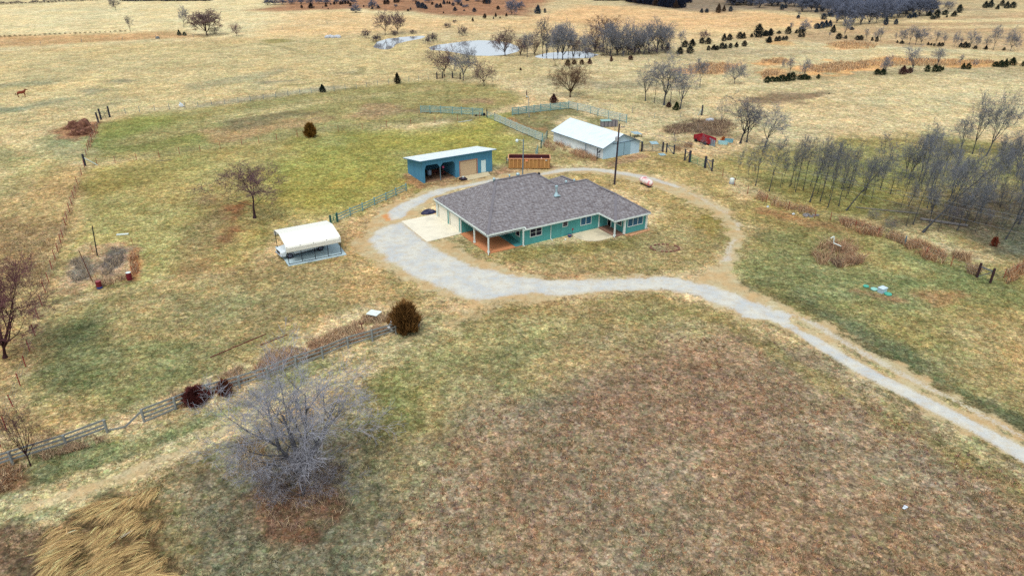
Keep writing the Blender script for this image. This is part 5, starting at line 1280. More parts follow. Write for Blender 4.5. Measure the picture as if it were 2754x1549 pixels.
rail_fence([(909, 596.5), (942.8, 581), (975.7, 567.5), (1008, 552.5), (1038.5, 539.5), (1065.5, 526.5), (1093, 514.5)], 'pale teal three-rail fence between the carport and the blue shed', 1.2, (.3, .68, 1.08), M_TEALW, None, .18, .12)
rail_fence([(1132, 304.5), (1157, 305), (1185.5, 305.5), (1217, 307.5), (1241.5, 309), (1271.4, 311), (1298.5, 312)], 'teal grey rail fence running left from the corral gate', 1.6, (.35, .65, .95, 1.25, 1.5), M_TEALW, None, .22, .14, .05)
rail_fence([(1331, 326.5), (1345, 332), (1359, 338), (1373.6, 344.5), (1389.6, 351.5), (1406.3, 359), (1422.7, 365.5), (1439.6, 373.5), (1458.4, 381)], 'pale five-rail corral fence sloping down to the barn', 1.55, (.3, .6, .9, 1.2, 1.48), M_PALEW, M_TEALW, .22, .19, .05)
rail_fence([(1378, 311), (1394, 309), (1415, 306), (1436, 304), (1453.7, 302), (1480.5, 299), (1506, 296), (1529.4, 293.5)], 'teal board fence along the back of the corral behind the lamp post', 1.7, (.3, .6, .9, 1.2, 1.5), M_TEALW, None, .22, .19, .05)
rail_fence([(1529.4, 293.5), (1552.7, 299), (1587.7, 306.5), (1607.5, 313), (1636, 320), (1665.7, 327), (1684, 331)], 'five-rail fence from the corral corner down behind the barn', 1.7, (.4, .75, 1.05, 1.35, 1.65), M_PALEW, M_TEALW, .22, .15, .05)

def gate(p0, p1, h, lab, mg, mp, nr=5, brace=False, ph=1.7, pr=.12, mid_=True):
    a, b = Vector(at(*p0)), Vector(at(*p1)); o = a.copy(); d = b - a; L_ = d.length; u = d / L_
    g_ = empty('gate', o, math.atan2(d.y, d.x), lab, 'gate')
    for x in (0, L_): MB().tube([(x, 0, 0), (x, 0, ph)], pr, 8).build('post', mp, g_)
    q = MB()
    for k in range(nr): q.tube([(pr + .05, 0, .2 + k * (h - .2) / (nr - 1)), (L_ - pr - .05, 0, .2 + k * (h - .2) / (nr - 1))], .03, 6)
    for x in (pr + .06, L_ - pr - .06) + ((L_ / 2,) if mid_ else ()): q.tube([(x, 0, .2), (x, 0, h)], .035, 6)
    if brace: q.tube([(pr + .06, 0, .2), (L_ - pr - .06, 0, h)], .03, 6)
    q.build('leaf', mg, g_)
    return g_
M_GRN = mat('green_pipe', (76, 150, 118), .5, .08)
M_GRND = mat('dark_green_pipe', (44, 84, 78), .5, .08)
gate((889.7, 605), (908, 597.5), 1.25, 'small green pipe gate behind the carport corner', M_GRN, mat('green_post', (40, 92, 92), .6), 5, True, 1.35, .12)
gate((1309.7, 317), (1331, 326.5), 1.3, 'blue grey gate between dark posts at the corral mouth', M_TEALW, M_DTIM, 5, True, 1.75, .12)
gate((1471, 373), (1455, 399), 1.35, 'teal pipe gate angled between the corral rails and the barn', M_TEALW, mat('green_post', (40, 92, 92)), 5, False, 1.5, .1)
gate((1446, 413.5), (1441, 425), 1.3, 'short teal gate panel standing behind the dumpster', M_TEALW, M_TEALW, 4, False, 1.5, .08)
gate((1725.5, 408), (1782, 409), 1.3, 'long dark pipe gate right of the barn gable', mat('grey_pipe', (104, 116, 124), .5), M_DTIM, 6, False, 1.75, .16)
gate((1855, 437), (1895, 452), 1.3, 'green pipe gate between dark timber braces by the grove', M_GRN, M_DTIM, 5, False, 2.0, .15)
gate((272, 323), (296, 316), 1.5, 'dark green pipe gate in the timber frame beyond the hay piles', M_GRND, M_DTIM, 5, True, 2.3, .17)
gate((1175, 213.5), (1190, 211), 1.2, 'small far gate between dark posts under the left meadow tree', M_DTIM, M_DTIM, 2, False, 1.75, .15, False)
gate((1217, 211), (1238, 214), 1.2, 'far gate between dark posts under the middle meadow tree', M_DTIM, M_DTIM, 2, False, 1.75, .15, False)
def brace(p0, p1, lab, ph=1.9, pr=.14, diag=1, rail=True, extra=None):
    a, b = Vector(at(*p0)), Vector(at(*p1)); d = b - a; L_ = d.length
    g_ = empty('fence_brace', a, math.atan2(d.y, d.x), lab, 'fence brace')
    for x in (0, L_): MB().tube([(x, 0, 0), (x, 0, ph)], pr, 8).build('post', M_DTIM if extra is None else extra, g_)
    q = MB()
    if rail: q.bar((0, 0, ph * .78), (L_, 0, ph * .78), .1)
    if diag > 0: q.bar((.1, 0, .15), (L_ - .1, 0, ph * .72), .09)
    if diag < 0: q.bar((.1, 0, ph * .72), (L_ - .1, 0, .15), .09)
    q.build('rail', mat('weathered_rail', (96, 104, 116), .8), g_)
brace((1841, 432), (1853, 436.5), 'left dark timber brace beside the green grove gate', 2.0, .13, 1)
brace((1896.5, 453), (1914, 461), 'right dark timber brace beside the green grove gate', 2.0, .13, -1)
brace((1792, 411), (1812, 416), 'timber brace at the right end of the long pipe gate', 1.7, .13, -1)
brace((2627, 746), (2663, 760.5), 'dark H-shaped timber brace standing in dry grass', 1.75, .14, 1, extra=mat('burnt_timber', (60, 40, 44), .85))
def single_brace(p, q_, h, lab, m1):
    b = Vector(at(*p)); e = Vector(at(*q_)) - b
    g_ = empty('brace_post', b, 0, lab, 'post')
    MB().tube([(0, 0, 0), (0, 0, h)], .17, 8).build('post', m1, g_); MB().tube([(0, 0, h * .72), e], .08, 6).build('strut', M_PALEW, g_)
single_brace((230, 446.5), (262.9, 445), 2.0, 'dark corner post with a pale slanting strut where the lawn fences meet', M_DTIM)
single_brace((1887, 311), (1877, 311), 2.2, 'dark brace post with a slanting strut alone in the meadow', M_DTIM)
o = MB().tube([(0, 0, 0), (-.1, 0, 2.1)], .18, 8).build('wooden_post', M_DTIM); o.location = at(265.5, 331); tag(o, 'thick dark post between the hay piles and the far gate', 'post')

# ================================================================== TREES
def grow(seed, H=10.0, kind='round', fine=1.0):
    """skeleton of a bare tree: list of (p, q, r0, r1, level); every level is thinner and more numerous"""
    rg = random.Random(seed); out = []
    K = dict(
        round=dict(fork=.22, limbs=9, ang=(22, 62), trop=.10, lens=.62, ratios=(.62, .55, .5), kids=(5, 5, 4), r=.020),
        fan=dict(fork=.20, limbs=11, ang=(12, 60), trop=.14, lens=.72, ratios=(.55, .5, .45), kids=(6, 5, 4), r=.024),
        oval=dict(fork=.26, limbs=10, ang=(28, 62), trop=.16, lens=.46, ratios=(.6, .55, .5), kids=(5, 5, 4), r=.017, leader=True),
        pole=dict(fork=.30, limbs=13, ang=(18, 48), trop=.18, lens=.30, ratios=(.6, .55, .5), kids=(3, 3, 3), r=.010, leader=True),
        tall=dict(fork=.30, limbs=6, ang=(10, 38), trop=.16, lens=.62, ratios=(.58, .52, .5), kids=(5, 4, 4), r=.020),
        multi=dict(fork=.06, limbs=8, ang=(6, 46), trop=.14, lens=.85, ratios=(.5, .5, .45), kids=(6, 5, 4), r=.030),
        bush=dict(fork=.02, limbs=16, ang=(5, 65), trop=.10, lens=.9, ratios=(.5, .45, .4), kids=(5, 4, 3), r=.010))[kind]
    def vec(ax, ang, az):
        ref = Vector((1, 0, 0)) if abs(ax.x) < .9 else Vector((0, 1, 0))
        u = ax.cross(ref).normalized(); v = ax.cross(u)
        return (ax * math.cos(ang) + (u * math.cos(az) + v * math.sin(az)) * math.sin(ang)).normalized()
    def shoot(p, d, L_, r, lev):
        n = (6, 5, 4, 3, 2)[min(lev, 4)]
        nodes = []
        for i in range(n):
            j = .10 if lev < 2 else .22
            d = (d + Vector((rg.gauss(0, j), rg.gauss(0, j), rg.gauss(0, j) + K['trop'] * (1 if lev < 3 else .5) * .6))).normalized()
            q = p + d * (L_ / n); ra, rb = r * (1 - .75 * i / n), r * (1 - .75 * (i + 1) / n)
            out.append((p, q, ra, rb, lev)); nodes.append((q, d, rb)); p = q
        if lev <= 3 and lev >= 1:
            kk = max(1, int(round(K['kids'][lev - 1] * (fine if lev > 1 else 1))))
            az = rg.uniform(0, 6.28)
            for c in range(kk):
                i = min(n - 1, int((.25 + .75 * (c + rg.random()) / kk) * n)); q, dd, rr = nodes[i]
                az += 2.4 + rg.uniform(-.5, .5)
                shoot(q, vec(dd, rad(rg.uniform(24, 58)), az), L_ * K['ratios'][lev - 1] * rg.uniform(.7, 1.15), max(.004, min(rr, r * .62) * .8), lev + 1)
    R0 = K['r'] * H
    p = Vector((0, 0, 0)); d = Vector((rg.gauss(0, .04), rg.gauss(0, .04), 1)).normalized(); zf = K['fork'] * H; n = 4; stem = []
    for i in range(n):
        d = (d + Vector((rg.gauss(0, .03), rg.gauss(0, .03), .1))).normalized(); q = p + d * (zf / n)
        fl = 1.5 if i == 0 else 1.0
        out.append((p, q, R0 * fl * (1 - .1 * i), R0 * (1 - .1 * (i + 1)), 0)); stem.append((q, R0 * (1 - .1 * (i + 1)))); p = q
    top = p
    if K.get('leader'):
        n = 8; Lr = H * .92 - zf; r = R0 * .6; ld = d
        for i in range(n):
            ld = (ld + Vector((rg.gauss(0, .07), rg.gauss(0, .07), .18))).normalized(); q = p + ld * (Lr / n)
            out.append((p, q, r * (1 - .85 * i / n), r * (1 - .85 * (i + 1) / n), 0)); stem.append((q, r * (1 - .85 * (i + 1) / n))); p = q
        az = rg.uniform(0, 6)
        for c in range(K['limbs']):
            i = 3 + int(c * (len(stem) - 4) / K['limbs']); q, rr = stem[i]; az += 2.4 + rg.uniform(-.4, .4)
            f = 1 - .6 * c / K['limbs']
            shoot(q, vec(Vector((0, 0, 1)), rad(rg.uniform(*K['ang'])), az), H * K['lens'] * f * rg.uniform(.8, 1.15), max(.012, rr * .55), 1)
    else:
        az = rg.uniform(0, 6)
        for c in range(K['limbs']):
            az += 2.4 + rg.uniform(-.5, .5); u = (c + .5) / K['limbs']
            ang = K['ang'][0] + (K['ang'][1] - K['ang'][0]) * u
            q, rr = stem[-1] if c % 3 or kind in ('bush', 'multi') else stem[-2]
            shoot(q, vec(d, rad(ang + rg.uniform(-6, 6)), az), H * K['lens'] * (1.05 - .35 * u) * rg.uniform(.85, 1.1), R0 * (.62 if kind != 'bush' else .5) * (1 - .35 * u), 1)
    zmax = max(s[1].z for s in out); f = H / zmax
    return [(a * f, b * f, r0 * f, r1 * f, l) for a, b, r0, r1, l in out]
def seg_mesh(name, segs, mats, mi_of=None, rmin=0.0, sides=None):
    Vs, Fs, Ms = [], [], []; off = 0
    for n in (3, 6):
        S = [s for s in segs if (s[4] <= 1) == (n == 6)]
        if not S: continue
        P = np.array([tuple(s[0]) for s in S]); Q = np.array([tuple(s[1]) for s in S]); r0 = np.array([s[2] for s in S]); r1 = np.array([s[3] for s in S])
        r0 = np.maximum(r0, rmin); r1 = np.maximum(r1, rmin * .7)
        D = Q - P; D /= np.linalg.norm(D, axis=1, keepdims=True) + 1e-9
        ref = np.where(np.abs(D[:, 2:3]) < .9, np.array([[0, 0, 1.0]]), np.array([[1.0, 0, 0]]))
        U = np.cross(D, ref); U /= np.linalg.norm(U, axis=1, keepdims=True); V = np.cross(D, U)
        a = np.arange(n) * 2 * np.pi / n
        ring = U[:, None, :] * np.cos(a)[None, :, None] + V[:, None, :] * np.sin(a)[None, :, None]
        A = P[:, None, :] + ring * r0[:, None, None]; B = Q[:, None, :] + ring * r1[:, None, None]
        Vv = np.concatenate([A, B], 1).reshape(-1, 3); m = len(S)
        i = (np.arange(m) * 2 * n)[:, None]; k = np.arange(n)[None, :]; k2 = (k + 1) % n
        F = np.stack([i + k, i + k2, i + n + k2, i + n + k], -1).reshape(-1, 4) + off
        Vs.append(Vv); Fs.append(F); off += len(Vv)
        lv = np.array([s[4] for s in S]); Ms.append(np.repeat((lv > 2).astype(int), n))
    return np_mesh(name, np.concatenate(Vs), np.concatenate(Fs), mats, np.concatenate(Ms) if len(mats) > 1 else None, smooth=True)
M_BARK = objcol_mat('bark', .36); M_TWIG = objcol_mat('twig', 1.0)
PROTO = {}
def proto(kind, seed, fine=1.0, split=True, rmin=.012):
    key = (kind, seed, fine, split, rmin)
    if key not in PROTO:
        S = grow(seed, 10.0, kind, fine)
        if split: PROTO[key] = (seg_mesh('trunk', [s for s in S if s[4] == 0], [M_BARK], rmin=rmin), seg_mesh('crown', [s for s in S if s[4] > 0], [M_BARK, M_TWIG], rmin=rmin))
        else: PROTO[key] = (seg_mesh('bare_tree', S, [M_BARK, M_TWIG], rmin=rmin),)
        w_ = [math.hypot(s[1].x, s[1].y) for s in S if s[4] > 1]; w_.sort()
        PROTO[key] = PROTO[key] + (2 * w_[int(len(w_) * .96)],)
    return PROTO[key]
TWIG = (138, 141, 150)
rt = random.Random(77)
def tree(px, py, hp_, wp_, kind, seed, lab, group=None, col=TWIG, fine=1.0, lean_=0.0, cat='tree', name='bare_tree', rmin=None, ry=0.0):
    """a bare tree standing at (px,py), hp_ pixels tall and wp_ pixels wide in the photograph"""
    s, sv = ppm(py); h = max(.6, hp_ / sv); wd = max(.5, wp_ / s)
    if rmin is None: rmin = .010 if py > 500 else .014 if py > 250 else .024 if py > 120 else .04
    big = hp_ > 60
    if py > 120: fine *= 1.3
    P = proto(kind, seed, round(fine, 2), big, rmin)
    k = h / 10.0; kw = max(.45 * k, min(1.8 * k, wd / P[-1]))
    c = alb(col, .8 * rt.uniform(.9, 1.1)) + (1,)
    loc = at(px, py)
    if big:
        r = empty(name, loc, rt.uniform(0, 6.28), lab, cat, group)
        for nm, me in (('trunk', P[0]), ('crown', P[1])):
            o = link(nm, me, r); o.color = c
    else:
        r = link(name, P[0], None, loc); r.rotation_euler = (0, 0, rt.uniform(0, 6.28)); r.color = c; tag(r, lab, cat, group)
    r.scale = (kw, kw, k)
    if lean_:
        rz = r.rotation_euler.z
        r.rotation_mode = 'XYZ'
        r.rotation_euler = (Matrix.Rotation(R(lean_), 3, 'Y') @ Matrix.Rotation(R(ry), 3, 'X') @ Matrix.Rotation(rz, 3, 'Z')).to_euler()
    return r
ORD = ['first', 'second', 'third', 'fourth', 'fifth', 'sixth', 'seventh', 'eighth', 'ninth', 'tenth', 'eleventh', 'twelfth', 'thirteenth', 'fourteenth', 'fifteenth', 'sixteenth', 'seventeenth', 'eighteenth', 'nineteenth', 'twentieth',
       'twenty-first', 'twenty-second', 'twenty-third', 'twenty-fourth', 'twenty-fifth', 'twenty-sixth', 'twenty-seventh', 'twenty-eighth', 'twenty-ninth', 'thirtieth', 'thirty-first', 'thirty-second', 'thirty-third', 'thirty-fourth', 'thirty-fifth', 'thirty-sixth', 'thirty-seventh', 'thirty-eighth', 'thirty-ninth', 'fortieth', 'forty-first', 'forty-second', 'forty-third', 'forty-fourth', 'forty-fifth', 'forty-sixth', 'forty-seventh', 'forty-eighth', 'forty-ninth', 'fiftieth']
KG = (138, 141, 150)     # grey twigs
KB = (132, 112, 110)     # brown twigs
KR = (110, 76, 78)       # reddish twigs
KD = (104, 104, 114)     # dark grey
# single trees
tree(819, 1284, 345, 415, 'multi', 11, 'large many-stemmed bare tree in the front field, with a haze of grey twigs', None, (164, 166, 176), 2.1, rmin=.006)
tree(815, 1335, 130, 300, 'bush', 19, 'grey drooping brush spread round the foot of the large front field tree', None, (150, 150, 160), 1.8, cat='bush', name='bush', rmin=.007)
tree(685, 587, 156, 200, 'oval', 12, 'bare tree with brown twigs alone on the lawn behind the carport', None, (126, 98, 104), 1.7)
tree(14, 962, 260, 250, 'fan', 13, 'wide bare tree with reddish twigs cut by the left edge', None, (122, 84, 88), 2.0, lean_=10)
tree(83, 1252, 180, 140, 'round', 14, 'small bare tree with reddish tips growing through the plank fence', None, (104, 76, 82), 1.3)
tree(148, 1190, 60, 40, 'bush', 15, 'thin sapling behind the plank fence, right of the small reddish tree', None, KR)
tree(1533.5, 262, 100, 118, 'fan', 16, 'broad fan-shaped brown bare tree in the meadow behind the corral', None, (122, 98, 82), 1.5)
tree(1195, 207, 92, 100, 'round', 17, 'left and widest of the three bare trees before the larger pond', None, KB, 1.2)
tree(1246, 217, 104, 82, 'round', 18, 'middle of the three bare trees before the larger pond', None, KG, 1.2)
tree(1301.5, 233, 82, 72, 'round', 19, 'right and lowest of the three bare trees before the larger pond', None, KB, 1.1)
tree(1358.5, 151, 76, 82, 'fan', 20, 'wide tree reflected at the near shore of the larger pond', None, KB, 1.2)
tree(1036.5, 96, 68, 56, 'round', 21, 'left one of the twin trees behind the small left pond', None, KB, 1.2)
tree(1069, 91, 66, 54, 'round', 22, 'right one of the twin trees behind the small left pond', None, KB, 1.2)
tree(1736, 272, 94, 74, 'tall', 23, 'forked grey tree at the left of the meadow clump', None, KG, 1.3)
tree(1759, 277, 78, 50, 'pole', 24, 'slim dark tree second from the left in the meadow clump', None, KD)
tree(1786, 283, 138, 124, 'tall', 25, 'tallest grey tree in the middle of the meadow clump', None, KG, 1.5)
tree(1802, 281, 96, 60, 'pole', 26, 'slim tree just right of the tallest in the meadow clump', None, KG, 1.2)
tree(1829, 294, 120, 80, 'tall', 27, 'leaning grey tree at the right of the meadow clump', None, KG, 1.3, lean_=6)
tree(1882, 234, 76, 46, 'oval', 28, 'slim tree right of the meadow clump, by the orange grass', None, KG)
tree(1974.6, 226, 68, 64, 'round', 29, 'rounded tree on the pale meadow, right of the slim one', None, KG, 1.2)
tree(1942, 322, 68, 60, 'bush', 30, 'small grey bush above the brown weed patch', None, KG, cat='bush', name='bush')
tree(1990.7, 386, 132, 130, 'tall', 31, 'dark forked tree just right of the scrap troughs', None, KD, 1.3, lean_=7)
tree(2008, 383, 120, 104, 'tall', 32, 'grey tree close behind the dark forked tree', None, KG, 1.2, lean_=4)
tree(2057, 396, 120, 116, 'tall', 33, 'grey tree with a slanting trunk left of the grove', None, KG, 1.3, lean_=8)
tree(1889, 401, 44, 22, 'bush', 34, 'thin bare shrub beside the red trailer', None, KG, cat='bush', name='bush')
tree(1812, 405, 46, 22, 'pole', 35, 'spindly sapling by the end of the long pipe gate', None, KG)
tree(64, 558, 26, 12, 'bush', 36, 'dead sapling in the rough grass left of the lawn fence', None, KD, cat='bush', name='bush')
tree(557, 96.5, 70, 102, 'fan', 37, 'biggest wide tree alone in the far left straw field', None, KB, 1.4)
tree(494.5, 73, 56, 34, 'tall', 38, 'tall narrow tree behind the biggest one in the far left field', None, KG, 1.2, lean_=5)
tree(637, 99, 38, 42, 'round', 39, 'small open tree right of the biggest far left tree', None, KB)
tree(351, 86, 42, 25, 'tall', 40, 'small upright tree standing alone left of the biggest far tree', None, KD)
tree(312, 28, 40, 34, 'round', 41, 'small tree alone at the top of the far left field', None, KD)
tree(578, 92, 20, 44, 'bush', 42, 'low dark scrub under the biggest far left tree', None, KD, cat='bush', name='bush')
# trees on the pond bank: one row, told apart by their place in it
bank = [(1418, 155, 70, 44, 'tall', KG), (1459, 153, 108, 46, 'tall', KD), (1438, 148, 60, 50, 'multi', KB), (1489, 162, 66, 30, 'pole', KG), (1513, 162, 112, 80, 'fan', KG), (1541, 158, 70, 40, 'multi', KB), (1558, 156, 62, 40, 'multi', KG), (1622, 126, 84, 90, 'tall', (124, 100, 86)), (1641, 152, 96, 60, 'multi', KG), (1676, 151, 84, 60, 'multi', KG), (1706, 147, 72, 46, 'multi', KG), (1731, 148, 78, 50, 'multi', KG), (1766, 142, 94, 90, 'multi', KG), (1800, 132, 60, 34, 'tall', KG), (1831, 128, 54, 30, 'tall', KG), (1893, 112, 36, 30, 'round', KB)]
bank += [(1400, 150, 50, 40, 'multi', KB), (1470, 148, 70, 50, 'multi', KG), (1500, 150, 84, 50, 'multi', KG), (1528, 150, 90, 50, 'tall', KG), (1575, 145, 60, 50, 'multi', KG), (1600, 140, 76, 60, 'multi', KB), (1632, 146, 100, 60, 'tall', KG), (1660, 150, 90, 60, 'multi', KG), (1690, 148, 96, 60, 'tall', KG), (1718, 145, 84, 56, 'multi', KG), (1745, 143, 88, 60, 'tall', KG), (1780, 138, 70, 60, 'multi', KG)]
bank.sort(key=lambda q: q[:2])
for i, (x, y, h, w_, kd, c) in enumerate(bank):
    tree(x, y, h, w_, kd, 100 + i % 6, ORD[i] + ' bare tree from the left along the pond bank', 'bare trees along the pond bank', c, 1.2)
for i, (x, y, h, w_) in enumerate([(1012, 112, 22, 40), (985, 104, 26, 30), (1060, 96, 14, 60), (1110, 92, 12, 40), (1150, 121, 26, 26), (1165, 112, 24, 30), (1203, 76, 14, 36), (1245, 98, 30, 30), (1222, 62, 10, 26), (1410, 140, 30, 30), (1600, 140, 34, 50), (1580, 150, 24, 40), (1660, 148, 34, 60), (1700, 147, 30, 60), (1750, 146, 26, 60), (1790, 142, 20, 50), (1622, 150, 30, 40), (1685, 140, 40, 40), (1720, 142, 40, 40)]):
    tree(x, y, h, w_, 'bush', 110 + i % 4, 'low dense leafless scrub at the pond edge', 'scrub round the ponds', (92, 82, 96), 1.6, cat='bush', name='bush')
# the grove by the drive
Z5 = lambda x, y: (1800 + x / 2.7, 300 + y / 2.7)
grove = [(480, 500, 240, 50), (570, 510, 200, 50), (595, 520, 150, 30), (625, 540, 330, 130), (725, 580, 400, 130), (805, 555, 300, 70), (820, 530, 200, 50), (870, 550, 300, 80), (915, 585, 400, 100), (970, 575, 380, 100), (1020, 660, 490, 140), (1095, 655, 420, 130), (1150, 700, 470, 130), (1075, 600, 360, 80), (1230, 690, 420, 120), (1390, 665, 300, 90), (1420, 610, 300, 80), (1470, 635, 280, 80), (1530, 560, 200, 70), (1605, 600, 230, 130), (1640, 600, 150, 40), (1680, 700, 300, 80), (1735, 690, 350, 110), (1720, 830, 330, 90), (1950, 870, 260, 70), (1915, 580, 320, 120), (2030, 740, 430, 150), (2075, 720, 380, 110), (2140, 590, 260, 80), (2260, 740, 380, 160), (2350, 755, 260, 70), (2220, 880, 270, 80), (2380, 900, 220, 60), (2490, 935, 220, 70), (1180, 560, 320, 90), (1300, 600, 340, 90), (930, 500, 330, 80), (1120, 560, 330, 80)]
KGV = (120, 124, 130)
grove.sort()
for i, (x, y, h, w_) in enumerate(grove):
    p = Z5(x, y); tree(p[0], p[1], h / 2.7, w_ / 2.7 * 1.3, 'pole', 200 + i % 7, ORD[i] + ' slender trunk from the left in the grove by the drive', 'slender bare trees of the grove', KGV, 1.5, lean_=rt.uniform(-2, 7), ry=rt.uniform(-4, 4))
for x, y, h, w_, kd, ln, lab in [(1285, 720, 540, 230, 'pole', 27, 'long trunk leaning far right in the middle of the grove'), (1770, 820, 590, 200, 'pole', 3, 'thick straight brown trunk at the right of the grove, by the fallen log'),
                                 (1840, 880, 760, 330, 'pole', 30, 'long dark trunk leaning right across the fallen log'), (2440, 930, 640, 260, 'tall', 14, 'thick dark leaning trunk at the right edge of the grove'), (2540, 820, 560, 330, 'tall', 4, 'dense grey-blue tree at the right edge of the grove'),
                                 (2600, 700, 480, 330, 'round', 0, 'bushy grey tree just past the right edge of the grove')]:
    p = Z5(x, y); tree(p[0], p[1], h / 2.7, w_ / 2.7, kd, 210 + int(x) % 3, lab, None, KGV if ln else (100, 103, 116), 1.5, lean_=ln)
for x, y, h, w_, kd, ln, lab in [(1870, 385, 330, 150, 'tall', 0, 'grey tree at the back left of the big trees behind the grove'), (2110, 320, 330, 170, 'tall', -6, 'grey forked tree in front of the two tallest behind the grove'), (2200, 310, 470, 220, 'tall', 0, 'left one of the two tallest trees behind the grove'), (2300, 325, 500, 260, 'tall', 10, 'right one of the two tallest trees behind the grove, with spreading dark limbs'),
                                 (2420, 420, 300, 200, 'round', 0, 'rounded grey tree behind the grove, near the right edge'), (2520, 470, 400, 240, 'round', 0, 'large grey-blue tree cut by the right edge behind the grove'), (1990, 470, 300, 130, 'tall', 0, 'grey tree between the grove trunks and the big trees behind')]:
    p = Z5(x, y); tree(p[0], p[1], h / 2.7, w_ / 2.7, kd, 220 + int(x) % 4, lab, None, (130, 134, 142), 1.6, lean_=ln)
rgv = random.Random(31)
for i in range(26):
    x = rgv.uniform(1700, 2680); y = rgv.uniform(560, 900) - max(0, 2100 - x) * .3; p = Z5(x, y)
    tree(p[0], p[1], rgv.uniform(250, 430) / 2.7, rgv.uniform(90, 190) / 2.7, ('tall', 'pole', 'oval')[i % 3], 300 + i % 6, 'grey leafless tree in the crowded dark right part of the grove', 'crowded trees at the right of the grove', (136, 141, 150), 1.3, lean_=rgv.uniform(-3, 10))
for i in range(14):
    x = rgv.uniform(880, 1650); y = rgv.uniform(470, 660); p = Z5(x, y)
    tree(p[0], p[1], rgv.uniform(220, 380) / 2.7, rgv.uniform(90, 160) / 2.7, 'pole', 200 + i % 7, 'thin grey sapling standing among the slender grove trunks', 'thin saplings among the grove trunks', KGV, 1.35, lean_=rgv.uniform(-3, 7))
for i, (x, y, h, w_) in enumerate([(1590, 880, 140, 120), (2290, 640, 150, 200), (2060, 800, 120, 200), (1480, 780, 80, 120), (1300, 560, 120, 140), (2400, 700, 200, 200), (1900, 700, 180, 140), (2150, 700, 160, 200), (2300, 820, 130, 160), (1780, 620, 130, 120)]):
    p = Z5(x, y); tree(p[0], p[1], h / 2.7, w_ / 2.7, 'bush', 230 + i % 3, 'grey leafless underbrush among the trunks of the grove', 'underbrush in the grove', (120, 122, 134), 1.5, cat='bush', name='bush')
# rows in the right hand fields
ZR = lambda x, y: (2054 + x / 3.68, y / 3.68)
rowf = [(1010, 405, 130, 60), (1105, 410, 130, 50), (1150, 412, 150, 80), (1300, 420, 100, 24), (1365, 432, 150, 80), (1440, 442, 190, 110), (1500, 446, 150, 90), (1555, 450, 190, 140), (1700, 445, 150, 70), (1780, 455, 140, 60), (1885, 470, 170, 60), (1945, 455, 100, 40), (2040, 472, 180, 110), (2100, 487, 150, 60), (2195, 492, 150, 80), (2270, 500, 250, 110), (2440, 510, 270, 140)]
for i, (x, y, h, w_) in enumerate(rowf):
    p = ZR(x, y); tree(p[0], p[1], h / 3.68, w_ / 3.68 * 1.15, ('tall', 'round', 'tall')[i % 3], 240 + i % 5, ORD[i] + ' bare tree from the left in the row edging the far right field', 'row of bare trees at the far right field', KG, 1.1)
for x, y, h, w_, kd, lab in [(1190, 742, 215, 120, 'multi', 'thin multi-stemmed tree over two dark cedars below the orange grass'), (1470, 718, 260, 240, 'tall', 'widest pale tree standing over cedars in the right meadow'), (1715, 665, 195, 200, 'tall', 'pale forked tree over green cedars, right of the widest one'), (1930, 690, 150, 60, 'pole', 'thin tree beside two small cedars at the far right'),
                             (2090, 660, 80, 60, 'bush', 'faint bare shrub near the right edge of the orange grass'), (175, 762, 180, 50, 'pole', 'thin left tree rising from the long cedar clump'), (255, 742, 185, 130, 'tall', 'forked middle tree rising from the long cedar clump'), (395, 772, 200, 120, 'multi', 'thin right tree rising from the cedar clump'),
                             (1820, 120, 130, 130, 'round', 'round bare tree above the cedars by the terraced field'), (405, 340, 150, 120, 'round', 'rounded tree at the fence corner right of the pond bank'), (262, 320, 100, 40, 'tall', 'slim tree over a dark cedar before the orange field'), (345, 165, 50, 40, 'tall', 'tiny tree over a dark cedar in the orange field'),
                             (790, 385, 210, 100, 'tall', 'tree before the far wood edge beside two dark cedars'), (645, 380, 70, 30, 'tall', 'tiny lone tree under the far wood edge')]:
    p = ZR(x, y); tree(p[0], p[1], h / 3.68, w_ / 3.68, kd, 250 + int(x) % 4, lab, None, KG, 1.2)
# far wood: trees one can still tell apart along its edge, all alike; distance haze is put into their blue
wood = [(380, 120, 150, 130), (470, 118, 160, 120), (560, 120, 150, 120), (640, 150, 170, 130), (720, 230, 230, 150), (800, 262, 250, 160), (880, 250, 240, 150), (960, 246, 230, 150), (1040, 240, 230, 140), (1110, 232, 240, 130), (1190, 215, 230, 140), (1260, 190, 190, 140), (1330, 178, 180, 130), (1400, 168, 170, 130), (1470, 165, 180, 140), (1540, 160, 185, 140), (1610, 158, 190, 130), (1660, 155, 170, 110), (700, 130, 130, 120), (820, 120, 120, 120), (960, 130, 130, 130), (1080, 110, 110, 120), (1240, 70, 90, 100), (1330, 66, 90, 100), (1430, 70, 100, 110), (1540, 60, 90, 110), (1620, 60, 80, 100), (300, 70, 100, 110), (220, 60, 90, 100), (130, 66, 90, 110), (40, 60, 90, 100), (-40, 80, 90, 100), (-120, 60, 80, 100), (-200, 50, 90, 100), (-280, 48, 80, 100), (420, 60, 90, 120), (540, 50, 90, 120), (660, 60, 90, 120), (780, 50, 80, 120), (900, 46, 80, 120)]
rgw = random.Random(9)
for k in range(50):
    x = rgw.uniform(-330, 1660); y = 60 + max(0, x - 300) * .13 - max(0, x - 1200) * .28 - rgw.random() * 55; wood.append((x, y, rgw.uniform(110, 190), rgw.uniform(110, 160)))
for i, (x, y, h, w_) in enumerate(wood):
    p = ZR(x, y); tree(p[0], max(3, p[1]), h / 3.68 * 1.1, w_ / 3.68 * 1.3, ('multi', 'fan', 'round', 'multi')[i % 4], 260 + i % 6, 'grey-blue leafless tree of the far wood at the top right', 'trees of the far wood', (118, 127, 148), 1.6, rmin=.045)
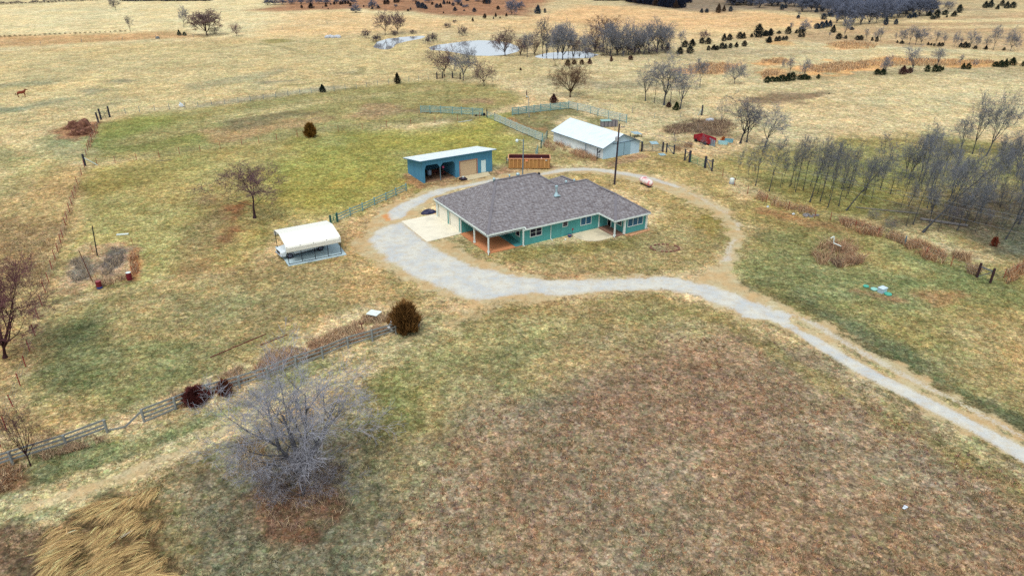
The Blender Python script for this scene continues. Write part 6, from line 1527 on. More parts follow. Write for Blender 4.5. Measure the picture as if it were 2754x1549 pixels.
# bare trees of the scrub land and hedges at the top
ZT = lambda x, y: (690 + x / 3.68, y / 3.68)
scrub = [(110, 55, 70, 100), (180, 50, 60, 120), (260, 48, 60, 130), (350, 45, 60, 130), (440, 44, 60, 130), (530, 44, 60, 120), (620, 42, 60, 120), (700, 40, 60, 120), (790, 40, 60, 130), (880, 38, 60, 130), (960, 40, 60, 120), (980, 130, 90, 110), (1150, 95, 100, 90), (1700, 28, 60, 120), (1990, 50, 60, 90), (2080, 75, 30, 120), (2525, 150, 150, 120), (2200, 20, 60, 100), (1420, 20, 60, 100), (1560, 18, 50, 100), (1380, 75, 30, 100), (2050, 80, 30, 140), (2600, 100, 90, 90), (1280, 20, 50, 90)]
for i, (x, y, h, w_) in enumerate(scrub):
    p = ZT(x, y); tree(p[0], max(3, p[1]), h / 3.68, w_ / 3.68 * 1.2, ('multi', 'bush', 'round', 'bush')[i % 4], 270 + i % 5, 'grey-blue leafless tree or thicket of the scrub land along the top', 'bare trees of the far scrub land', (114, 121, 140), 1.6, rmin=.045)  # blue of the distant haze is put into this tree colour
for i in range(34):
    x = 330 + i * 7; tree(x * 1.0, 3.5 + rt.uniform(-1.5, .5), 13, 26, 'bush', 280 + i % 4, 'grey-blue tree of the hedgerow along the top left', 'far hedgerow trees', (84, 88, 120), 1.6, rmin=.07)  # haze painted in as a bluer twig colour
for i in range(30):
    x = -20 + i * 10; tree(x, 14 - i * .42 + rt.uniform(-1, 1), 5 + rt.random() * 5, 18, 'bush', 284 + i % 3, 'low dark shrub in the hedge line of the far left field', 'shrubs of the far left hedge', (108, 100, 106), 1.5, cat='bush', name='bush', rmin=.04)
for i in range(26):
    x = i * 13.5; tree(x, 101 - x * .044 + rt.uniform(-.6, .6), 3 + rt.random() * 4, 14, 'bush', 284 + i % 3, 'low brown weed shrub along the middle field boundary at left', 'weeds of the left field boundary', (120, 104, 84), 1.2, cat='bush', name='bush', rmin=.03)

# ---- cedars: trunk under a crown of many small sprays
def cedar_mesh(seed, shape, n=1500, Lk=1.0):
    """ragged crown of small upswept sprays, with bays and leaders"""
    rg = np.random.RandomState(seed)
    z = rg.rand(n) ** .9; th = rg.rand(n) * 2 * np.pi
    if shape == 'cone': r_ = (1.0 - z) ** .72 * .50 * np.minimum(1, .5 + 3.2 * z)
    else: r_ = np.minimum(1, .62 + 1.6 * z) * np.sqrt(np.maximum(.0, 1 - z ** 2.2)) * .48
    lob = 1 + .34 * np.sin(th * 3 + seed + z * 4) * np.sin(z * 8 + seed * 2) + .30 * np.sin(th * 5 + z * 9 + seed) + .22 * np.sin(th * 9 - z * 13)
    q = (np.sqrt(rg.rand(n)) * .6 + .4) * np.clip(lob, .35, 1.7)
    P = np.stack([np.cos(th) * r_ * q, np.sin(th) * r_ * q, .02 + z * .93 * (1 + .12 * np.sin(th * 4 + seed))], 1)
    out = np.stack([np.cos(th) * .8, np.sin(th) * .8, 1.1 + 0 * z], 1) + rg.randn(n, 3) * .4
    out /= np.linalg.norm(out, axis=1, keepdims=True)
    side = np.cross(out, rg.randn(n, 3)); side /= np.linalg.norm(side, axis=1, keepdims=True) + 1e-9
    L_ = (.06 + .09 * rg.rand(n))[:, None] * Lk; w_ = (.016 + .016 * rg.rand(n))[:, None]
    V = np.stack([P - side * w_, P + side * w_, P + out * L_ * 1.25], 1).reshape(-1, 3); F = np.arange(3 * n).reshape(-1, 3)
    return V, F
M_NEED = objcol_mat('cedar_sprays', 1.0, var=.5, scale=5)
CED = []
for s_, sh in ((1, 'cone'), (2, 'oval'), (3, 'cone'), (4, 'oval'), (5, 'oval')):
    V, F = cedar_mesh(s_, sh); CED.append(np_mesh('cedar_crown', V, F, M_NEED))
V, F = cedar_mesh(9, 'oval', 4600, 1.9); CEDBIG = np_mesh('cedar_crown', V, F, M_NEED)
TRK = MB().tube([(0, 0, 0), (0, 0, .5)], [.05, .03], 6); 
cedar_trunk = bpy.data.meshes.new('cedar_trunk'); cedar_trunk.from_pydata(TRK.v, [], TRK.f); cedar_trunk.materials.append(mat('cedar_bark', (90, 64, 54), .9))
KC = (60, 78, 68); KCR = (86, 60, 60); KCB = (58, 72, 88); KCO = (122, 88, 42)
def cedar(px, py, hp_, wp_, lab, group=None, col=KC, big=False, kind=None, cat='cedar'):
    s, sv = ppm(py); h = hp_ / sv; wd = wp_ / s
    c = alb(col, 1.0 * rt.uniform(.85, 1.15)) + (1,)
    me = CEDBIG if big else CED[kind if kind is not None else rt.randrange(5)]
    if hp_ >= 20 or big:
        r = empty('cedar', at(px, py), rt.uniform(0, 6.28), lab, cat, group)
        o = link('crown', me, r); o.color = c; link('trunk', cedar_trunk, r)
    else:
        r = link('cedar', me, None, at(px, py)); r.rotation_euler.z = rt.uniform(0, 6.28); r.color = c; tag(r, lab, cat, group)
    r.scale = (wd, wd, h)
    return r
cedar(1093, 892, 66, 64, 'bushy rust-green cedar at the right end of the plank fence', None, (112, 82, 46), True)
cedar(608, 1062, 34, 30, 'small reddish-brown cedar growing in the plank fence', None, (96, 58, 44), True)
cedar(528, 1084, 36, 52, 'dark red shrubby cedar sprawling through the plank fence', None, (84, 46, 44), True)
cedar(836, 369, 32, 26, 'orange-brown young cedar on the inner wire fence', None, (112, 82, 36), True)
cedar(868, 249, 19, 19, 'dark cedar on the far wire fence above the paddock', None, (38, 48, 42))
cedar(1069.5, 226, 26, 19, 'dark upright cedar at the far wire fence, nearer the meadow trees', None, (46, 48, 38))
cedar(1489, 278, 22, 22, 'dark red cedar just behind the corral corner', None, (70, 38, 46))
cedar(1798, 289, 13, 17, 'small dark red cedar under the meadow clump', None, KCR)
cedar(1818, 297, 20, 20, 'green cedar under the right side of the meadow clump', None, (50, 66, 38))
cedar(2672, 663, 24, 18, 'small rust-red cedar at the front edge of the grove', None, (110, 52, 36))
cedar(1945, 378, 9, 11, 'tiny orange shrub between the scrap troughs', None, (176, 96, 40), cat='shrub')
cedar(483, 97, 14, 12, 'larger dark cedar left of the biggest far left tree', None, KC); cedar(497, 97, 9, 11, 'smaller dark cedar beside it, left of the biggest far left tree', None, KC)
Z4 = lambda x, y: (1380 + x / 3.68, y / 3.68)
c4 = [(970, 612, 35, 50, KCR), (1163, 597, 45, 40, KCR), (540, 652, 55, 55, (84, 70, 52)), (605, 642, 45, 45, (84, 70, 52)), (680, 642, 45, 45, (92, 72, 58)), (757, 637, 50, 52, KCR), (75, 702, 25, 28, KCR)]
for i, ((x, y, w_, h, c), lab) in enumerate(zip(c4, ['dark red cedar in the meadow below the pond bank, left of its twin', 'wide dark red cedar in the meadow below the pond bank', 'first brownish cedar behind the fan-shaped tree, from the left', 'second brownish cedar behind the fan-shaped tree, from the left', 'third brownish cedar behind the fan-shaped tree, from the left', 'dark red last cedar at the right behind the fan-shaped tree', 'tiny cedar alone left of the fan-shaped tree'])):
    p = Z4(x, y); cedar(p[0], p[1], h / 3.68, w_ / 3.68, lab, None, c)
hed = [(1530, 485, 40, 55), (1650, 540, 65, 62), (1748, 532, 70, 66), (1697, 472, 60, 60), (1770, 460, 75, 62), (1865, 435, 52, 52), (1930, 440, 60, 56), (2085, 412, 55, 66), (2140, 402, 55, 56), (2240, 388, 60, 60), (2280, 386, 50, 54), (2360, 372, 35, 36), (2425, 374, 88, 114), (2495, 362, 60, 52), (2540, 358, 52, 62), (1932, 502, 36, 42), (1985, 498, 60, 46), (2015, 500, 44, 40), (2065, 488, 55, 56), (2100, 486, 44, 46), (2148, 482, 40, 46), (2208, 472, 45, 46), (2287, 464, 50, 52), (2530, 428, 55, 56)]
for i, (x, y, w_, h) in enumerate(sorted(hed)):
    p = Z4(x, y); cedar(p[0], p[1], h / 3.68, w_ / 3.68, ORD[i] + ' dark cedar from the left in the hedge right of the pond bank', 'cedars of the hedge right of the ponds', (44, 50, 50))
far1 = [(245, 142, 72, 76), (315, 132, 25, 40), (1865, 132, 40, 40), (1915, 130, 40, 36), (2030, 133, 62, 80), (2085, 118, 40, 52), (2150, 118, 40, 46)]
for (x, y, w_, h), lab in zip(far1, ['large dark cedar alone at the left end of the orange field', 'tiny cedar right of the large one by the orange field', 'cedar at the left of the five under the far wood edge', 'second of five cedars under the far wood edge', 'biggest rusty one of five cedars under the far wood edge', 'dark one right of the rusty cedar under the far wood edge', 'last one of five cedars under the far wood edge']):
    p = Z4(x, y); cedar(p[0], p[1], h / 3.68, w_ / 3.68, lab, None, (74, 62, 52) if 'rusty' in lab else KCB)
# evergreens of the far wood edge
for i in range(30):
    x = 1130 + i * 19 + rt.uniform(-6, 6); y = 22 + (x - 1130) * .135 + rt.uniform(-3, 3) - (max(0, x - 1600) * .16); hh = rt.uniform(60, 105)
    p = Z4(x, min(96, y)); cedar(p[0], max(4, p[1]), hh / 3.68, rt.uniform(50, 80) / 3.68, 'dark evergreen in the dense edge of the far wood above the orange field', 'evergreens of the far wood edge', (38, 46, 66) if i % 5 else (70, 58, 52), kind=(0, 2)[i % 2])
for i in range(30):
    x = 820 + i * 32 + rt.uniform(-10, 10); y = 8 + max(0, x - 1200) * .05 + rt.uniform(-4, 3); p = Z4(x, y)
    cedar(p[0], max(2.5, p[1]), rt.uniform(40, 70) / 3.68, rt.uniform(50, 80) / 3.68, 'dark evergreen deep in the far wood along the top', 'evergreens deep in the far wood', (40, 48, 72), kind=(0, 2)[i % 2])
c3 = [(540, 87, 60, 46), (448, 86, 25, 30), (688, 72, 30, 36), (1965, 112, 45, 36), (2155, 122, 40, 36), (2390, 97, 35, 32), (2258, 187, 35, 42), (2368, 172, 25, 36), (2472, 167, 25, 30), (2140, 217, 25, 36), (2410, 187, 15, 16), (2345, 192, 15, 22), (1500, 117, 25, 22), (1525, 102, 20, 22), (1145, 97, 25, 22), (1605, 82, 50, 56), (1645, 88, 50, 52), (1675, 95, 45, 38), (1785, 82, 40, 38), (1820, 80, 40, 38), (1740, 52, 25, 26), (1855, 47, 35, 42), (1945, 62, 30, 28), (2025, 62, 30, 28), (2260, 42, 50, 44), (2295, 44, 50, 56), (1270, 48, 30, 38), (1300, 46, 34, 40), (1205, 86, 40, 26), (930, 68, 30, 34), (735, 52, 16, 16), (770, 50, 24, 26), (830, 50, 30, 28), (850, 46, 30, 28), (880, 42, 24, 26), (910, 44, 24, 30), (655, 82, 12, 12), (710, 96, 14, 14), (1115, 80, 14, 16), (1060, 74, 16, 18), (1850, 134, 14, 14), (2055, 112, 22, 14), (1370, 32, 30, 40), (1400, 30, 30, 34), (1910, 44, 24, 26), (2085, 16, 40, 32), (950, 112, 40, 26), (1580, 44, 26, 30), (1888, 42, 20, 24), (2000, 44, 24, 26)]
for i, (x, y, w_, h) in enumerate(c3):
    p = ZT(x, y)
    lone = {2140: 'leftmost small cedar on the fence line beyond the left pond', 2258: 'second and largest small cedar on the fence line beyond the ponds', 2368: 'narrow third cedar on the fence line beyond the ponds', 2472: 'last small cedar on the fence line beyond the ponds', 2155: 'round dark cedar alone at the lower right of the reddish scrub land', 2390: 'dark cedar at the right end of the reddish scrub land', 540: 'wide dark cedar at the lower left of the reddish scrub land', 688: 'pointed cedar between the scrub land and the far pale field'}
    cedar(p[0], max(2.5, p[1]), h / 3.68, w_ / 3.68, lone.get(x, 'small dark cedar scattered over the reddish scrub land at the top'), None if x in lone else 'cedars scattered over the far scrub land', KCB if x % 2 else (52, 50, 52))
c5 = [(340, 187, 35, 32), (590, 197, 55, 52), (180, 102, 40, 48), (215, 87, 35, 36), (520, 127, 40, 42), (575, 118, 50, 62), (660, 168, 70, 52), (525, 290, 60, 50), (570, 286, 60, 60), (610, 276, 60, 64), (650, 268, 60, 56), (870, 302, 40, 28), (1205, 252, 50, 74), (1305, 247, 40, 48), (1440, 186, 50, 40), (1490, 178, 60, 44), (1635, 164, 60, 44), (1670, 197, 50, 34), (1715, 150, 70, 46), (1715, 187, 45, 38), (1790, 153, 55, 44), (1810, 177, 22, 22), (1880, 168, 60, 48), (1930, 133, 52, 74), (2190, 84, 60, 60), (2240, 80, 60, 70), (2355, 64, 40, 54), (2400, 88, 60, 60), (2460, 84, 60, 54), (2310, 98, 40, 44)]
for i, (x, y, w_, h) in enumerate(c5):
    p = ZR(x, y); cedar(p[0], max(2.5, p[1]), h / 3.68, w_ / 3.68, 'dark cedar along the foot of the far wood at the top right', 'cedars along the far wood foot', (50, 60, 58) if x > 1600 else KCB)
c6 = [(50, 428, 55, 54), (120, 414, 34, 44), (150, 412, 40, 46), (190, 404, 36, 38), (220, 400, 36, 38), (10, 362, 32, 44), (65, 358, 56, 62), (150, 338, 50, 28), (240, 340, 60, 64), (320, 334, 32, 34), (355, 372, 34, 32), (390, 372, 34, 34), (370, 334, 70, 62), (685, 328, 56, 68), (740, 392, 60, 54), (810, 388, 30, 34), (925, 402, 46, 42), (960, 400, 46, 42), (1070, 408, 25, 34), (1115, 418, 32, 48), (1320, 428, 20, 22), (1365, 437, 40, 28), (1625, 452, 30, 28), (1655, 454, 22, 22), (1685, 458, 25, 22), (1730, 464, 40, 38), (1762, 462, 34, 34), (1945, 474, 36, 42), (1985, 478, 46, 54), (2020, 477, 36, 44), (2090, 488, 40, 28), (2195, 494, 40, 36), (2375, 503, 26, 28)]
c6.sort()
for i, (x, y, w_, h) in enumerate(c6):
    p = ZR(x, y); cedar(p[0], p[1], h / 3.68, w_ / 3.68, ORD[i] + ' dark cedar from the left in the row below the far right wood', 'cedars in the row below the far right wood', (48, 54, 54))
c7 = [((30, 824, 60, 60), 'leftmost cedar of the long dark clump in the right meadow'), ((80, 812, 60, 46), 'low second cedar of the long dark clump'), ((125, 810, 60, 44), 'low third cedar of the long dark clump'), ((180, 808, 80, 58), 'wide fourth cedar of the long dark clump'), ((235, 806, 70, 70), 'fifth cedar of the long dark clump, under the forked tree'), ((280, 800, 70, 74), 'rightmost tall cedar of the long dark clump'), ((360, 792, 60, 44), 'left low cedar of the short clump beside the long one'), ((405, 792, 70, 50), 'middle low cedar of the short clump beside the long one'), ((440, 790, 50, 34), 'right low cedar of the short clump beside the long one'), ((538, 782, 36, 40), 'small cedar alone right of the two dark clumps'),
      ((1118, 742, 56, 52), 'left cedar under the thin multi-stemmed tree'), ((1175, 744, 66, 54), 'right cedar under the thin multi-stemmed tree'), ((1375, 738, 86, 74), 'left dark red cedar under the widest pale tree'), ((1440, 728, 48, 52), 'right dark red cedar under the widest pale tree'), ((1615, 714, 52, 58), 'round green cedar left of the pale forked tree'), ((1690, 714, 60, 62), 'left part of the green cedar pair under the pale forked tree'), ((1735, 712, 52, 52), 'right part of the green cedar pair under the pale forked tree'), ((1770, 698, 28, 34), 'tiny cedar right of the pale forked tree'),
      ((1970, 688, 48, 54), 'left of two small cedars by the thin far right tree'), ((2020, 690, 52, 56), 'right of two small cedars by the thin far right tree'), ((2290, 664, 60, 46), 'first cedar of the dark group at the right edge'), ((2340, 668, 60, 62), 'second cedar of the dark group at the right edge'), ((2385, 668, 66, 72), 'third cedar of the dark group at the right edge'), ((2455, 650, 84, 70), 'fourth and largest cedar of the dark group at the right edge'), ((2575, 660, 60, 60), 'last cedar cut by the right photo edge'), ((645, 936, 14, 14), 'tiny dark shrub at the end of the brown meadow strip')]
for (x, y, w_, h), lab in c7:
    p = ZR(x, y); cedar(p[0], p[1], h / 3.68, w_ / 3.68, lab, None, KCR if 'red' in lab else (46, 60, 44))
# ================================================================== HORSE
def horse():
    b = Vector(at(58, 262)); r = empty('horse', b, rad(35), 'chestnut horse standing alone in the left pasture', 'horse')
    J = [(0, 0, 1.12), (.45, 0, 1.14), (.8, 0, 1.12), (1.02, 0, 1.42), (1.2, 0, 1.72), (1.42, 0, 1.62), (1.62, 0, 1.42),   # 0-6 spine neck head
         (-.5, 0, 1.16), (-.72, 0, 1.08),
         (.72, .17, .95), (.74, .17, .5), (.72, .17, .05), (.72, -.17, .95), (.86, -.17, .52), (.78, -.17, .05),
         (-.55, .18, .9), (-.66, .18, .52), (-.6, .18, .05), (-.55, -.18, .9), (-.6, -.18, .55), (-.5, -.18, .05), (-.82, 0, .8), (-.84, 0, .45)]
    E_ = [(0, 1), (1, 2), (2, 3), (3, 4), (4, 5), (5, 6), (0, 7), (7, 8), (2, 9), (9, 10), (10, 11), (2, 12), (12, 13), (13, 14), (7, 15), (15, 16), (16, 17), (7, 18), (18, 19), (19, 20)]
    RD = [.33, .32, .28, .19, .13, .13, .08, .31, .2] + [.13, .065, .06] * 2 + [.16, .07, .06] * 2
    n = 21
    me = bpy.data.meshes.new('body'); me.from_pydata(J[:n], E_, [])
    o = link('body', me, r)
    sk = o.modifiers.new('skin', 'SKIN'); 
    for v, q in zip(me.skin_vertices[0].data, RD): v.radius = (q, q)
    me.skin_vertices[0].data[0].use_root = True
    o.modifiers.new('sub', 'SUBSURF').levels = 1; o.modifiers['sub'].render_levels = 2
    me.materials.append(mat('chestnut_coat', (126, 56, 34), .7, .12, 3))
    MB().tube([(-.86, 0, 1.1), (-.95, 0, .9), (-.94, 0, .45)], [.05, .09, .03], 8).build('tail', mat('dark_mane', (60, 26, 20), .9), r)
    q = MB()
    for k in range(6): q.bar((.86 + k * .07, 0, 1.45 + k * .07), (.78 + k * .07, .0, 1.4 + k * .07), .05, .16)
    q.build('mane', mat('dark_mane', (60, 26, 20)), r)
    for s in (-1, 1): MB().lathe([(.04, 0), (.03, .08), (.004, .15)], 6).build('ear', mat('chestnut_coat', (126, 56, 34)), r).location = (1.18, s * .07, 1.82)
horse()

# ================================================================== LOOSE VEGETATION
M_BLADE = attr_mat('blades')
def blades(name, P, h, wd, lean_xy, cols, seed, curl=.5, segs=2):
    """many thin curved blades (each a tapering ribbon), colour per blade"""
    rg = np.random.RandomState(seed); n = len(P)
    th = rg.rand(n) * 2 * np.pi; side = np.stack([np.cos(th), np.sin(th), np.zeros(n)], 1) * wd[:, None] * .5
    Vs = []
    for k in range(segs):
        u = k / segs
        c = P + np.stack([lean_xy[:, 0] * u ** 1.6, lean_xy[:, 1] * u ** 1.6, h * (u - curl * .4 * u * u)], 1)
        f = 1 - .5 * u
        Vs += [c - side * f, c + side * f]
    tip = P + np.stack([lean_xy[:, 0], lean_xy[:, 1], h * (1 - curl * .4)], 1)
    Vs.append(tip)
    m = 2 * segs + 1
    V = np.stack(Vs, 1).reshape(-1, 3); base = (np.arange(n) * m)[:, None]
    tris = []
    for k in range(segs - 1): tris += [(2 * k, 2 * k + 1, 2 * k + 3), (2 * k, 2 * k + 3, 2 * k + 2)]
    tris.append((2 * segs - 2, 2 * segs - 1, 2 * segs))
    F = (base[:, None, :] + np.array(tris)[None]).reshape(-1, 3)
    return np_mesh(name, V, F, M_BLADE, col=np.repeat(cols, m, 0))
def stuff(name, me, lab):
    o = link(name, me); o['kind'] = 'stuff'; o['label'] = lab; return o
def in_poly(px, n, seed):
    P = np.array(W(px)); lo, hi = P.min(0), P.max(0); rg = np.random.RandomState(seed); out = []; tot = 0
    while tot < n:
        q = lo + rg.rand(n * 2, 2) * (hi - lo); k = polysd(q[:, 0], q[:, 1], P) > 0; out.append(q[k]); tot += k.sum()
    return np.concatenate(out)[:n]
def tint(c, n, seed, v=.3, hue=.1):
    rg = np.random.RandomState(seed); L_ = np.exp(rg.randn(n, 1) * v); H_ = 1 + rg.randn(n, 3) * hue
    return np.clip(np.tile(np.array(c), (n, 1)) * L_ * H_, .008, .8)

# short winter sward: small tufts coloured like the ground they stand on
rg = np.random.RandomState(5)
N = 330000
yy = 27 + (rg.rand(N) ** 1.35) * 78; xx = (rg.rand(N) * 2 - 1) * (yy * .80 + 6)
keep = np.ones(N, bool)
for P in (pt, [(-5, 7), (.4, 7), (.4, 15.8), (-5, 15.8)], [(0, 0), (22, -4), (22, 10), (0, 15)]):
    hx = (xx - HO[0]) * fbx + (yy - HO[1]) * fby; hy = -(xx - HO[0]) * fby + (yy - HO[1]) * fbx
    keep &= ~(polysd(hx, hy, P) > -.15)
kx = (xx - KO[0]) * math.cos(KA) + (yy - KO[1]) * math.sin(KA); ky = -(xx - KO[0]) * math.sin(KA) + (yy - KO[1]) * math.cos(KA)
keep &= ~((kx > -.4) & (kx < 7.1) & (ky > -.5) & (ky < 6.4))
xx, yy = xx[keep], yy[keep]
c_, gv_, dt_, og_, ct_ = ground_cover(xx, yy)
k_ = (gv_ < .18) & (rg.rand(len(xx)) > dt_ * 1.15)
xx, yy, c_ = xx[k_], yy[k_], c_[k_]
clump = fbm(xx, yy, 1.1, 401, 3, .6)
k_ = rg.rand(len(xx)) < sstep(.36, .62, clump) * .9 + .1
xx, yy, c_, clump = xx[k_], yy[k_], c_[k_], clump[k_]
n = len(xx)
lum = np.exp(rg.randn(n, 1) * .22 + (vnoise(xx, yy, 2.6, 411)[:, None] - .5) * 1.7); mixh = np.clip(vnoise(xx, yy, 3.1, 412)[:, None] + rg.randn(n, 1) * .12, 0, 1)
cb_ = c_ * lum * 1.15
cb_ = np.where(mixh < .34, cb_ * np.array([.72, .9, .76]), np.where(mixh > .66, cb_ * np.array([1.12, .9, .86]), cb_ * np.array([1.08, 1.05, 1.0])))
cb_ = np.clip(cb_, .008, .7)
hh = (.05 + .09 * rg.rand(n)) * (1 + 1.0 * (clump - .4))
stuff('grass', blades('grass', np.stack([xx, yy, np.full(n, -.01)], 1), hh, .035 + .035 * rg.rand(n), (rg.rand(n, 2) - .5) * .14, cb_, 6, segs=2), 'short winter grass of lawns and field')

tq = in_poly([(1500, 1000), (1760, 900), (2080, 920), (2400, 1110), (2754, 1300), (2900, 1640), (1000, 1640), (1060, 1380), (1250, 1130)], 5200, 500)
tq = tq[fbm(tq[:, 0], tq[:, 1], .25, 501, 3, .6) > .46]
rg = np.random.RandomState(502); nb = 14
tP = np.repeat(tq, nb, 0) + rg.randn(len(tq) * nb, 2) * .075; m = len(tP)
pal = np.array([albg((190, 140, 100)), albg((204, 166, 122)), albg((150, 120, 112)), albg((128, 110, 70)), albg((200, 176, 130))])
tc_ = np.repeat(pal[rg.choice(5, len(tq), p=[.26, .2, .24, .16, .14])], nb, 0) * np.exp(rg.randn(m, 1) * .25)
stuff('field_tussocks', blades('field_tussocks', np.concatenate([tP, np.zeros((m, 1))], 1), .10 + .10 * rg.rand(m), .03 + .02 * rg.rand(m), rg.randn(m, 2) * .06, np.clip(tc_, .01, .7), 503), 'rust and straw tussocks of the front field')

# taller dry growth: along fences, round trees, weed patches
allP, allH, allW, allL, allC = [], [], [], [], []
def dry(px, n, c, h, wd=.03, lean_=.35, seed=1, v=.3, ldir=(0, 0)):
    q = in_poly(px, n, seed); r_ = np.random.RandomState(seed + 9)
    cl = fbm(q[:, 0], q[:, 1], .9, seed + 60, 3, .6); k = r_.rand(n) < sstep(.34, .55, cl); q = q[k]; m = len(q); cl = cl[k]
    allP.append(np.stack([q[:, 0], q[:, 1], np.zeros(m)], 1)); H_ = h * (.5 + .7 * r_.rand(m)) * (.6 + cl); allH.append(H_)
    allW.append(np.full(m, wd) * (.6 + .8 * r_.rand(m))); allL.append((r_.randn(m, 2) * lean_ + np.array(ldir)) * H_[:, None]); mix3 = np.array([albg(c, .74, .2), albg((216, 190, 146), .74, .1), albg((134, 114, 100), .74, .1)])[r_.choice(3, m, p=[.5, .3, .2])]; allC.append(np.clip(mix3 * np.exp(r_.randn(m, 1) * v), .008, .8))
def along(pts, wpx):
    a = [(x, y - wpx * .6) for x, y in pts]; b = [(x, y + wpx * .5) for x, y in pts[::-1]]; return a + b
TANP, ORP, BRP = (212, 172, 130), (206, 148, 104), (150, 104, 80)
dry([(1120, 872), (1066, 888), (937, 927), (797, 980), (645, 1034), (474, 1092), (440, 1100), (470, 1060), (560, 1030), (640, 990), (720, 950), (830, 920), (900, 890), (980, 850), (1060, 838), (1080, 870)], 15000, TANP, .55, .03, .45, 11)
dry([(1060, 886), (937, 925), (797, 978), (645, 1032), (500, 1084), (500, 1072), (640, 1018), (760, 958), (880, 915), (1000, 890)], 9000, ORP, .6, .03, .45, 12)
dry([(470, 1100), (500, 1060), (560, 1045), (580, 1060), (540, 1090)], 1200, (130, 70, 56), .5, .03, .4, 13)
dry([(0, 1250), (60, 1225), (200, 1195), (300, 1170), (300, 1190), (180, 1220), (60, 1262), (0, 1280)], 3800, TANP, .5, .03, .5, 14)
dry([(-20, 1280), (60, 1262), (70, 1290), (30, 1320), (-20, 1330)], 2200, (176, 124, 78), .5, .03, .5, 15)
dry([(660, 1330), (740, 1290), (900, 1310), (950, 1360), (880, 1430), (740, 1430)], 2000, (170, 134, 112), .45, .025, .5, 16)
dry([(690, 1260), (760, 1230), (920, 1250), (930, 1330), (800, 1370), (690, 1340)], 4200, (130, 112, 112), .8, .02, .5, 17)
dry([(640, 1180), (700, 1160), (730, 1260), (690, 1290), (640, 1250)], 1600, (150, 116, 70), .4, .025, .5, 18)
dry([(2178, 690), (2200, 665), (2250, 645), (2310, 650), (2330, 690), (2318, 712), (2258, 722), (2200, 712)], 6500, (190, 136, 96), 1.0, .025, .6, 19)
dry([(2230, 700), (2300, 700), (2310, 712), (2250, 722)], 1500, (104, 74, 74), .6, .028, .5, 20)
for k, (p_, n_, c_2) in enumerate([([(2255, 590), (2300, 600), (2372, 620), (2370, 640), (2320, 632), (2262, 608)], 3400, (196, 136, 88)), ([(2430, 645), (2480, 655), (2545, 690), (2540, 712), (2490, 700), (2430, 665)], 4200, (204, 144, 92)),
                              ([(2560, 684), (2610, 690), (2610, 712), (2565, 710)], 1400, (208, 160, 108)), ([(2600, 712), (2640, 725), (2630, 745), (2600, 735)], 1200, (198, 160, 112)), ([(2690, 750), (2760, 704), (2780, 730), (2710, 766)], 2600, (212, 146, 84)), ([(2390, 628), (2430, 640), (2430, 660), (2380, 640)], 1000, (190, 140, 92)),
                              ([(2040, 520), (2110, 545), (2190, 570), (2190, 585), (2100, 565), (2030, 535)], 2200, (200, 140, 90)), ([(1500, 400), (1560, 425), (1606, 436), (1600, 420), (1545, 402), (1490, 384)], 2600, (206, 146, 104)), ([(1470, 380), (1500, 396), (1490, 410), (1460, 395)], 700, (170, 110, 90)),
                              ([(360, 668), (376, 676), (372, 740), (356, 750), (350, 700)], 1500, (196, 120, 64)), ([(228, 770), (262, 760), (345, 742), (345, 754), (262, 778)], 1100, (196, 150, 110)), ([(165, 600), (213, 470), (221, 470), (188, 600), (142, 740), (106, 860), (100, 860), (134, 740)], 1100, (196, 150, 110)),
                              ([(245, 345), (268, 330), (262, 360), (244, 400), (234, 400)], 700, (196, 120, 84)), ([(1814, 395), (1860, 388), (1862, 402), (1815, 408)], 1200, (170, 126, 92))]):
    dry(p_, n_, c_2, .85 if k not in (9, 10, 11) else .5, .03, .4, 30 + k)
dry([(1780, 345), (1860, 322), (1950, 322), (1985, 345), (1930, 365), (1870, 360), (1800, 362)], 6000, (120, 92, 80), .6, .04, .4, 50)
dry([(192, 700), (230, 690), (245, 710), (240, 745), (200, 762), (180, 740)], 2600, (150, 146, 136), .5, .02, .5, 51)
dry([(285, 690), (300, 668), (335, 664), (338, 690), (310, 742), (270, 748), (274, 720)], 3400, (128, 122, 120), .55, .02, .5, 52)
for k, (p_, n_) in enumerate([([(2170, 180), (2260, 168), (2330, 172), (2340, 184), (2250, 196), (2190, 196)], 5000), ([(2300, 168), (2400, 156), (2520, 162), (2660, 164), (2690, 172), (2560, 178), (2400, 180), (2330, 178)], 6000), ([(1850, 182), (1880, 173), (1950, 170), (1965, 180), (1950, 198), (1900, 203), (1855, 196)], 3000), ([(2220, 120), (2280, 112), (2360, 120), (2350, 132), (2260, 133)], 2500), ([(2046, 164), (2100, 158), (2118, 165), (2100, 172), (2050, 172)], 1200), ([(2046, 200), (2075, 188), (2098, 192), (2090, 206), (2050, 212)], 1200)]):
    dry(p_, n_, (232, 184, 122), .8, .10, .3, 60 + k, .15)
dry([(-60, 620), (60, 600), (150, 640), (110, 760), (0, 830), (-60, 820)], 6000, (160, 130, 92), .4, .03, .5, 70)
stuff('dry_weeds', blades('dry_weeds', np.concatenate(allP), np.concatenate(allH), np.concatenate(allW), np.concatenate(allL), np.concatenate(allC), 7, segs=3), 'tan and orange dry grass along fences and tree feet')

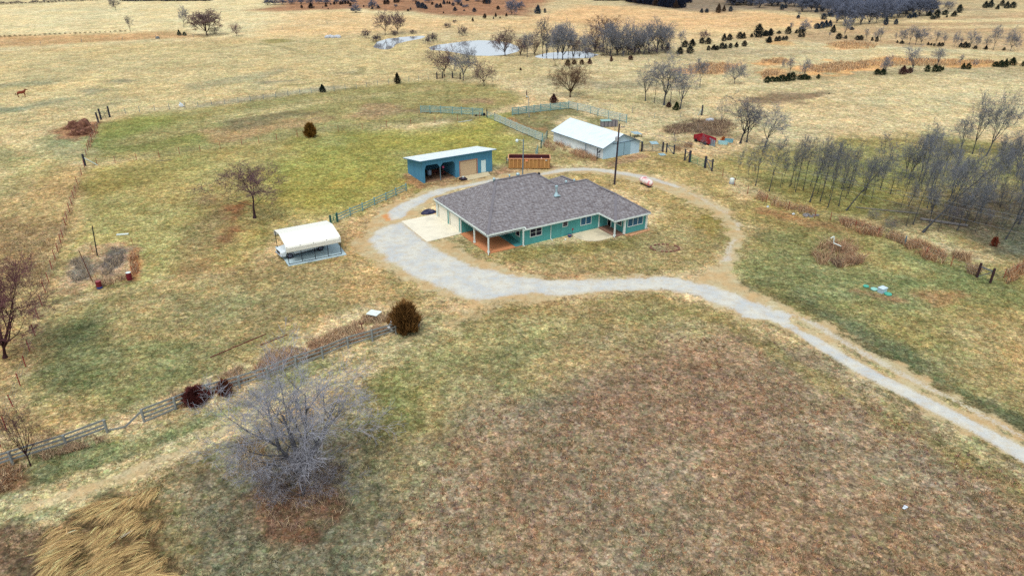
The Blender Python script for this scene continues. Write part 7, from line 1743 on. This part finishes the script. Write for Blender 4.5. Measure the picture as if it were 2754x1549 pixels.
# tall golden grass lying combed in the lower left corner
gp = [(40, 1600), (136, 1413), (198, 1372), (331, 1326), (434, 1306), (432, 1363), (455, 1446), (500, 1529), (515, 1640)]
q = in_poly(gp, 4200, 80)
q = q[fbm(q[:, 0], q[:, 1], .8, 88, 3, .6) + .25 * np.clip(polysd(q[:, 0], q[:, 1], W(gp)) / 1.2, 0, 1) > .66]; r_ = np.random.RandomState(81)
ang = 4.15 + 1.3 * (fbm(q[:, 0], q[:, 1], .4, 82, 3) - .5) * 2 + r_.randn(len(q)) * .22
big = .6 + .8 * r_.rand(len(q)); nb = 8
loose = np.repeat(r_.rand(len(q)) < .35, nb); m = len(q) * nb
Pg = np.repeat(q, nb, 0) + r_.randn(m, 2) * np.where(loose, .16, .022)[:, None]; a_ = np.repeat(ang, nb) + r_.randn(m) * np.where(loose, .4, .05); Lg = np.repeat(big, nb) * np.where(loose, .3 + .6 * r_.rand(m), .8 + .3 * r_.rand(m))
tone = np.repeat(np.exp(r_.randn(len(q), 1) * .36), nb, 0)
Cg = np.clip(tint(albg((226, 188, 122), .74, .08), m, 83, .2, .05) * tone, .01, .8)
stuff('tall_grass', blades('tall_grass', np.concatenate([Pg, np.zeros((m, 1))], 1), .30 * Lg + .08 * r_.rand(m), .010 + .008 * r_.rand(m), np.stack([np.cos(a_), np.sin(a_)], 1) * Lg[:, None], Cg, 84, curl=1.3, segs=4), 'tall golden grass combed flat in the corner')

# hay piles: torn bales heaped on bare red soil
def hay(px, py, L_, W_, Hh, seed, lab):
    rg_ = random.Random(seed); r = empty('hay_pile', at(px, py), .25, lab, 'hay pile')
    bm = bmesh.new(); bmesh.ops.create_icosphere(bm, subdivisions=4, radius=1)
    for v in bm.verts:
        f = 1 + .22 * math.sin(v.co.x * 4 + seed) * math.cos(v.co.y * 5) + .10 * math.sin(v.co.x * 11 + v.co.z * 9 + seed)
        v.co = Vector((v.co.x * L_ / 2, v.co.y * W_ / 2, max(-.02, v.co.z) * Hh * (1 - .3 * math.cos(v.co.x * 3.2 + .5)))) * f
    me = bpy.data.meshes.new('heap'); bm.to_mesh(me); bm.free(); me.materials.append(mat('hay', (116, 80, 66), .95, .4, 2.5, c2=(160, 120, 94), var2=.8)); link('heap', me, r)
    n = 2600; rr2 = np.random.RandomState(seed)
    th = rr2.rand(n) * 6.28; z = rr2.rand(n); P = np.stack([np.cos(th) * np.sqrt(1 - z * z) * L_ * .5, np.sin(th) * np.sqrt(1 - z * z) * W_ * .5, z * Hh * .85], 1)
    skirt = rr2.rand(n) < .3; P[skirt] = np.stack([np.cos(th) * L_ * (.5 + .3 * rr2.rand(n)), np.sin(th) * W_ * (.5 + .35 * rr2.rand(n)), np.zeros(n)], 1)[skirt]
    link('loose_hay', blades('loose_hay', P, .14 + .2 * rr2.rand(n), np.full(n, .035), rr2.randn(n, 2) * .22, tint(alb((140, 102, 82)), n, seed, .35), seed), r)
hay(213, 344, 4.2, 2.6, 1.65, 3, 'taller of the two brown hay piles by the left fence')
hay(222, 360.5, 3.6, 2.4, 1.2, 5, 'lower hay pile in front, its end cut open, by the left fence')
